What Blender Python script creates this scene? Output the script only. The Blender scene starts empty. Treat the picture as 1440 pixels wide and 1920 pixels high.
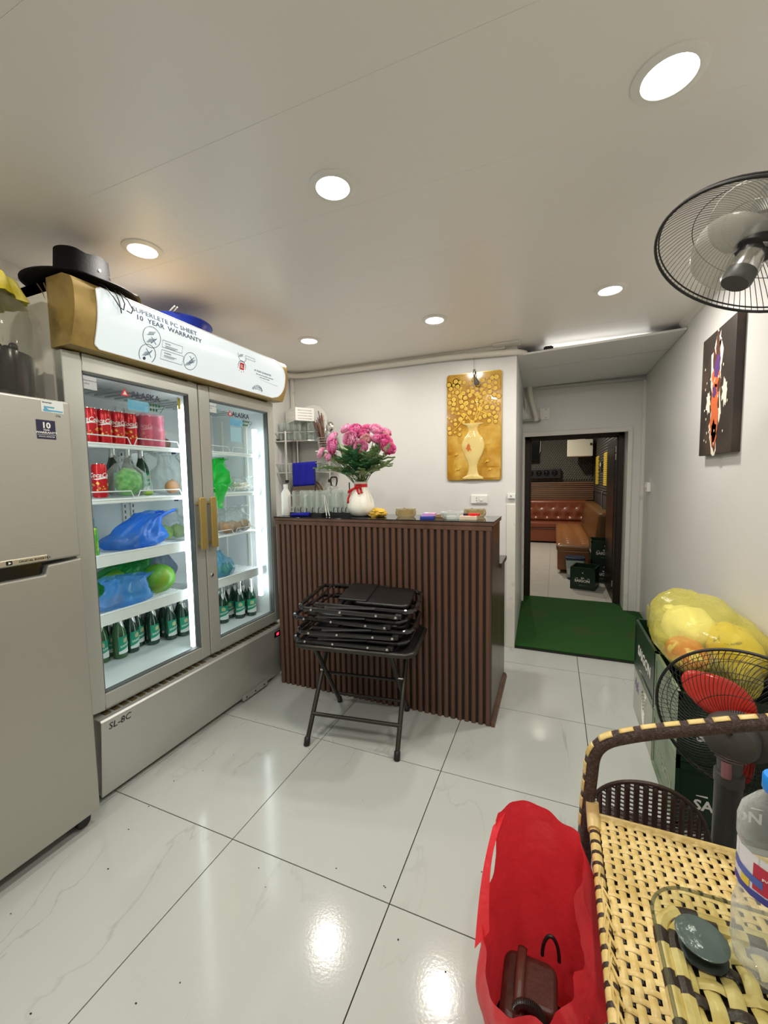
import bpy, math, random
from mathutils import Vector, Matrix, noise
S = bpy.context.scene
C = S.collection
PI = math.pi
R = math.radians
rnd = random.Random(7)

# ---------------------------------------------------------------- camera
def _cam():
    yaw, pit, rol = -0.3956, 0.0788, -0.0165
    fw = Vector((math.sin(yaw) * math.cos(pit), math.cos(yaw) * math.cos(pit), -math.sin(pit)))
    rt = Vector((math.cos(yaw), -math.sin(yaw), 0))
    up = rt.cross(fw)
    c, s = math.cos(rol), math.sin(rol)
    r2, u2 = c * rt + s * up, -s * rt + c * up
    cd = bpy.data.cameras.new('camera')
    cd.sensor_fit = 'VERTICAL'
    cd.sensor_height = 36.0
    cd.lens = 766.7 / 1920 * 36.0
    cd.clip_start = 0.02
    o = bpy.data.objects.new('camera', cd)
    C.objects.link(o)
    m = Matrix((r2, u2, -fw)).transposed().to_4x4()
    m.translation = Vector((1.037, -1.038, 1.264))
    o.matrix_world = m
    S.camera = o
_cam()

# ---------------------------------------------------------------- world, exposure, light levels
W = bpy.data.worlds.new('world')
S.world = W
W.use_nodes = True
W.node_tree.nodes['Background'].inputs[0].default_value = (0.9, 0.95, 1.0, 1)
W.node_tree.nodes['Background'].inputs[1].default_value = 0.05
S.view_settings.view_transform = 'Standard'
S.view_settings.look = 'None'
S.view_settings.exposure = -0.06
S.view_settings.gamma = 1.0
S.view_settings.use_curve_mapping = False
S.cycles.use_denoising = True
S.cycles.max_bounces = 12
S.cycles.diffuse_bounces = 8
S.cycles.glossy_bounces = 4
S.cycles.transmission_bounces = 6
S.cycles.transparent_max_bounces = 24
S.cycles.sample_clamp_indirect = 6.0
S.cycles.caustics_reflective = False
S.cycles.caustics_refractive = False
LAMP_W = 7.8            # each ceiling downlight
LAMP_COL = (1.0, 0.95, 0.87)
FRIDGE_EM = 8.5         # cold light tubes inside the display fridge
SIGN_EM = 0.42          # back-lit fridge header
SOFFIT_EM = 5.0
LOUNGE_W = 36.0

# ---------------------------------------------------------------- geometry helpers
def frame_of(d):
    d = Vector(d).normalized()
    a = Vector((0, 0, 1)) if abs(d.z) < .9 else Vector((1, 0, 0))
    u = a.cross(d).normalized()
    return u, d.cross(u), d

def wl(o):
    p = Vector((0, 0, 0))
    while o is not None:
        p += o.location
        o = o.parent
    return p

class B:
    def __init__(s):
        s.v, s.f, s.m, s.k = [], [], [], 0
    def add(s, vs, fs):
        o = len(s.v)
        s.v += [tuple(v) for v in vs]
        s.f += [tuple(i + o for i in f) for f in fs]
        s.m += [s.k] * len(fs)
        return s
    def box(s, x0, x1, y0, y1, z0, z1, M=None):
        vs = [Vector((x, y, z)) for x in (x0, x1) for y in (y0, y1) for z in (z0, z1)]
        if M is not None:
            vs = [M @ v for v in vs]
        return s.add(vs, [(0, 1, 3, 2), (4, 6, 7, 5), (0, 4, 5, 1), (2, 3, 7, 6), (0, 2, 6, 4), (1, 5, 7, 3)])
    def tube(s, pts, r, n=8, closed=False, rz=None):
        pts = [Vector(p) for p in pts]
        N = len(pts)
        rr = r if isinstance(r, (list, tuple)) else [r] * N
        vs, fs = [], []
        u = None
        for i, p in enumerate(pts):
            if closed:
                d = pts[(i + 1) % N] - pts[i - 1]
            else:
                d = pts[min(i + 1, N - 1)] - pts[max(i - 1, 0)]
            d = d.normalized() if d.length > 1e-9 else Vector((0, 0, 1))
            if u is None:
                u = frame_of(d)[0]
            u = (u - d * u.dot(d))
            u = u.normalized() if u.length > 1e-6 else frame_of(d)[0]
            w = d.cross(u)
            for k in range(n):
                a = 2 * PI * k / n
                vs.append(p + (u * math.cos(a) + w * math.sin(a) * (rz or 1)) * rr[i])
        for i in range(N if closed else N - 1):
            j = (i + 1) % N
            for k in range(n):
                l = (k + 1) % n
                fs.append((i * n + k, i * n + l, j * n + l, j * n + k))
        if not closed:
            fs.append(tuple(range(n))[::-1])
            fs.append(tuple(range((N - 1) * n, N * n)))
        return s.add(vs, fs)
    def lathe(s, prof, n=24, c=(0, 0, 0), ax=(0, 0, 1), fold=None):
        u, w, d = frame_of(ax)
        if tuple(ax) == (0, 0, 1):
            u, w = Vector((1, 0, 0)), Vector((0, 1, 0))
        c = Vector(c)
        vs, fs = [], []
        for i, (r, h) in enumerate(prof):
            for k in range(n):
                a = 2 * PI * k / n
                q = r * (fold(a, h) if fold else 1)
                vs.append(c + u * (q * math.cos(a)) + w * (q * math.sin(a)) + d * h)
        for i in range(len(prof) - 1):
            for k in range(n):
                l = (k + 1) % n
                fs.append((i * n + k, i * n + l, (i + 1) * n + l, (i + 1) * n + k))
        if prof[0][0] > 1e-6:
            fs.append(tuple(range(n))[::-1])
        if prof[-1][0] > 1e-6:
            fs.append(tuple(range((len(prof) - 1) * n, len(prof) * n)))
        return s.add(vs, fs)
    def grid(s, fn, nu, nv, cu=False, cv=False):
        vs = [fn(i / (nu if cu else nu - 1), j / (nv if cv else nv - 1)) for i in range(nu) for j in range(nv)]
        fs = []
        for i in range(nu if cu else nu - 1):
            for j in range(nv if cv else nv - 1):
                a, b = (i + 1) % nu, (j + 1) % nv
                fs.append((i * nv + j, a * nv + j, a * nv + b, i * nv + b))
        return s.add(vs, fs)
    def prism(s, poly, h0, h1, fn=None):
        fn = fn or (lambda x, y, z: (x, y, z))
        n = len(poly)
        vs = [fn(x, y, h0) for x, y in poly] + [fn(x, y, h1) for x, y in poly]
        fs = [tuple(range(n))[::-1], tuple(range(n, 2 * n))] + [(i, (i + 1) % n, n + (i + 1) % n, n + i) for i in range(n)]
        return s.add(vs, fs)
    def ball(s, c, r, nu=12, nv=8, fn=None):
        c = Vector(c)
        r = r if isinstance(r, (tuple, list)) else (r, r, r)
        vs, fs = [], []
        for j in range(nv + 1):
            t = PI * j / nv
            for k in range(nu):
                a = 2 * PI * k / nu
                d = Vector((math.sin(t) * math.cos(a), math.sin(t) * math.sin(a), -math.cos(t)))
                q = fn(d) if fn else 1
                vs.append(c + Vector((d.x * r[0], d.y * r[1], d.z * r[2])) * q)
        for j in range(nv):
            for k in range(nu):
                l = (k + 1) % nu
                fs.append((j * nu + k, j * nu + l, (j + 1) * nu + l, (j + 1) * nu + k))
        return s.add(vs, fs)
    def mesh(s, name, mats, parent=None, smooth=False, ang=40):
        off = wl(parent)
        me = bpy.data.meshes.new(name)
        me.from_pydata([(v[0] - off.x, v[1] - off.y, v[2] - off.z) for v in s.v], [], s.f)
        for m in (mats if isinstance(mats, (list, tuple)) else [mats]):
            me.materials.append(m)
        if max(s.m, default=0) > 0:
            me.polygons.foreach_set('material_index', s.m)
        import bmesh
        bm = bmesh.new()
        bm.from_mesh(me)
        bmesh.ops.remove_doubles(bm, verts=bm.verts, dist=1e-6)
        bmesh.ops.recalc_face_normals(bm, faces=bm.faces)
        bm.to_mesh(me)
        bm.free()
        if smooth:
            me.shade_smooth()
            me.set_sharp_from_angle(angle=R(ang))
        return me
    def build(s, name, mats, parent=None, smooth=False, bev=0, seg=2, solid=0, sub=0, ang=40):
        o = bpy.data.objects.new(name, s.mesh(name, mats, parent, smooth, ang))
        C.objects.link(o)
        o.parent = parent
        if solid:
            md = o.modifiers.new('solid', 'SOLIDIFY'); md.thickness = solid; md.offset = 0
        if bev:
            md = o.modifiers.new('edges', 'BEVEL'); md.width = bev; md.segments = seg; md.limit_method = 'ANGLE'; md.angle_limit = R(50)
        if sub:
            md = o.modifiers.new('sub', 'SUBSURF'); md.levels = sub; md.render_levels = sub
        return o

def tag(o, label=None, cat=None, group=None, kind=None):
    if label: o['label'] = label
    if cat: o['category'] = cat
    if group: o['group'] = group
    if kind: o['kind'] = kind
    return o

def thing(name, label, cat, loc=(0, 0, 0), group=None, parent=None):
    o = bpy.data.objects.new(name, None)
    o.empty_display_size = .05
    C.objects.link(o)
    o.location = loc
    o.parent = parent
    return tag(o, label, cat, group)

def struct(name, b, m, parent=None, **k):
    o = b.build(name, m, parent, **k)
    if parent is None: o['kind'] = 'structure'
    return o

def copy_tree(o, parent=None):
    c = o.copy()
    C.objects.link(c)
    c.parent = parent
    for ch in list(o.children):
        copy_tree(ch, c)
    return c

def inst(src, name, parent, loc=(0, 0, 0), rot=(0, 0, 0), sc=None):
    """another object on the mesh of src, under parent"""
    o = bpy.data.objects.new(name, src.data)
    C.objects.link(o)
    o.parent = parent
    o.location = loc
    o.rotation_euler = rot
    if sc: o.scale = sc
    return o

def rrect(hw, hh, r, n=5, cx=0, cy=0):
    p = []
    for sx, sy, a0 in ((1, 1, 0), (-1, 1, 90), (-1, -1, 180), (1, -1, 270)):
        for i in range(n + 1):
            a = R(a0 + 90 * i / n)
            p.append((cx + sx * (hw - r) + r * math.cos(a), cy + sy * (hh - r) + r * math.sin(a)))
    return p

def plane_map(o, u, v):
    o, u, v = Vector(o), Vector(u).normalized(), Vector(v).normalized()
    n = u.cross(v)
    return lambda x, y, z: o + u * x + v * y + n * z

_tc = {}
def text(parent, name, s, mp, h, m, align='CENTER', shear=0, bold=0, ext=.0006, wide=1.0, space=1.0):
    """letters as thin raised geometry; mp maps (x, y, z) to the place, h is the cap height"""
    key = (s, align, shear, bold, space)
    if key not in _tc:
        cu = bpy.data.curves.new('lettering', 'FONT')
        cu.body = s; cu.align_x = align; cu.size = 1; cu.shear = shear; cu.offset = bold
        cu.extrude = .5; cu.resolution_u = 2; cu.space_character = space
        ob = bpy.data.objects.new('lettering', cu)
        me = bpy.data.meshes.new_from_object(ob)
        _tc[key] = ([tuple(v.co) for v in me.vertices], [tuple(p.vertices) for p in me.polygons])
        bpy.data.objects.remove(ob); bpy.data.curves.remove(cu); bpy.data.meshes.remove(me)
    vs, fs = _tc[key]
    k = h / .69
    b = B()
    b.add([mp(x * k * wide, y * k, (z + .5) * ext + .0003) for x, y, z in vs], fs)
    return b.build(name, m, parent)

# ---------------------------------------------------------------- materials
def mat(name, col, rough=.5, metal=0, spec=.5, var=None, bump=None, emis=0, ecol=None, coat=0, trans=0, ior=1.45, alpha=1, sss=0, sheen=0, shape=None):
    m = bpy.data.materials.new(name)
    m.use_nodes = True
    nt = m.node_tree
    p = nt.nodes['Principled BSDF']
    I = p.inputs
    c4 = tuple(col) + (1,)
    I['Base Color'].default_value = c4
    I['Roughness'].default_value = rough
    I['Metallic'].default_value = metal
    I['Specular IOR Level'].default_value = spec
    I['Coat Weight'].default_value = coat
    I['Transmission Weight'].default_value = trans
    I['IOR'].default_value = ior
    I['Alpha'].default_value = alpha
    I['Sheen Weight'].default_value = sheen
    if sss:
        I['Subsurface Weight'].default_value = sss
        I['Subsurface Scale'].default_value = .01
    if emis:
        I['Emission Color'].default_value = tuple(ecol or col) + (1,)
        I['Emission Strength'].default_value = emis
    tc = None
    def coords(scale, stretch):
        nonlocal tc
        if tc is None:
            tc = nt.nodes.new('ShaderNodeTexCoord')
        mp = nt.nodes.new('ShaderNodeMapping')
        mp.inputs['Scale'].default_value = tuple(scale * q for q in stretch)
        nt.links.new(tc.outputs['Object'], mp.inputs[0])
        return mp.outputs[0]
    if var:
        col2, sc, lo, hi = var[:4]
        st = var[4] if len(var) > 4 else (1, 1, 1)
        n = nt.nodes.new('ShaderNodeTexNoise')
        n.inputs['Scale'].default_value = 1
        n.inputs['Detail'].default_value = 5
        nt.links.new(coords(sc, st), n.inputs['Vector'])
        r = nt.nodes.new('ShaderNodeMapRange')
        r.inputs[1].default_value = lo; r.inputs[2].default_value = hi
        nt.links.new(n.outputs['Fac'], r.inputs[0])
        x = nt.nodes.new('ShaderNodeMix'); x.data_type = 'RGBA'
        x.inputs['A'].default_value = c4; x.inputs['B'].default_value = tuple(col2) + (1,)
        nt.links.new(r.outputs[0], x.inputs['Factor'])
        nt.links.new(x.outputs['Result'], I['Base Color'])
    if bump:
        sc, stg = bump[:2]
        st = bump[2] if len(bump) > 2 else (1, 1, 1)
        n = nt.nodes.new('ShaderNodeTexNoise')
        n.inputs['Scale'].default_value = 1
        n.inputs['Detail'].default_value = 4
        nt.links.new(coords(sc, st), n.inputs['Vector'])
        bn = nt.nodes.new('ShaderNodeBump')
        bn.inputs['Strength'].default_value = stg
        bn.inputs['Distance'].default_value = .004
        nt.links.new(n.outputs['Fac'], bn.inputs['Height'])
        nt.links.new(bn.outputs[0], I['Normal'])
    return m

def film(name, col, opac, rough=.15, tint=None, edge=.35, bump=None):
    """thin clear sheet: plastic film or glass wall; more opaque at grazing angles"""
    m = mat(name, col, rough, spec=.6, bump=bump)
    nt = m.node_tree
    p = nt.nodes['Principled BSDF']; out = nt.nodes['Material Output']
    t = nt.nodes.new('ShaderNodeBsdfTransparent')
    t.inputs[0].default_value = tuple(tint or (1, 1, 1)) + (1,)
    lw = nt.nodes.new('ShaderNodeLayerWeight'); lw.inputs[0].default_value = .35
    r = nt.nodes.new('ShaderNodeMapRange')
    r.inputs[3].default_value = opac; r.inputs[4].default_value = min(1, opac + edge)
    nt.links.new(lw.outputs['Facing'], r.inputs[0])
    x = nt.nodes.new('ShaderNodeMixShader')
    nt.links.new(r.outputs[0], x.inputs[0])
    nt.links.new(t.outputs[0], x.inputs[1]); nt.links.new(p.outputs[0], x.inputs[2])
    nt.links.new(x.outputs[0], out.inputs[0])
    return m

def cloth_film(name, col, rough):
    """opaque thin plastic that also lets light through"""
    m = mat(name, col, rough, spec=.6, bump=(34, 1.0))
    nt = m.node_tree
    tr = nt.nodes.new('ShaderNodeBsdfTranslucent'); tr.inputs[0].default_value = tuple(col) + (1,)
    x = nt.nodes.new('ShaderNodeMixShader'); x.inputs[0].default_value = .36
    nt.links.new(nt.nodes['Principled BSDF'].outputs[0], x.inputs[1]); nt.links.new(tr.outputs[0], x.inputs[2])
    nt.links.new(x.outputs[0], nt.nodes['Material Output'].inputs[0])
    return m

def lamp_mat(name, col, st):
    m = bpy.data.materials.new(name); m.use_nodes = True
    nt = m.node_tree
    for n in list(nt.nodes):
        if n.type != 'OUTPUT_MATERIAL': nt.nodes.remove(n)
    e = nt.nodes.new('ShaderNodeEmission')
    e.inputs[0].default_value = tuple(col) + (1,); e.inputs[1].default_value = st
    nt.links.new(e.outputs[0], nt.nodes['Material Output'].inputs[0])
    return m

def floor_mat(name, base, vein, rough):
    m = mat(name, base, rough, spec=.55)
    nt = m.node_tree; p = nt.nodes['Principled BSDF']
    g = nt.nodes.new('ShaderNodeNewGeometry')
    oi = nt.nodes.new('ShaderNodeObjectInfo')
    sc = nt.nodes.new('ShaderNodeVectorMath'); sc.operation = 'SCALE'; sc.inputs['Scale'].default_value = 9
    cx = nt.nodes.new('ShaderNodeCombineXYZ')
    for i in range(3): nt.links.new(oi.outputs['Random'], cx.inputs[i])
    nt.links.new(cx.outputs[0], sc.inputs[0])
    ad = nt.nodes.new('ShaderNodeVectorMath'); ad.operation = 'ADD'
    nt.links.new(g.outputs['Position'], ad.inputs[0]); nt.links.new(sc.outputs[0], ad.inputs[1])
    mp = nt.nodes.new('ShaderNodeMapping'); mp.inputs['Rotation'].default_value = (0, 0, R(35)); mp.inputs['Scale'].default_value = (2.6, 1.0, 1)
    nt.links.new(ad.outputs[0], mp.inputs[0])
    n = nt.nodes.new('ShaderNodeTexNoise'); n.inputs['Scale'].default_value = 1.5; n.inputs['Detail'].default_value = 6; n.inputs['Distortion'].default_value = .6
    nt.links.new(mp.outputs[0], n.inputs['Vector'])
    s1 = nt.nodes.new('ShaderNodeMath'); s1.operation = 'SUBTRACT'; s1.inputs[1].default_value = .5
    nt.links.new(n.outputs['Fac'], s1.inputs[0])
    s2 = nt.nodes.new('ShaderNodeMath'); s2.operation = 'ABSOLUTE'
    nt.links.new(s1.outputs[0], s2.inputs[0])
    r = nt.nodes.new('ShaderNodeMapRange'); r.inputs[1].default_value = 0; r.inputs[2].default_value = .012; r.inputs[3].default_value = .42; r.inputs[4].default_value = 0
    nt.links.new(s2.outputs[0], r.inputs[0])
    n2 = nt.nodes.new('ShaderNodeTexNoise'); n2.inputs['Scale'].default_value = 2.2
    nt.links.new(ad.outputs[0], n2.inputs['Vector'])
    r2 = nt.nodes.new('ShaderNodeMapRange'); r2.inputs[1].default_value = .45; r2.inputs[2].default_value = .7
    nt.links.new(n2.outputs['Fac'], r2.inputs[0])
    mu = nt.nodes.new('ShaderNodeMath'); mu.operation = 'MULTIPLY'
    nt.links.new(r.outputs[0], mu.inputs[0]); nt.links.new(r2.outputs[0], mu.inputs[1])
    x = nt.nodes.new('ShaderNodeMix'); x.data_type = 'RGBA'
    x.inputs['A'].default_value = tuple(base) + (1,); x.inputs['B'].default_value = tuple(vein) + (1,)
    nt.links.new(mu.outputs[0], x.inputs['Factor'])
    nt.links.new(x.outputs['Result'], p.inputs['Base Color'])
    n3 = nt.nodes.new('ShaderNodeTexNoise'); n3.inputs['Scale'].default_value = 130; n3.inputs['Detail'].default_value = 2
    nt.links.new(g.outputs['Position'], n3.inputs['Vector'])
    bn = nt.nodes.new('ShaderNodeBump'); bn.inputs['Strength'].default_value = .06; bn.inputs['Distance'].default_value = .002
    nt.links.new(n3.outputs['Fac'], bn.inputs['Height']); nt.links.new(bn.outputs[0], p.inputs['Normal'])
    return m

M = dict(
    wall=mat('white_wall_panel', (.655, .65, .63), .38, bump=(60, .03)),
    ceil=mat('ceiling_panel', (.84, .81, .77), .34, bump=(90, .05)),
    tile=floor_mat('marble_floor_tile', (.44, .46, .43), (.22, .22, .19), .12),
    grout=mat('dark_grout', (.015, .013, .011), .9),
    trim=mat('white_trim', (.68, .66, .61), .4, var=((.45, .40, .33), 9, .62, .8)),
    pipe=mat('pipe_wrap', (.70, .67, .60), .45, bump=(70, .15)),
    steel=mat('grey_steel_sheet', (.48, .485, .45), .36, metal=.5, bump=(300, .04, (1, 1, .05))),
    samsung=mat('brushed_champagne_steel', (.40, .39, .345), .38, metal=.5, bump=(220, .05, (1, .04, 1))),
    frame=mat('fridge_frame', (.425, .435, .39), .3, metal=.35),
    gold=mat('gold_plastic', (.40, .28, .09), .28, metal=.35, var=((.26, .17, .05), 14, .5, .75)),
    goldh=mat('gold_handle', (.42, .31, .10), .3, metal=.5),
    fwhite=mat('fridge_white', (.80, .82, .83), .4),
    side=mat('fridge_side_white', (.80, .76, .69), .35, var=((.30, .22, .16), 11, .66, .8)),
    rack=mat('white_wire', (.85, .87, .88), .35),
    black=mat('black_plastic', (.012, .012, .012), .4),
    gloss=mat('black_gloss', (.008, .008, .009), .12),
    dark=mat('dark_metal', (.02, .019, .018), .32, metal=.3),
    gun=mat('gunmetal_tube', (.040, .037, .031), .3, metal=.5),
    chrome=mat('chrome', (.75, .74, .72), .16, metal=1),
    brass=mat('champagne_trim', (.62, .58, .47), .25, metal=.8),
    glass=film('pane_glass', (.02, .02, .02), .03, .03, tint=(.95, .985, .975), edge=.10),
    gw=film('clear_glassware', (.70, .74, .71), .085, .05, tint=(.95, .97, .96), edge=.70),
    wood=mat('walnut_slat', (.130, .066, .042), .42, var=((.075, .036, .022), 14, .35, .7, (1, 1, .08)), bump=(90, .12, (1, 1, .05))),
    wood2=mat('walnut_panel', (.075, .036, .021), .25, var=((.035, .017, .011), 10, .35, .7, (1, 1, .08))),
    green=mat('green_mat', (.007, .068, .002), .95, bump=(420, .9), var=((.045, .055, .012), 3, .55, .75)),
    white=mat('white_plastic', (.78, .77, .73), .35),
    red=mat('red_print', (.62, .015, .02), .4),
    navy=mat('navy_print', (.012, .012, .05), .4),
    ink=mat('grey_ink', (.06, .08, .12), .5),
    paper=mat('pale_label', (.72, .76, .74), .5),
    blueL=mat('blue_label', (.10, .36, .55), .5),
    greenL=mat('green_label', (.01, .30, .17), .4),
    yel=mat('yellow_print', (.75, .55, .06), .5),
    bottle=mat('green_bottle_glass', (.006, .045, .022), .07, spec=.7, coat=.4),
    bottle2=mat('pale_green_bottle_glass', (.035, .11, .03), .08, spec=.7, coat=.4),
    foil=mat('foil', (.72, .73, .70), .28, metal=.8, bump=(120, .3)),
    can=mat('red_can', (.60, .012, .02), .25, metal=.25),
    cang=mat('gold_can_pattern', (.72, .40, .06), .3, metal=.4),
    letter=mat('white_lettering', (.86, .84, .80), .45),
    beige=mat('beige_strand', (.55, .39, .125), .33, var=((.68, .52, .21), 40, .4, .65), bump=(160, .1)),
    brownw=mat('dark_brown_strand', (.035, .018, .013), .35, bump=(260, .25)),
    orange=mat('orange_skin', (.80, .30, .06), .45, bump=(160, .2)),
    lime=mat('lime_skin', (.34, .52, .06), .4, var=((.20, .38, .03), 14, .4, .6)),
    potato=mat('tan_root', (.52, .30, .15), .6, var=((.36, .19, .09), 18, .4, .6)),
    cream=mat('vase_ceramic', (.86, .84, .74), .3, coat=.3),
    leaf=mat('green_leaf', (.11, .25, .065), .5, var=((.48, .56, .34), 22, .44, .6)),
    leaf2=mat('deep_green_leaf', (.05, .16, .065), .5),
    stem=mat('green_stem', (.10, .20, .05), .5),
    pinkA=mat('pink_petal', (.86, .34, .58), .55, sss=.2),
    pinkB=mat('deep_pink_petal', (.78, .15, .42), .55, sss=.2),
    pinkC=mat('pale_pink_petal', (.90, .58, .72), .55, sss=.2),
    pinkD=mat('faded_petal', (.66, .40, .30), .6),
    ribbon=mat('red_ribbon', (.62, .008, .015), .35),
    towel=mat('blue_towel', (.004, .006, .28), .85, bump=(140, .6, (1, 1, .2))),
    leather=mat('tan_leather', (.21, .055, .022), .28, bump=(90, .15)),
    foam=mat('grey_acoustic_foam', (.20, .19, .165), .6),
    crate=mat('green_crate', (.005, .026, .010), .38, coat=.15),
    crateS=mat('lit_green_crate_side', (.20, .26, .17), .4, var=((.09, .16, .08), 6, .5, .7)),  # paler copy of the crate green: light on the side put in the colour
    redbag=cloth_film('red_bag_film', (.86, .045, .06), .34),
    brownl=mat('brown_leather_bag', (.06, .022, .015), .38, bump=(60, .3)),
    bladeR=mat('red_fan_blade', (.55, .035, .02), .2, coat=.3),
    bladeC=film('smoky_clear_blade', (.55, .54, .50), .30, .2, tint=(.90, .90, .88), edge=.2),
    fgrey=mat('grey_fan_plastic', (.062, .062, .058), .4),
)
# ================================================================= the room
def strips(parent, name, b_fn, m, n):
    for i in range(n):
        b_fn(i).build(name, m, parent)

# floor: 0.6 m polished tiles, dark joints
fl = struct('floor', B().box(-1.2, 1.9, -2.5, 3.46, -.06, -.004), M['grout'])
proto = None
for i in range(-2, 3):
    for j in range(-4, 6):
        b = B()
        x0, x1, y0, y1 = max(i * .6 + .0018, -1.2), min(i * .6 + .5982, 1.9), max(j * .6 + .0018, -2.5), min(j * .6 + .5982, 3.46)
        if -2 < i < 2 and -4 < j < 5:
            if proto is None:
                proto = B().box(.0018, .5982, .0018, .5982, -.006, 0).build('tile', M['tile'], fl)
                proto.location = (i * .6, j * .6, 0)
            else:
                inst(proto, 'tile', fl, (i * .6, j * .6, 0))
        else:
            b.box(x0, x1, y0, y1, -.006, 0).build('tile', M['tile'], fl)
for j in range(-4, 6):
    y0, y1 = max(j * .6 + .0018, -2.5), min(j * .6 + .5982, 3.46)
    B().box(1.8018, 1.9, y0, y1, -.006, 0).build('tile', M['tile'], fl)

# ceiling of 0.4 m plastic panels running along x
ce = struct('ceiling', B().box(-1.2, 1.9, -2.5, 3.3, 2.214, 2.26), M['ceil'])
y = -2.5
for y1 in [-2.1, -1.7, -1.3, -.9, -.5, -.1, .29, .69, 1.1, 1.5, 1.88, 2.28, 2.68, 3.3]:
    B().box(-1.2, 1.9, y + .0002, y1 - .0002, 2.2, 2.2145).build('ceiling_panel', M['ceil'], ce, bev=.0007, seg=1)
    y = y1

struct('wall_left', B().box(-1.2, -1.13, -2.5, 2.1, -.02, 2.22), M['wall'])
struct('wall_back', B().box(-1.2, .70, 2.06, 2.13, -.02, 2.22), M['wall'])
b = B()
b.prism([(.777, 2.06), (.777, 2.13), (.742, 3.26), (.66, 3.26), (.70, 2.13), (.70, 2.06)], -.02, 2.22)
struct('wall_alcove', b, M['wall'])
struct('wall_right', B().box(1.77, 1.84, -2.5, 3.46, -.02, 2.22), M['wall'])
struct('wall_front', B().box(-1.2, 1.84, -2.57, -2.5, -.02, 2.22), M['wall'])
# door wall with its opening
b = B()
b.box(.66, .752, 3.25, 3.46, 0, 2.22)
b.box(1.64, 1.80, 3.25, 3.46, 0, 2.22)
b.box(.752, 1.64, 3.25, 3.46, 1.69, 2.22)
struct('wall_door', b, M['wall'])
b = B()   # casing
b.box(.722, .762, 3.235, 3.26, 0, 1.66); b.box(1.640, 1.676, 3.235, 3.26, 0, 1.66); b.box(.722, 1.676, 3.235, 3.26, 1.66, 1.702)
struct('trim_1', b, M['trim'], bev=.003)
struct('trim_2', B().box(1.744, 1.772, 3.228, 3.252, 0, 2.13), M['trim'], bev=.004)          # corner strip beside the door
struct('trim_3', B().box(.716, .779, 2.052, 2.062, 0, 1.07), M['trim'], bev=.002)            # strip on the wall end
b = B()
b.prism([(0, 0), (-.035, 0), (-.03, -.012), (-.012, -.03), (0, -.035)], -2.5, 2.10, lambda x, z, y: (1.77 + x, y, 2.2 + z))
struct('trim_4', b, M['trim'])                                                               # ceiling cornice, right wall
b = B()
b.prism([(0, 0), (.045, 0), (.04, -.012), (.012, -.045), (0, -.05)], -2.5, 2.06, lambda x, z, y: (-1.13 + x, y, 2.2 + z))
struct('trim_5', b, M['trim'])
struct('trim_6', B().box(-1.13, .70, 2.035, 2.06, 2.17, 2.2), M['trim'], bev=.004)
struct('trim_7', B().box(-1.125, -1.09, 2.035, 2.062, 0, 2.2), M['trim'], bev=.008)          # corner strip
# dropped soffit in front of the door: two boards with an open slot above the front edge
so = struct('trim_8', B().prism([(.776, 2.14), (1.768, 2.11), (1.768, 3.25), (.745, 3.25)], 0, .003, lambda x, y, z: (x, y, 2.140 + (x - .78) * .022 + z)), M['grout'])
def soff(xa, ya, xb, yb, yc, yd):
    wx = lambda y: .778 - .035 * max(0, y - 2.13) / 1.13
    return B().prism([(wx(ya), ya), (xb, yb), (xb, yd), (wx(yc), yc)], 0, .014, lambda x, y, z: (x, y, 2.124 + (x - .78) * .022 + z))
soff(.779, 2.085, 1.768, 2.05, 2.52, 2.46).build('soffit_board', M['wall'], so, bev=.002)
soff(.765, 2.536, 1.768, 2.477, 3.24, 3.24).build('soffit_board', M['wall'], so, bev=.002)
B().box(.80, 1.768, 3.225, 3.245, 2.100, 2.124).build('soffit_edge', M['steel'], so)

# lamp lying on the soffit, lighting the ceiling above it
t = thing('strip_light', 'white light tube lying on top of the lowered panel before the door', 'lamp', (1.2, 2.20, 2.150))
B().box(.95, 1.62, 2.20, 2.24, 2.1525, 2.1555).build('base', M['white'], t)
B().tube([(.96, 2.22, 2.161), (1.60, 2.22, 2.161)], .005, 8).build('tube', lamp_mat('soffit_lamp', (1, .97, .9), SOFFIT_EM * 3.4), t)
b = B(); b.box(.952, 1.014, 2.10, 2.13, 2.145, 2.166); b.box(.96, 1.006, 2.104, 2.126, 2.166, 2.172)
tag(b.build('clip', M['black'], None, bev=.002), 'small black clip lying on the edge of the lowered panel', 'clip')

# six downlights in view and an unseen row added behind the camera as fill
dl = {'m': lamp_mat('lamp_disc', (1, .96, .88), 9.0)}
def downlight(x, y, label, r=.062, gain=1.0):
    t = thing('ceiling_light', label, 'lamp', (x, y, 2.2), 'round downlights in the ceiling')
    b = B(); b.lathe([(r + .012, 2.2), (r + .012, 2.196), (r, 2.191), (r - .008, 2.191), (r - .011, 2.1965), (r - .011, 2.2)], 32, (x, y, 0))
    b.build('ring', M['white'], t, smooth=True)
    B().lathe([(0, 2.1945), (r - .012, 2.1945), (r - .012, 2.199)], 28, (x, y, 0)).build('diffuser', dl['m'], t)
    L = bpy.data.lights.new('downlight', 'AREA'); L.shape = 'DISK'; L.size = r * 1.8; L.energy = LAMP_W * gain; L.color = LAMP_COL; L.spread = R(180)
    o = bpy.data.objects.new('lamp_glow', L); C.objects.link(o); o.parent = t; o.location = (0, 0, -.012)
downlight(1.27, .18, 'large round downlight over the silver fan, brightest in the ceiling', .066)
downlight(.37, .18, 'round downlight in the middle of the ceiling above the folding table')
downlight(-.50, .18, 'round downlight close to the black hat on the display fridge')
downlight(-.49, 1.37, 'small round downlight above the corner glass rack and fridge end')
downlight(.37, 1.38, 'small round downlight straight above the counter ashtrays')
downlight(1.28, 1.38, 'small round downlight in front of the lowered panel and doorway', gain=1.7)
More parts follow.
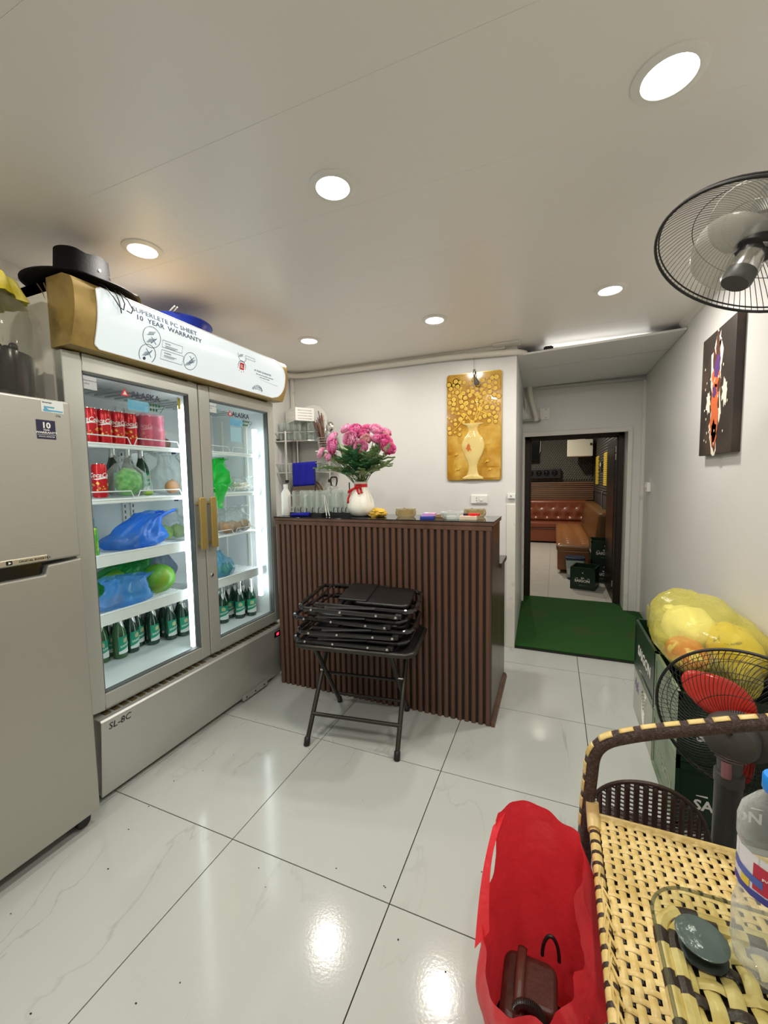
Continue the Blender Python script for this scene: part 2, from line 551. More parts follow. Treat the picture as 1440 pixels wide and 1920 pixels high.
for x, w in ((-.50, 'by the refrigerator wall'), (.37, 'in the middle'), (1.27, 'by the fan wall')):
    downlight(x, -1.02, 'unseen round downlight added in a row behind the viewer, ' + w)

# pipes along the back wall
t = thing('conduit_pipe', 'white wrapped pipe running along the top of the back wall', 'pipe', (0, 2.03, 2.17))
def bend(pts, r=.05, n=5):
    out = [Vector(pts[0])]
    for a, p, c in zip(pts, pts[1:], pts[2:]):
        a, p, c = Vector(a), Vector(p), Vector(c)
        d1, d2 = (a - p), (c - p)
        q = min(r, d1.length * .48, d2.length * .48)
        A, D = p + d1.normalized() * q, p + d2.normalized() * q
        for i in range(n + 1):
            s = i / n
            out.append(A * (1 - s) ** 2 + p * 2 * s * (1 - s) + D * s * s)
    out.append(Vector(pts[-1]))
    return out
B().tube(bend([(-1.10, 1.3, 2.165), (-1.085, 1.98, 2.168), (-.95, 2.028, 2.166), (.30, 2.028, 2.160), (.77, 2.03, 2.140), (.83, 2.12, 2.145)], .06), .021, 12).build('pipe', M['pipe'], t, smooth=True)
for x, z in ((-.62, 2.166), (-.02, 2.163), (.42, 2.157)):
    B().lathe([(.0225, -.012), (.0225, .012)], 14, (x, 2.028, z), (1, 0, 0)).build('pipe_sleeve', M['trim'], t, smooth=True)
tag(B().box(.62, .80, 1.965, 2.06, 2.186, 2.2).build('cover_plate', M['trim'], None, bev=.004), 'flat white cover plate on the ceiling at the end of the pipe', 'plate')
t = thing('drain_pipe', 'white pipe hanging down beside the upper left of the doorway', 'pipe', (.80, 3.17, 1.8))
B().tube(bend([(.80, 3.17, 2.14), (.815, 3.17, 2.02), (.862, 3.18, 1.85), (.865, 3.19, 1.80)], .06), .023, 12).build('pipe', M['pipe'], t, smooth=True)
B().tube([(.735, 3.21, 2.13), (.765, 3.22, 1.98), (.772, 3.22, 1.83)], .008, 8).build('thin_pipe', M['trim'], t, smooth=True)
B().prism([(0, 0), (.085, 0), (0, .12)], 0, .03, lambda x, z, y: (.74 + x, 3.20 + y, 1.822 + z)).build('bracket', M['trim'], t)
tag(B().box(.742, .905, 3.175, 3.215, 1.798, 1.820).build('steel_bar', mat('dull_steel', (.22, .23, .2), .4, metal=.6), None, bev=.003), 'short dull steel bar sticking out above the doorway', 'bar')
t = thing('junction_plate', 'square white cover plate with two screws above the doorway', 'plate', (.94, 3.25, 1.88))
B().box(.895, .985, 3.238, 3.25, 1.815, 1.925).build('plate', M['white'], t, bev=.003)
for z in (1.83, 1.91):
    B().lathe([(.004, 0), (.004, .003)], 8, (.952, 3.238, z), (0, -1, 0)).build('screw', M['black'], t)

# things on the walls
t = thing('wall_socket', 'white double wall socket below the golden picture', 'socket', (.518, 2.06, 1.106))
B().box(.457, .579, 2.048, 2.06, 1.074, 1.140).build('plate', M['white'], t, bev=.004)
B().box(.50, .575, 2.0455, 2.049, 1.082, 1.132).build('insert', mat('socket_insert', (.7, .69, .65), .3), t, bev=.002)
for z in (1.098, 1.116):
    B().lathe([(.004, 0), (.004, .002)], 10, (.500, 2.048, z), (0, -1, 0)).build('hole', M['black'], t)
B().prism(rrect(.011, .007, .006), 0, .005, lambda x, z, y: (.535 + x, 2.0455 - y, 1.104 + z)).build('rocker', M['white'], t, smooth=True)
t = thing('light_switch', 'small white surface switch on the right wall near the doorway', 'switch', (1.77, 2.97, 1.165))
B().box(1.742, 1.77, 2.93, 3.02, 1.128, 1.205).build('box', M['white'], t, bev=.005)
B().prism(rrect(.016, .016, .014), 0, .006, lambda y, z, x: (1.742 - x, 2.975 + y, 1.172 + z)).build('button', M['trim'], t, smooth=True)
t = thing('door_latch', 'small pale latch plate on the wall end beside the counter', 'latch', (.742, 2.05, 1.13))
B().box(.722, .778, 2.038, 2.052, 1.113, 1.149).build('plate', M['paper'], t, bev=.003)
B().lathe([(.005, 0), (.005, .004)], 10, (.747, 2.038, 1.131), (0, -1, 0)).build('screw', M['goldh'], t)
t = thing('hanging_pouch', 'small grey pouch hanging by a black loop over the golden picture', 'pouch', (.492, 2.02, 1.94))
B().tube([(.482, 2.022, 2.05), (.480, 2.022, 2.02), (.486, 2.020, 1.995), (.492, 2.02, 1.99), (.496, 2.022, 2.02), (.488, 2.022, 2.052)], .0035, 6).build('loop', M['black'], t)
B().tube([(.484, 2.03, 2.155), (.484, 2.024, 2.05)], .0012, 5).build('string', M['dark'], t)
b = B(); b.tube([(.489, 2.018, 1.992), (.497, 2.016, 1.975), (.505, 2.016, 1.950), (.506, 2.017, 1.937)], [.008, .014, .019, .014], 10)
b.build('pouch', mat('grey_mesh', (.10, .09, .075), .7, bump=(300, .6)), t, smooth=True)

# golden picture (a glazed panel with a vase and blossoms printed in relief)
def golden_picture():
    x0, x1, z0, z1 = .276, .680, 1.247, 2.036
    cx, cz = (x0 + x1) / 2, (z0 + z1) / 2
    t = thing('wall_picture', 'tall golden picture of a vase with blossoms on the back wall', 'picture', (cx, 2.06, cz))
    fr = lambda x, z, y: (cx + x, 2.06 - y, cz + z)
    B().prism(rrect((x1 - x0) / 2, (z1 - z0) / 2, .022), 0, .012, fr).build('rim', M['goldh'], t, smooth=True)
    bg = mat('amber_print', (.34, .155, .008), .14, coat=.3, var=((.62, .39, .06), 6, .42, .66))
    B().prism(rrect((x1 - x0) / 2 - .005, (z1 - z0) / 2 - .005, .018), .012, .0145, fr).build('print', bg, t)
    bl = mat('amber_block', (.44, .22, .02), .12, coat=.4, var=((.62, .40, .09), 7, .4, .65))
    for kq, (a, c, d, e) in enumerate(((-.195, -.155, -.33, -.20), (-.15, -.06, -.30, -.12), (.10, .195, -.29, -.15), (.05, .19, -.13, 0.0), (-.19, -.12, -.18, -.06), (.12, .19, .26, .33), (-.19, -.10, .30, .37), (.06, .19, -.375, -.30))):
        B().box(cx + a, cx + c, 2.0452 - .0002 * kq, 2.0460, cz + d, cz + e).build('painted_block', bl, t)
    pv = [(0, -.383), (.075, -.383), (.078, -.372), (.045, -.355), (.034, -.325), (.030, -.29), (.040, -.255), (.066, -.205), (.082, -.155), (.084, -.125), (.072, -.085), (.046, -.055), (.034, -.03), (.034, -.01), (.050, .012), (.074, .022), (.074, .028), (0, .026)]
    b = B()
    def vs(u, v):
        k = v * (len(pv) - 1); i = min(int(k), len(pv) - 2); q = k - i
        r = pv[i][0] * (1 - q) + pv[i + 1][0] * q; z = pv[i][1] * (1 - q) + pv[i + 1][1] * q
        a = PI * u
        return (cx - .005 + r * math.cos(a), 2.0455 - .012 * math.sin(a) * min(1, r / .05), cz + z)
    b.grid(vs, 13, 52)
    b.build('painted_vase', mat('jade_print', (.66, .52, .20), .15, coat=.4, var=((.62, .36, .07), 9, .5, .75)), t, smooth=True)
    b = B(); rr = random.Random(3)
    for k in range(6):
        a, c = rr.uniform(-.035, .015), rr.uniform(-.17, -.115)
        b.ball((cx - .01 + a * .8, 2.0348, cz + c), (rr.uniform(.016, .028), .0012, rr.uniform(.014, .026)), 10, 6, lambda d: 1 + .35 * noise.noise(d * 3 + Vector((a * 90, 0, 0))))
    b.build('painted_bloom', mat('russet_print', (.50, .13, .03), .3), t, smooth=True)
    gm = mat('gold_relief', (.70, .46, .06), .25, coat=.3)
    bs = B()
    tw = [((-.01, .03), (-.06, .10), (-.13, .10), (-.17, .14)), ((0, .03), (.03, .12), (.02, .22), (-.03, .29)), ((.02, .05), (.06, .14), (.13, .19), (.17, .18)), ((-.04, .12), (-.09, .20), (-.10, .28), (-.14, .31)), ((.03, .12), (.09, .09), (.15, .06), (.18, .10)), ((-.06, .09), (-.10, .03), (-.15, -.02)), ((.02, .2), (.07, .27), (.12, .30)), ((.04, .14), (.10, .24), (.16, .28))]
    for p in tw:
        bs.tube([(cx + x, 2.044, cz + z) for x, z in p], [.0045 - .003 * i / len(p) for i in range(len(p))], 6)
    bs.build('painted_branch', gm, t, smooth=True)
    b = B()
    for k in range(8):
        a = 2 * PI * k / 8
        b.ball((.0105 * math.cos(a), 0, .0105 * math.sin(a)), (.0062, .003, .0062), 6, 4)
    b.ball((0, -.002, 0), (.007, .003, .007), 8, 4)
    b.k = 1; b.lathe([(0, -.0005), (.0205, -.0005), (.0205, .0004), (0, .0004)], 16, (0, 0, 0), (0, 1, 0))  # dark brown disc outlines each printed blossom
    bme = b.mesh('painted_blossom', [gm, mat('blossom_outline', (.26, .11, .008), .3)], None, True)
    pts = []
    for k in range(900):
        x, z = rr.uniform(-.185, .185), rr.uniform(-.06, .345)
        if abs(x) < .085 and z < .035: continue
        if z < .02 and x > -.08: continue
        if all((x - p[0]) ** 2 + (z - p[1]) ** 2 > .030 ** 2 for p in pts): pts.append((x, z))
    pts = pts[:95]
    for i, (x, z) in enumerate(pts):
        o = bpy.data.objects.new('painted_blossom', bme); C.objects.link(o); o.parent = t
        s = rr.uniform(.65, 1.15)
        o.location = (x, -.0155, z); o.scale = (s, 1, s)
    for x, z in ((-.115, -.31), (.10, -.255), (-.13, -.20), (.12, -.315)):
        b = B(); b.tube([(cx + x - .015, 2.043, cz + z - .01), (cx + x, 2.041, cz + z + .012), (cx + x + .014, 2.043, cz + z)], .003, 6); b.ball((cx + x, 2.042, cz + z), (.009, .003, .007), 8, 5)
        b.build('painted_bird', gm, t, smooth=True)
golden_picture()

# dark canvas on the right wall: plain abstract splash of orange, violet and white
def canvas():
    y0, y1, z0, z1 = 1.185, 1.61, 1.36, 1.945
    t = thing('canvas_picture', 'dark canvas print with an orange and white splash on the right wall', 'picture', (1.77, (y0 + y1) / 2, 1.65))
    B().box(1.737, 1.77, y0, y1, z0, z1).build('canvas', mat('canvas_dark', (.030, .022, .018), .55, var=((.07, .045, .03), 6, .45, .7)), t, bev=.002)
    yc = (y0 + y1) / 2
    rr = random.Random(11)
    def blob(name, m, spots, x, j=.35):
        b = B()
        for (y, z, ry, rz) in spots:
            poly = []
            for k in range(22):
                a = 2 * PI * k / 22
                q = 1 + rr.uniform(-j, j)
                poly.append((y + ry * q * math.cos(a), z + rz * q * math.sin(a)))
            b.prism(poly, 0, .0006, lambda p, q, h: (x - h, p, q))
        b.build(name, m, t)
    blob('white_splash', mat('splash_white', (.72, .66, .56), .5), [(yc, 1.69, .075, .22), (yc + .02, 1.50, .06, .12), (yc - .01, 1.86, .03, .07), (yc + .10, 1.62, .03, .05), (yc - .11, 1.64, .03, .06)], 1.7372)
    blob('dark_splash', mat('splash_umber', (.10, .035, .02), .5), [(yc, 1.69, .055, .19), (yc, 1.50, .045, .10)], 1.7364)
    blob('orange_splash', mat('splash_orange', (.58, .13, .04), .5), [(yc + .005, 1.56, .048, .13), (yc + .01, 1.72, .045, .05), (yc, 1.46, .035, .06)], 1.7356, .25)
    blob('violet_splash', mat('splash_violet', (.10, .04, .17), .5), [(yc - .01, 1.77, .035, .05), (yc + .01, 1.655, .025, .025)], 1.7348, .25)
    blob('paint_fleck', mat('splash_fleck', (.80, .74, .62), .5), [(yc + rr.uniform(-.16, .16), rr.uniform(1.40, 1.80), .004, .006) for _ in range(30)], 1.7345, .4)
canvas()

# green doormat filling the recess in front of the door
b = B()
b.prism([(.778, 2.063), (1.768, 2.063), (1.768, 3.236), (1.678, 3.236), (1.66, 3.46), (.756, 3.46), (.752, 3.262), (.744, 3.236)], 0.002, .020)
t = thing('door_mat', 'dark green turf mat filling the recess before the doorway', 'mat', (1.2, 2.7, 0))
B().prism([(.777, 2.055), (1.768, 2.055), (1.768, 3.23), (.744, 3.23)], 0.0005, .013).build('backing', M['black'], t)
b.build('pile', M['green'], t)
# ================================================================= display fridge
def display_fridge():
    X = -.60
    t = thing('display_fridge', 'tall two-door glass display fridge with lit white header and gold trim', 'fridge', (-.85, .51, 0))
    b = B()
    b.box(-1.12, -1.07, -.095, 1.12, .05, 1.995); b.box(-1.12, -.645, -.095, -.050, .05, 1.995); b.box(-1.12, -.645, 1.075, 1.12, .05, 1.995)
    b.box(-1.12, -.645, -.095, 1.12, 1.955, 1.995); b.box(-1.12, -.645, -.05, 1.075, 1.70, 1.76); b.box(-1.12, -.645, -.05, 1.075, .05, .36)
    b.build('cabinet', M['side'], t)
    b = B()   # liner
    b.box(-1.069, -1.062, -.05, 1.075, .40, 1.70); b.box(-1.069, -.646, -.05, -.043, .40, 1.70); b.box(-1.069, -.646, 1.068, 1.075, .40, 1.70)
    b.box(-1.069, -.646, -.05, 1.075, 1.692, 1.70); b.box(-1.069, -.646, -.05, 1.075, .36, .405)
    b.build('liner', M['fwhite'], t)
    b = B()
    for k in range(22):
        y = -.02 + k * .0485
        b.box(-1.0, -.80, y, y + .018, 1.686, 1.692)
    o = b.build('top_grille', mat('grille_grey', (.52, .55, .55), .4), t); o['kind'] = 'stuff'
    # pilaster strips with slots at the back wall
    for y in (.41, .455, .955, 1.0, -.02):
        p = B().box(-1.062, -1.050, y, y + .022, .42, 1.66).build('shelf_rail', M['white'], t)
        s = B()
        for k in range(40):
            s.box(-1.0495, -1.0485, y + .008, y + .014, .45 + k * .03, .465 + k * .03)
        o = s.build('slot', M['ink'], p); o['kind'] = 'stuff'
    for y0 in (1.058,):
        s = B().box(-1.0, -.98, y0, 1.067, .42, 1.66).build('shelf_rail', M['white'], t)
        s = B().box(-.80, -.78, y0, 1.067, .42, 1.66).build('shelf_rail', M['white'], t)
    # centre light post and the light tubes
    B().box(-.690, -.648, .478, .556, .405, 1.70).build('centre_post', M['fwhite'], t)
    lm = lamp_mat('cold_tube', (.88, .96, 1.0), FRIDGE_EM)
    B().box(-.668, -.650, .452, .478, .43, 1.64).build('light_tube', lm, t)
    B().box(-.668, -.650, .556, .566, .43, 1.64).build('light_tube', lm, t)
    B().box(-.686, -.666, 1.000, 1.022, .545, 1.585).build('light_tube', lm, t)
    B().box(-.674, -.654, -.043, -.034, .43, 1.64).build('light_tube', lm, t)
    tag(B().box(-.652, -.6475, .440, .4505, 1.62, 1.675).build('sticker', M['yel'], t), 'yellow sticker')
    # shelves
    for side, (y0, y1) in enumerate(((-.035, .47), (.565, 1.06))):
        for k, z in enumerate((1.437, 1.205, .965, .72)):
            if k in (0, 1) or (side == 1 and k == 2):
                s = B()
                for i in range(16):
                    x = -1.04 + i * .0235
                    s.tube([(x, y0, z - .004), (x, y1, z - .004)], .0022, 6)
                for yy in (y0, (y0 + y1) / 2, y1):
                    s.tube([(-1.05, yy, z - .009), (-.682, yy, z - .009)], .003, 6)
                s.tube([(-.682, y0, z - .006), (-.682, y1, z - .006)], .0045, 8)
                sh = s.build('shelf', M['rack'], t, smooth=True)
                s = B(); n = 2
                for i in range(n):
                    a, c = y0 + (y1 - y0) * i / n + .006, y0 + (y1 - y0) * (i + 1) / n - .006
                    s.tube([(-.682, a, z - .006), (-.681, a + .016, z + .028), (-.681, c - .016, z + .028), (-.682, c, z - .006)], .0026, 6)
                s.build('front_wire', M['rack'], sh, smooth=True)
                if k < 2:
                    s = B(); s.box(-.70, -.680, y0, y1, z - .022, z - .011); s.build('front_edge', M['rack'], sh, bev=.002)
            else:
                s = B()
                for i in range(16):
                    x = -1.04 + i * .0235
                    s.tube([(x, y0, z - .004), (x, y1, z - .004)], .0022, 6)
                for yy in (y0, (y0 + y1) / 2, y1):
                    s.tube([(-1.05, yy, z - .009), (-.682, yy, z - .009)], .003, 6)
                sh = s.build('shelf', M['rack'], t, smooth=True)
                s = B(); s.box(-.680, -.672, y0, y1, z - .042, z + .006); s.box(-.684, -.670, y0, y1, z + .004, z + .009)
                s.build('price_rail', M['rack'], sh, bev=.0015)
            s = B()
            for yy in (y0 + .02, y1 - .02):
                s.box(-.72, -.69, yy - .004, yy + .004, z - .03, z - .009)
            s.build('bracket', M['ink'], sh)
    # doors
    def door(y0, y1, hy, logo_y, tri):
        d = B()
        zb, zt, w = .372, 1.75, .066
        for a, c, e, f in ((y0, y0 + w, zb, zt), (y1 - w + .012, y1, zb, zt), (y0 + w, y1 - w + .012, zb, zb + .06), (y0 + w, y1 - w + .012, zt - .062, zt)):
            d.box(X - .040, X, a, c, e, f)
        dr = d.build('door', M['frame'], t, bev=.004)
        g0, g1, h0, h1 = y0 + w, y1 - w + .012, zb + .06, zt - .062
        s = B()
        for a, c, e, f in ((g0, g0 + .006, h0, h1), (g1 - .006, g1, h0, h1), (g0, g1, h0, h0 + .006), (g0, g1, h1 - .006, h1)):
            s.box(X - .030, X - .004, a, c, e, f)
        s.build('gasket', mat('gasket_grey', (.10, .11, .11), .5), dr)
        B().box(X - .020, X - .015, g0, g1, h0, h1).build('pane', M['glass'], dr)
        mp = lambda o: plane_map((X - .0148, o[0], o[1]), (0, 1, 0), (0, 0, 1))
        text(dr, 'lettering', 'ALASKA', mp((logo_y, 1.628)), .026, M['navy'], bold=.018, wide=1.0)
        s = B(); s.prism([(-.018, 0), (.018, 0), (0, .031)], 0, .0008, mp((tri, 1.628))); s.build('logo', M['red'], dr)
        s = B(); s.prism([(-.009, .005), (.009, .005), (0, .021)], .0008, .0014, mp((tri, 1.628))); s.prism([(-.004, .008), (.004, .008), (0, .015)], .0016, .002, mp((tri, 1.628)))
        s.build('logo_line', M['paper'], dr)
        s = B(); s.box(X - .0148, X - .0142, logo_y - .085, logo_y + .01, 1.575, 1.618); s.build('sticker', film('blue_sticker', (.20, .50, .66), .75, .5), dr)
        s = B(); s.box(X - .0140, X - .0136, logo_y - .082, logo_y - .0655, 1.578, 1.615); s.box(X - .0140, X - .0136, logo_y - .06, logo_y - .01, 1.58, 1.595); s.build('sticker_mark', M['blueL'], dr)
        text(dr, 'lettering', 'SAN-LANH', mp((logo_y - .027, 1.598)), .012, M['blueL'], bold=.01)
        if y0 > .3:
            s = B(); s.box(X - .0148, X - .0142, logo_y - .085, logo_y - .0, 1.49, 1.57); s.build('sticker', film('pale_blue_sticker', (.35, .62, .70), .6, .5), dr)
        s = B(); rr = random.Random(5)
        for k in range(7):
            s.ball((X - .014, logo_y + .02 + (k % 4) * .014, 1.610 - (k // 4) * .02), (.0012, .0055, .007), 8, 5)
        for k in range(2):
            s.tube([(X - .014, logo_y + .04, 1.612 - k * .02), (X - .014, logo_y + .09, 1.606 - k * .012 + .008)], .001, 5)
        s.tube([(X - .014, logo_y + .065, 1.578), (X - .014, logo_y + .09, 1.612)], .001, 5)
        s.build('sprig_print', mat('sprig_green', (.01, .09, .03), .5), dr)
        s = B(); s.box(X - .0148, X - .0142, g0 + .002, g0 + .062, h1 - .06, h1 - .012); s.build('notice', film('pale_notice', (.75, .78, .78), .5, .5), dr)
        text(dr, 'lettering', 'Temperature set', mp((g0 + .034, h1 - .03)), .006, M['ink']); text(dr, 'lettering', 'Lock it', mp((g0 + .022, h1 - .042)), .006, M['ink'])
        s = B(); s.prism(rrect(.020, .130, .010), 0, .010, lambda y, z, x: (X + .028 + x, hy + y, 1.062 + z))
        h = s.build('handle', M['goldh'], dr, bev=.003, smooth=True)
        s = B()
        for z in (.96, 1.16):
            s.lathe([(.009, 0), (.009, .029)], 10, (X, hy, z), (1, 0, 0))
        s.build('standoff', M['goldh'], h)
        return dr
    door(-.092, .5145, .478, .243, .148)
    dr = door(.5195, 1.105, .548, .828, .745)
    s = B(); s.lathe([(.010, 0), (.010, .004), (.007, .006)], 16, (X, .548, .786), (1, 0, 0)); s.build('lock', M['chrome'], dr, smooth=True)
    B().box(X + .006, X + .0066, .5465, .5495, .780, .792).build('keyhole', M['black'], dr)
    # header: bulging back-lit panel between gold ends
    Z0, Z1 = 1.757, 2.0
    def hx(z):
        q = (z - Z0) / (Z1 - Z0)
        q = min(max(q, 0), 1)
        return -.552 + .058 * math.sin(PI * (.10 + .63 * q)) - .045 * (max(0, q - .90) / .10) ** 1.6
    def prof(off=0):
        p = [(hx(Z0 + (Z1 - Z0) * i / 14) + off, Z0 + (Z1 - Z0) * i / 14) for i in range(15)]
        return p
    body = [(-.645, Z0)] + prof(0) + [(-.645, Z1)]
    for a, c in ((-.097, 1.118),):
        b = B(); b.prism(body, a, c, lambda x, z, y: (x, y, z)); hd = b.build('header', M['gold'], t, smooth=True)
    ya, yb, za, zb = -.022, 1.092, 1.763, 1.978
    b = B()
    cz, hh = (za + zb) / 2, (zb - za) / 2
    cy, hw = (ya + yb) / 2, (yb - ya) / 2
    def pan(u, v):   # rounded rectangle strip: narrow the ends with a larger radius at the far end
        z = za + (zb - za) * v
        dz = abs(z - cz)
        rl, rr_ = .02, .085
        def inset(r):
            k = max(0, dz - (hh - r)); return r - math.sqrt(max(0, r * r - k * k))
        y0, y1 = ya + inset(rl), yb - inset(rr_)
        return (hx(z) + .0025, y0 + (y1 - y0) * u, z)
    b.grid(pan, 24, 29)
    sm = mat('backlit_panel', (.66, .74, .78), .25, emis=SIGN_EM, ecol=(.80, .90, .93), var=None)
    b.build('light_panel', sm, hd, smooth=True)
    b = B()
    pts = [pan(u / 20, 0) for u in range(21)] + [pan(1, v / 16) for v in range(1, 17)] + [pan(1 - u / 20, 1) for u in range(1, 21)] + [pan(0, 1 - v / 16) for v in range(1, 16)]
    b.tube([(p[0], p[1], p[2]) for p in pts], .0022, 6, closed=True)
    b.build('panel_edge', M['white'], hd, smooth=True)
    hm = lambda o: (lambda x, y, z: (hx(o[1] + y) + .003 + z, o[0] + x, o[1] + y))
    ink = M['ink']
    text(hd, 'lettering', 'SUPERLETE PC SHEET', hm((.112, 1.938)), .018, ink, 'LEFT', wide=1.28, bold=.012)
    text(hd, 'lettering', '10  YEAR  WARRANTY', hm((.125, 1.911)), .018, ink, 'LEFT', wide=1.24, bold=.012)
    def ring(y, z, r, name='outline', w=.0012, a0=0, a1=360):
        n = 28; pts = []
        for k in range(n + 1):
            a = R(a0 + (a1 - a0) * k / n); q = z + r * math.sin(a)
            pts.append((hx(q) + .0032, y + r * math.cos(a), q))
        s = B(); s.tube(pts, w, 4); return s.build(name, ink, hd)
    def rect(y0, y1, z0, z1):
        s = B(); s.tube([(hx(q) + .0032, p, q) for p, q in ((y0, z0), (y1, z0), (y1, z1), (y0, z1))], .0009, 4, closed=True); s.build('outline', ink, hd)
    def cross(y, z, r):
        s = B()
        for sg in (1, -1):
            s.tube([(hx(z - sg * r) + .0035, y - r, z - sg * r), (hx(z + sg * r) + .0035, y + r, z + sg * r)], .0013, 4)
        s.build('cross_mark', mat('blue_ink', (.03, .10, .25), .5), hd)
    def pic(y, z):
        s = B()
        for k in range(3):
            s.tube([(hx(z + k * .006) + .0032, y - .016 + k * .004, z + k * .006 - .004), (hx(z + k * .006 + .006) + .0032, y + .012 + k * .004, z + k * .006 + .004)], .0016, 4)
        s.build('pictogram', mat('pale_ink', (.28, .36, .42), .5), hd)
    ring(.195, 1.862, .040); cross(.205, 1.850, .012); pic(.19, 1.870); pic(.19, 1.842)
    ring(.185, 1.795, .036, a0=-45, a1=225); cross(.19, 1.800, .014); pic(.18, 1.79); 
    ring(.395, 1.818, .036); cross(.40, 1.826, .012); pic(.385, 1.80); pic(.40, 1.812)
    rect(.245, .345, 1.838, 1.866); rect(.245, .355, 1.792, 1.828)
    for y, z, tx in ((.27, 1.853, 'NOTICE'), (.27, 1.816, 'WARNING')):
        text(hd, 'lettering', tx, hm((y - .012, z)), .005, ink, 'LEFT')
        for k in range(2):
            s = B(); s.box(hx(z) + .003, hx(z) + .0036, y - .012, y + .05 - k * .012, z - .008 - k * .006, z - .0062 - k * .006); s.build('text_line', ink, hd)
    s = B(); s.prism([(-.022 + .006 * math.cos(a), .006 * math.sin(a)) for a in [R(k * 30) for k in range(12)]], 0, .001, hm((.197, 1.776))); s.build('pictogram', ink, hd)
    ring(.72, 1.925, .030, a0=160, a1=350); rect(.745, .82, 1.920, 1.935); pic(.71, 1.92)
    s = B(); s.prism(rrect(.016, .017, .005), 0, .001, hm((.718, 1.872))); s.build('logo', M['red'], hd)
    text(hd, 'lettering', 'SL', hm((.718, 1.863)), .016, M['letter'], bold=.02)
    ring(.718, 1.872, .027, w=.0016, a0=-10, a1=190)
    for k in range(5):
        a = R(200 + 35 * k)
        q = 1.872 + .028 * math.sin(a)
        s = B(); s.ball((hx(q) + .003, .718 + .028 * math.cos(a), q), .0022, 6, 4); s.build('red_dot', M['red'], hd)
    text(hd, 'lettering', '10 YEARS GUARANTEE', hm((.885, 1.872)), .009, ink, wide=1.1)
    text(hd, 'lettering', 'Many years and long lifetime of panel sheet', hm((.905, 1.858)), .006, ink)
    text(hd, 'lettering', 'colour will not be yellow', hm((.905, 1.846)), .006, ink)
    s = B(); s.tube([(hx(1.838) + .0032, .70, 1.846), (hx(1.83) + .0032, 1.03, 1.83)], .0006, 4); s.build('text_line', ink, hd)
    ring(.865, 1.752, .052, a0=35, a1=145); ring(.865, 1.752, .034, a0=55, a1=125)
    for k, ch in enumerate('POLYCARBON'):
        a = R(138 - 10.5 * k)
        o = (.865 + .043 * math.cos(a), 1.752 + .043 * math.sin(a))
        ca, sa = math.cos(a - PI / 2), math.sin(a - PI / 2)
        text(hd, 'lettering', ch, lambda x, y, z, o=o, ca=ca, sa=sa: (hx(o[1] + x * sa + y * ca) + .0034 + z, o[0] + x * ca - y * sa, o[1] + x * sa + y * ca - .004), .010, ink)
    # lower machine panel, leaning, with vent slots and display
    b = B(); b.prism([(-.645, .045), (-.600, .022), (-.572, .338), (-.578, .345), (-.645, .349)], -.066, 1.118, lambda x, z, y: (x, y, z))
    lp = b.build('lower_panel', M['steel'], t, bev=.003)
    s = B()
    for k in range(30):
        y = -.03 + k * .0375
        if not .48 < y < .52: s.box(-.632, -.600, y, y + .024, .345, .3496)
    o = s.build('vent_slot', mat('slot_gold', (.10, .075, .03), .5), lp); o['kind'] = 'stuff'
    xz = lambda z: -.600 + .028 * (z - .022) / .316
    fm = lambda o: (lambda x, y, z: (xz(o[1] + y) + .0004 + z, o[0] + x, o[1] + y))
    text(lp, 'lettering', 'SL-8C', fm((-.038, .296)), .026, M['black'], 'LEFT', shear=.12)
    s = B(); s.prism([(-.035, -.018), (.035, -.018), (.035, .018), (-.035, .018)], 0, .002, fm((1.035, .300))); ds = s.build('display', M['gloss'], lp)
    text(lp, 'lettering', '05', lambda x, y, z: (xz(.292 + y) + .003 + z, 1.03 + x, .292 + y), .017, lamp_mat('red_digits', (1, .03, .06), 3.0), shear=.1, bold=.02)
    s = B(); s.box(-.60, -.585, .72, .93, .012, .042); s.build('mounting_bracket', M['steel'], t, bev=.002)
    for y in (.745, .82, .90):
        s = B(); s.lathe([(.005, 0), (.005, .002)], 8, (-.585, y, .027), (1, 0, 0)); s.build('screw', M['black'], t)
    for y in (-.05, 1.07):
        for x in (-.67, -1.08):
            s = B(); s.lathe([(.02, 0), (.02, .012), (.010, .016), (.010, .055)], 12, (x, y, 0)); s.build('foot', M['black'], t)
    b = B()
    for k, (p, q) in enumerate((((-.70, 1.99), (-.66, 1.93)), ((-.64, 1.99), (-.648, 1.90)), ((-.66, 1.985), (-.62, 1.87)))):
        b.tube([(p[0], -.0955, p[1]), ((p[0] + q[0]) / 2 + .006, -.0955, (p[1] + q[1]) / 2), (q[0], -.0955, q[1])], [.003, .002, .0006], 4)
    b.build('rust_streak', mat('rust_stain', (.16, .09, .05), .8), t)
display_fridge()

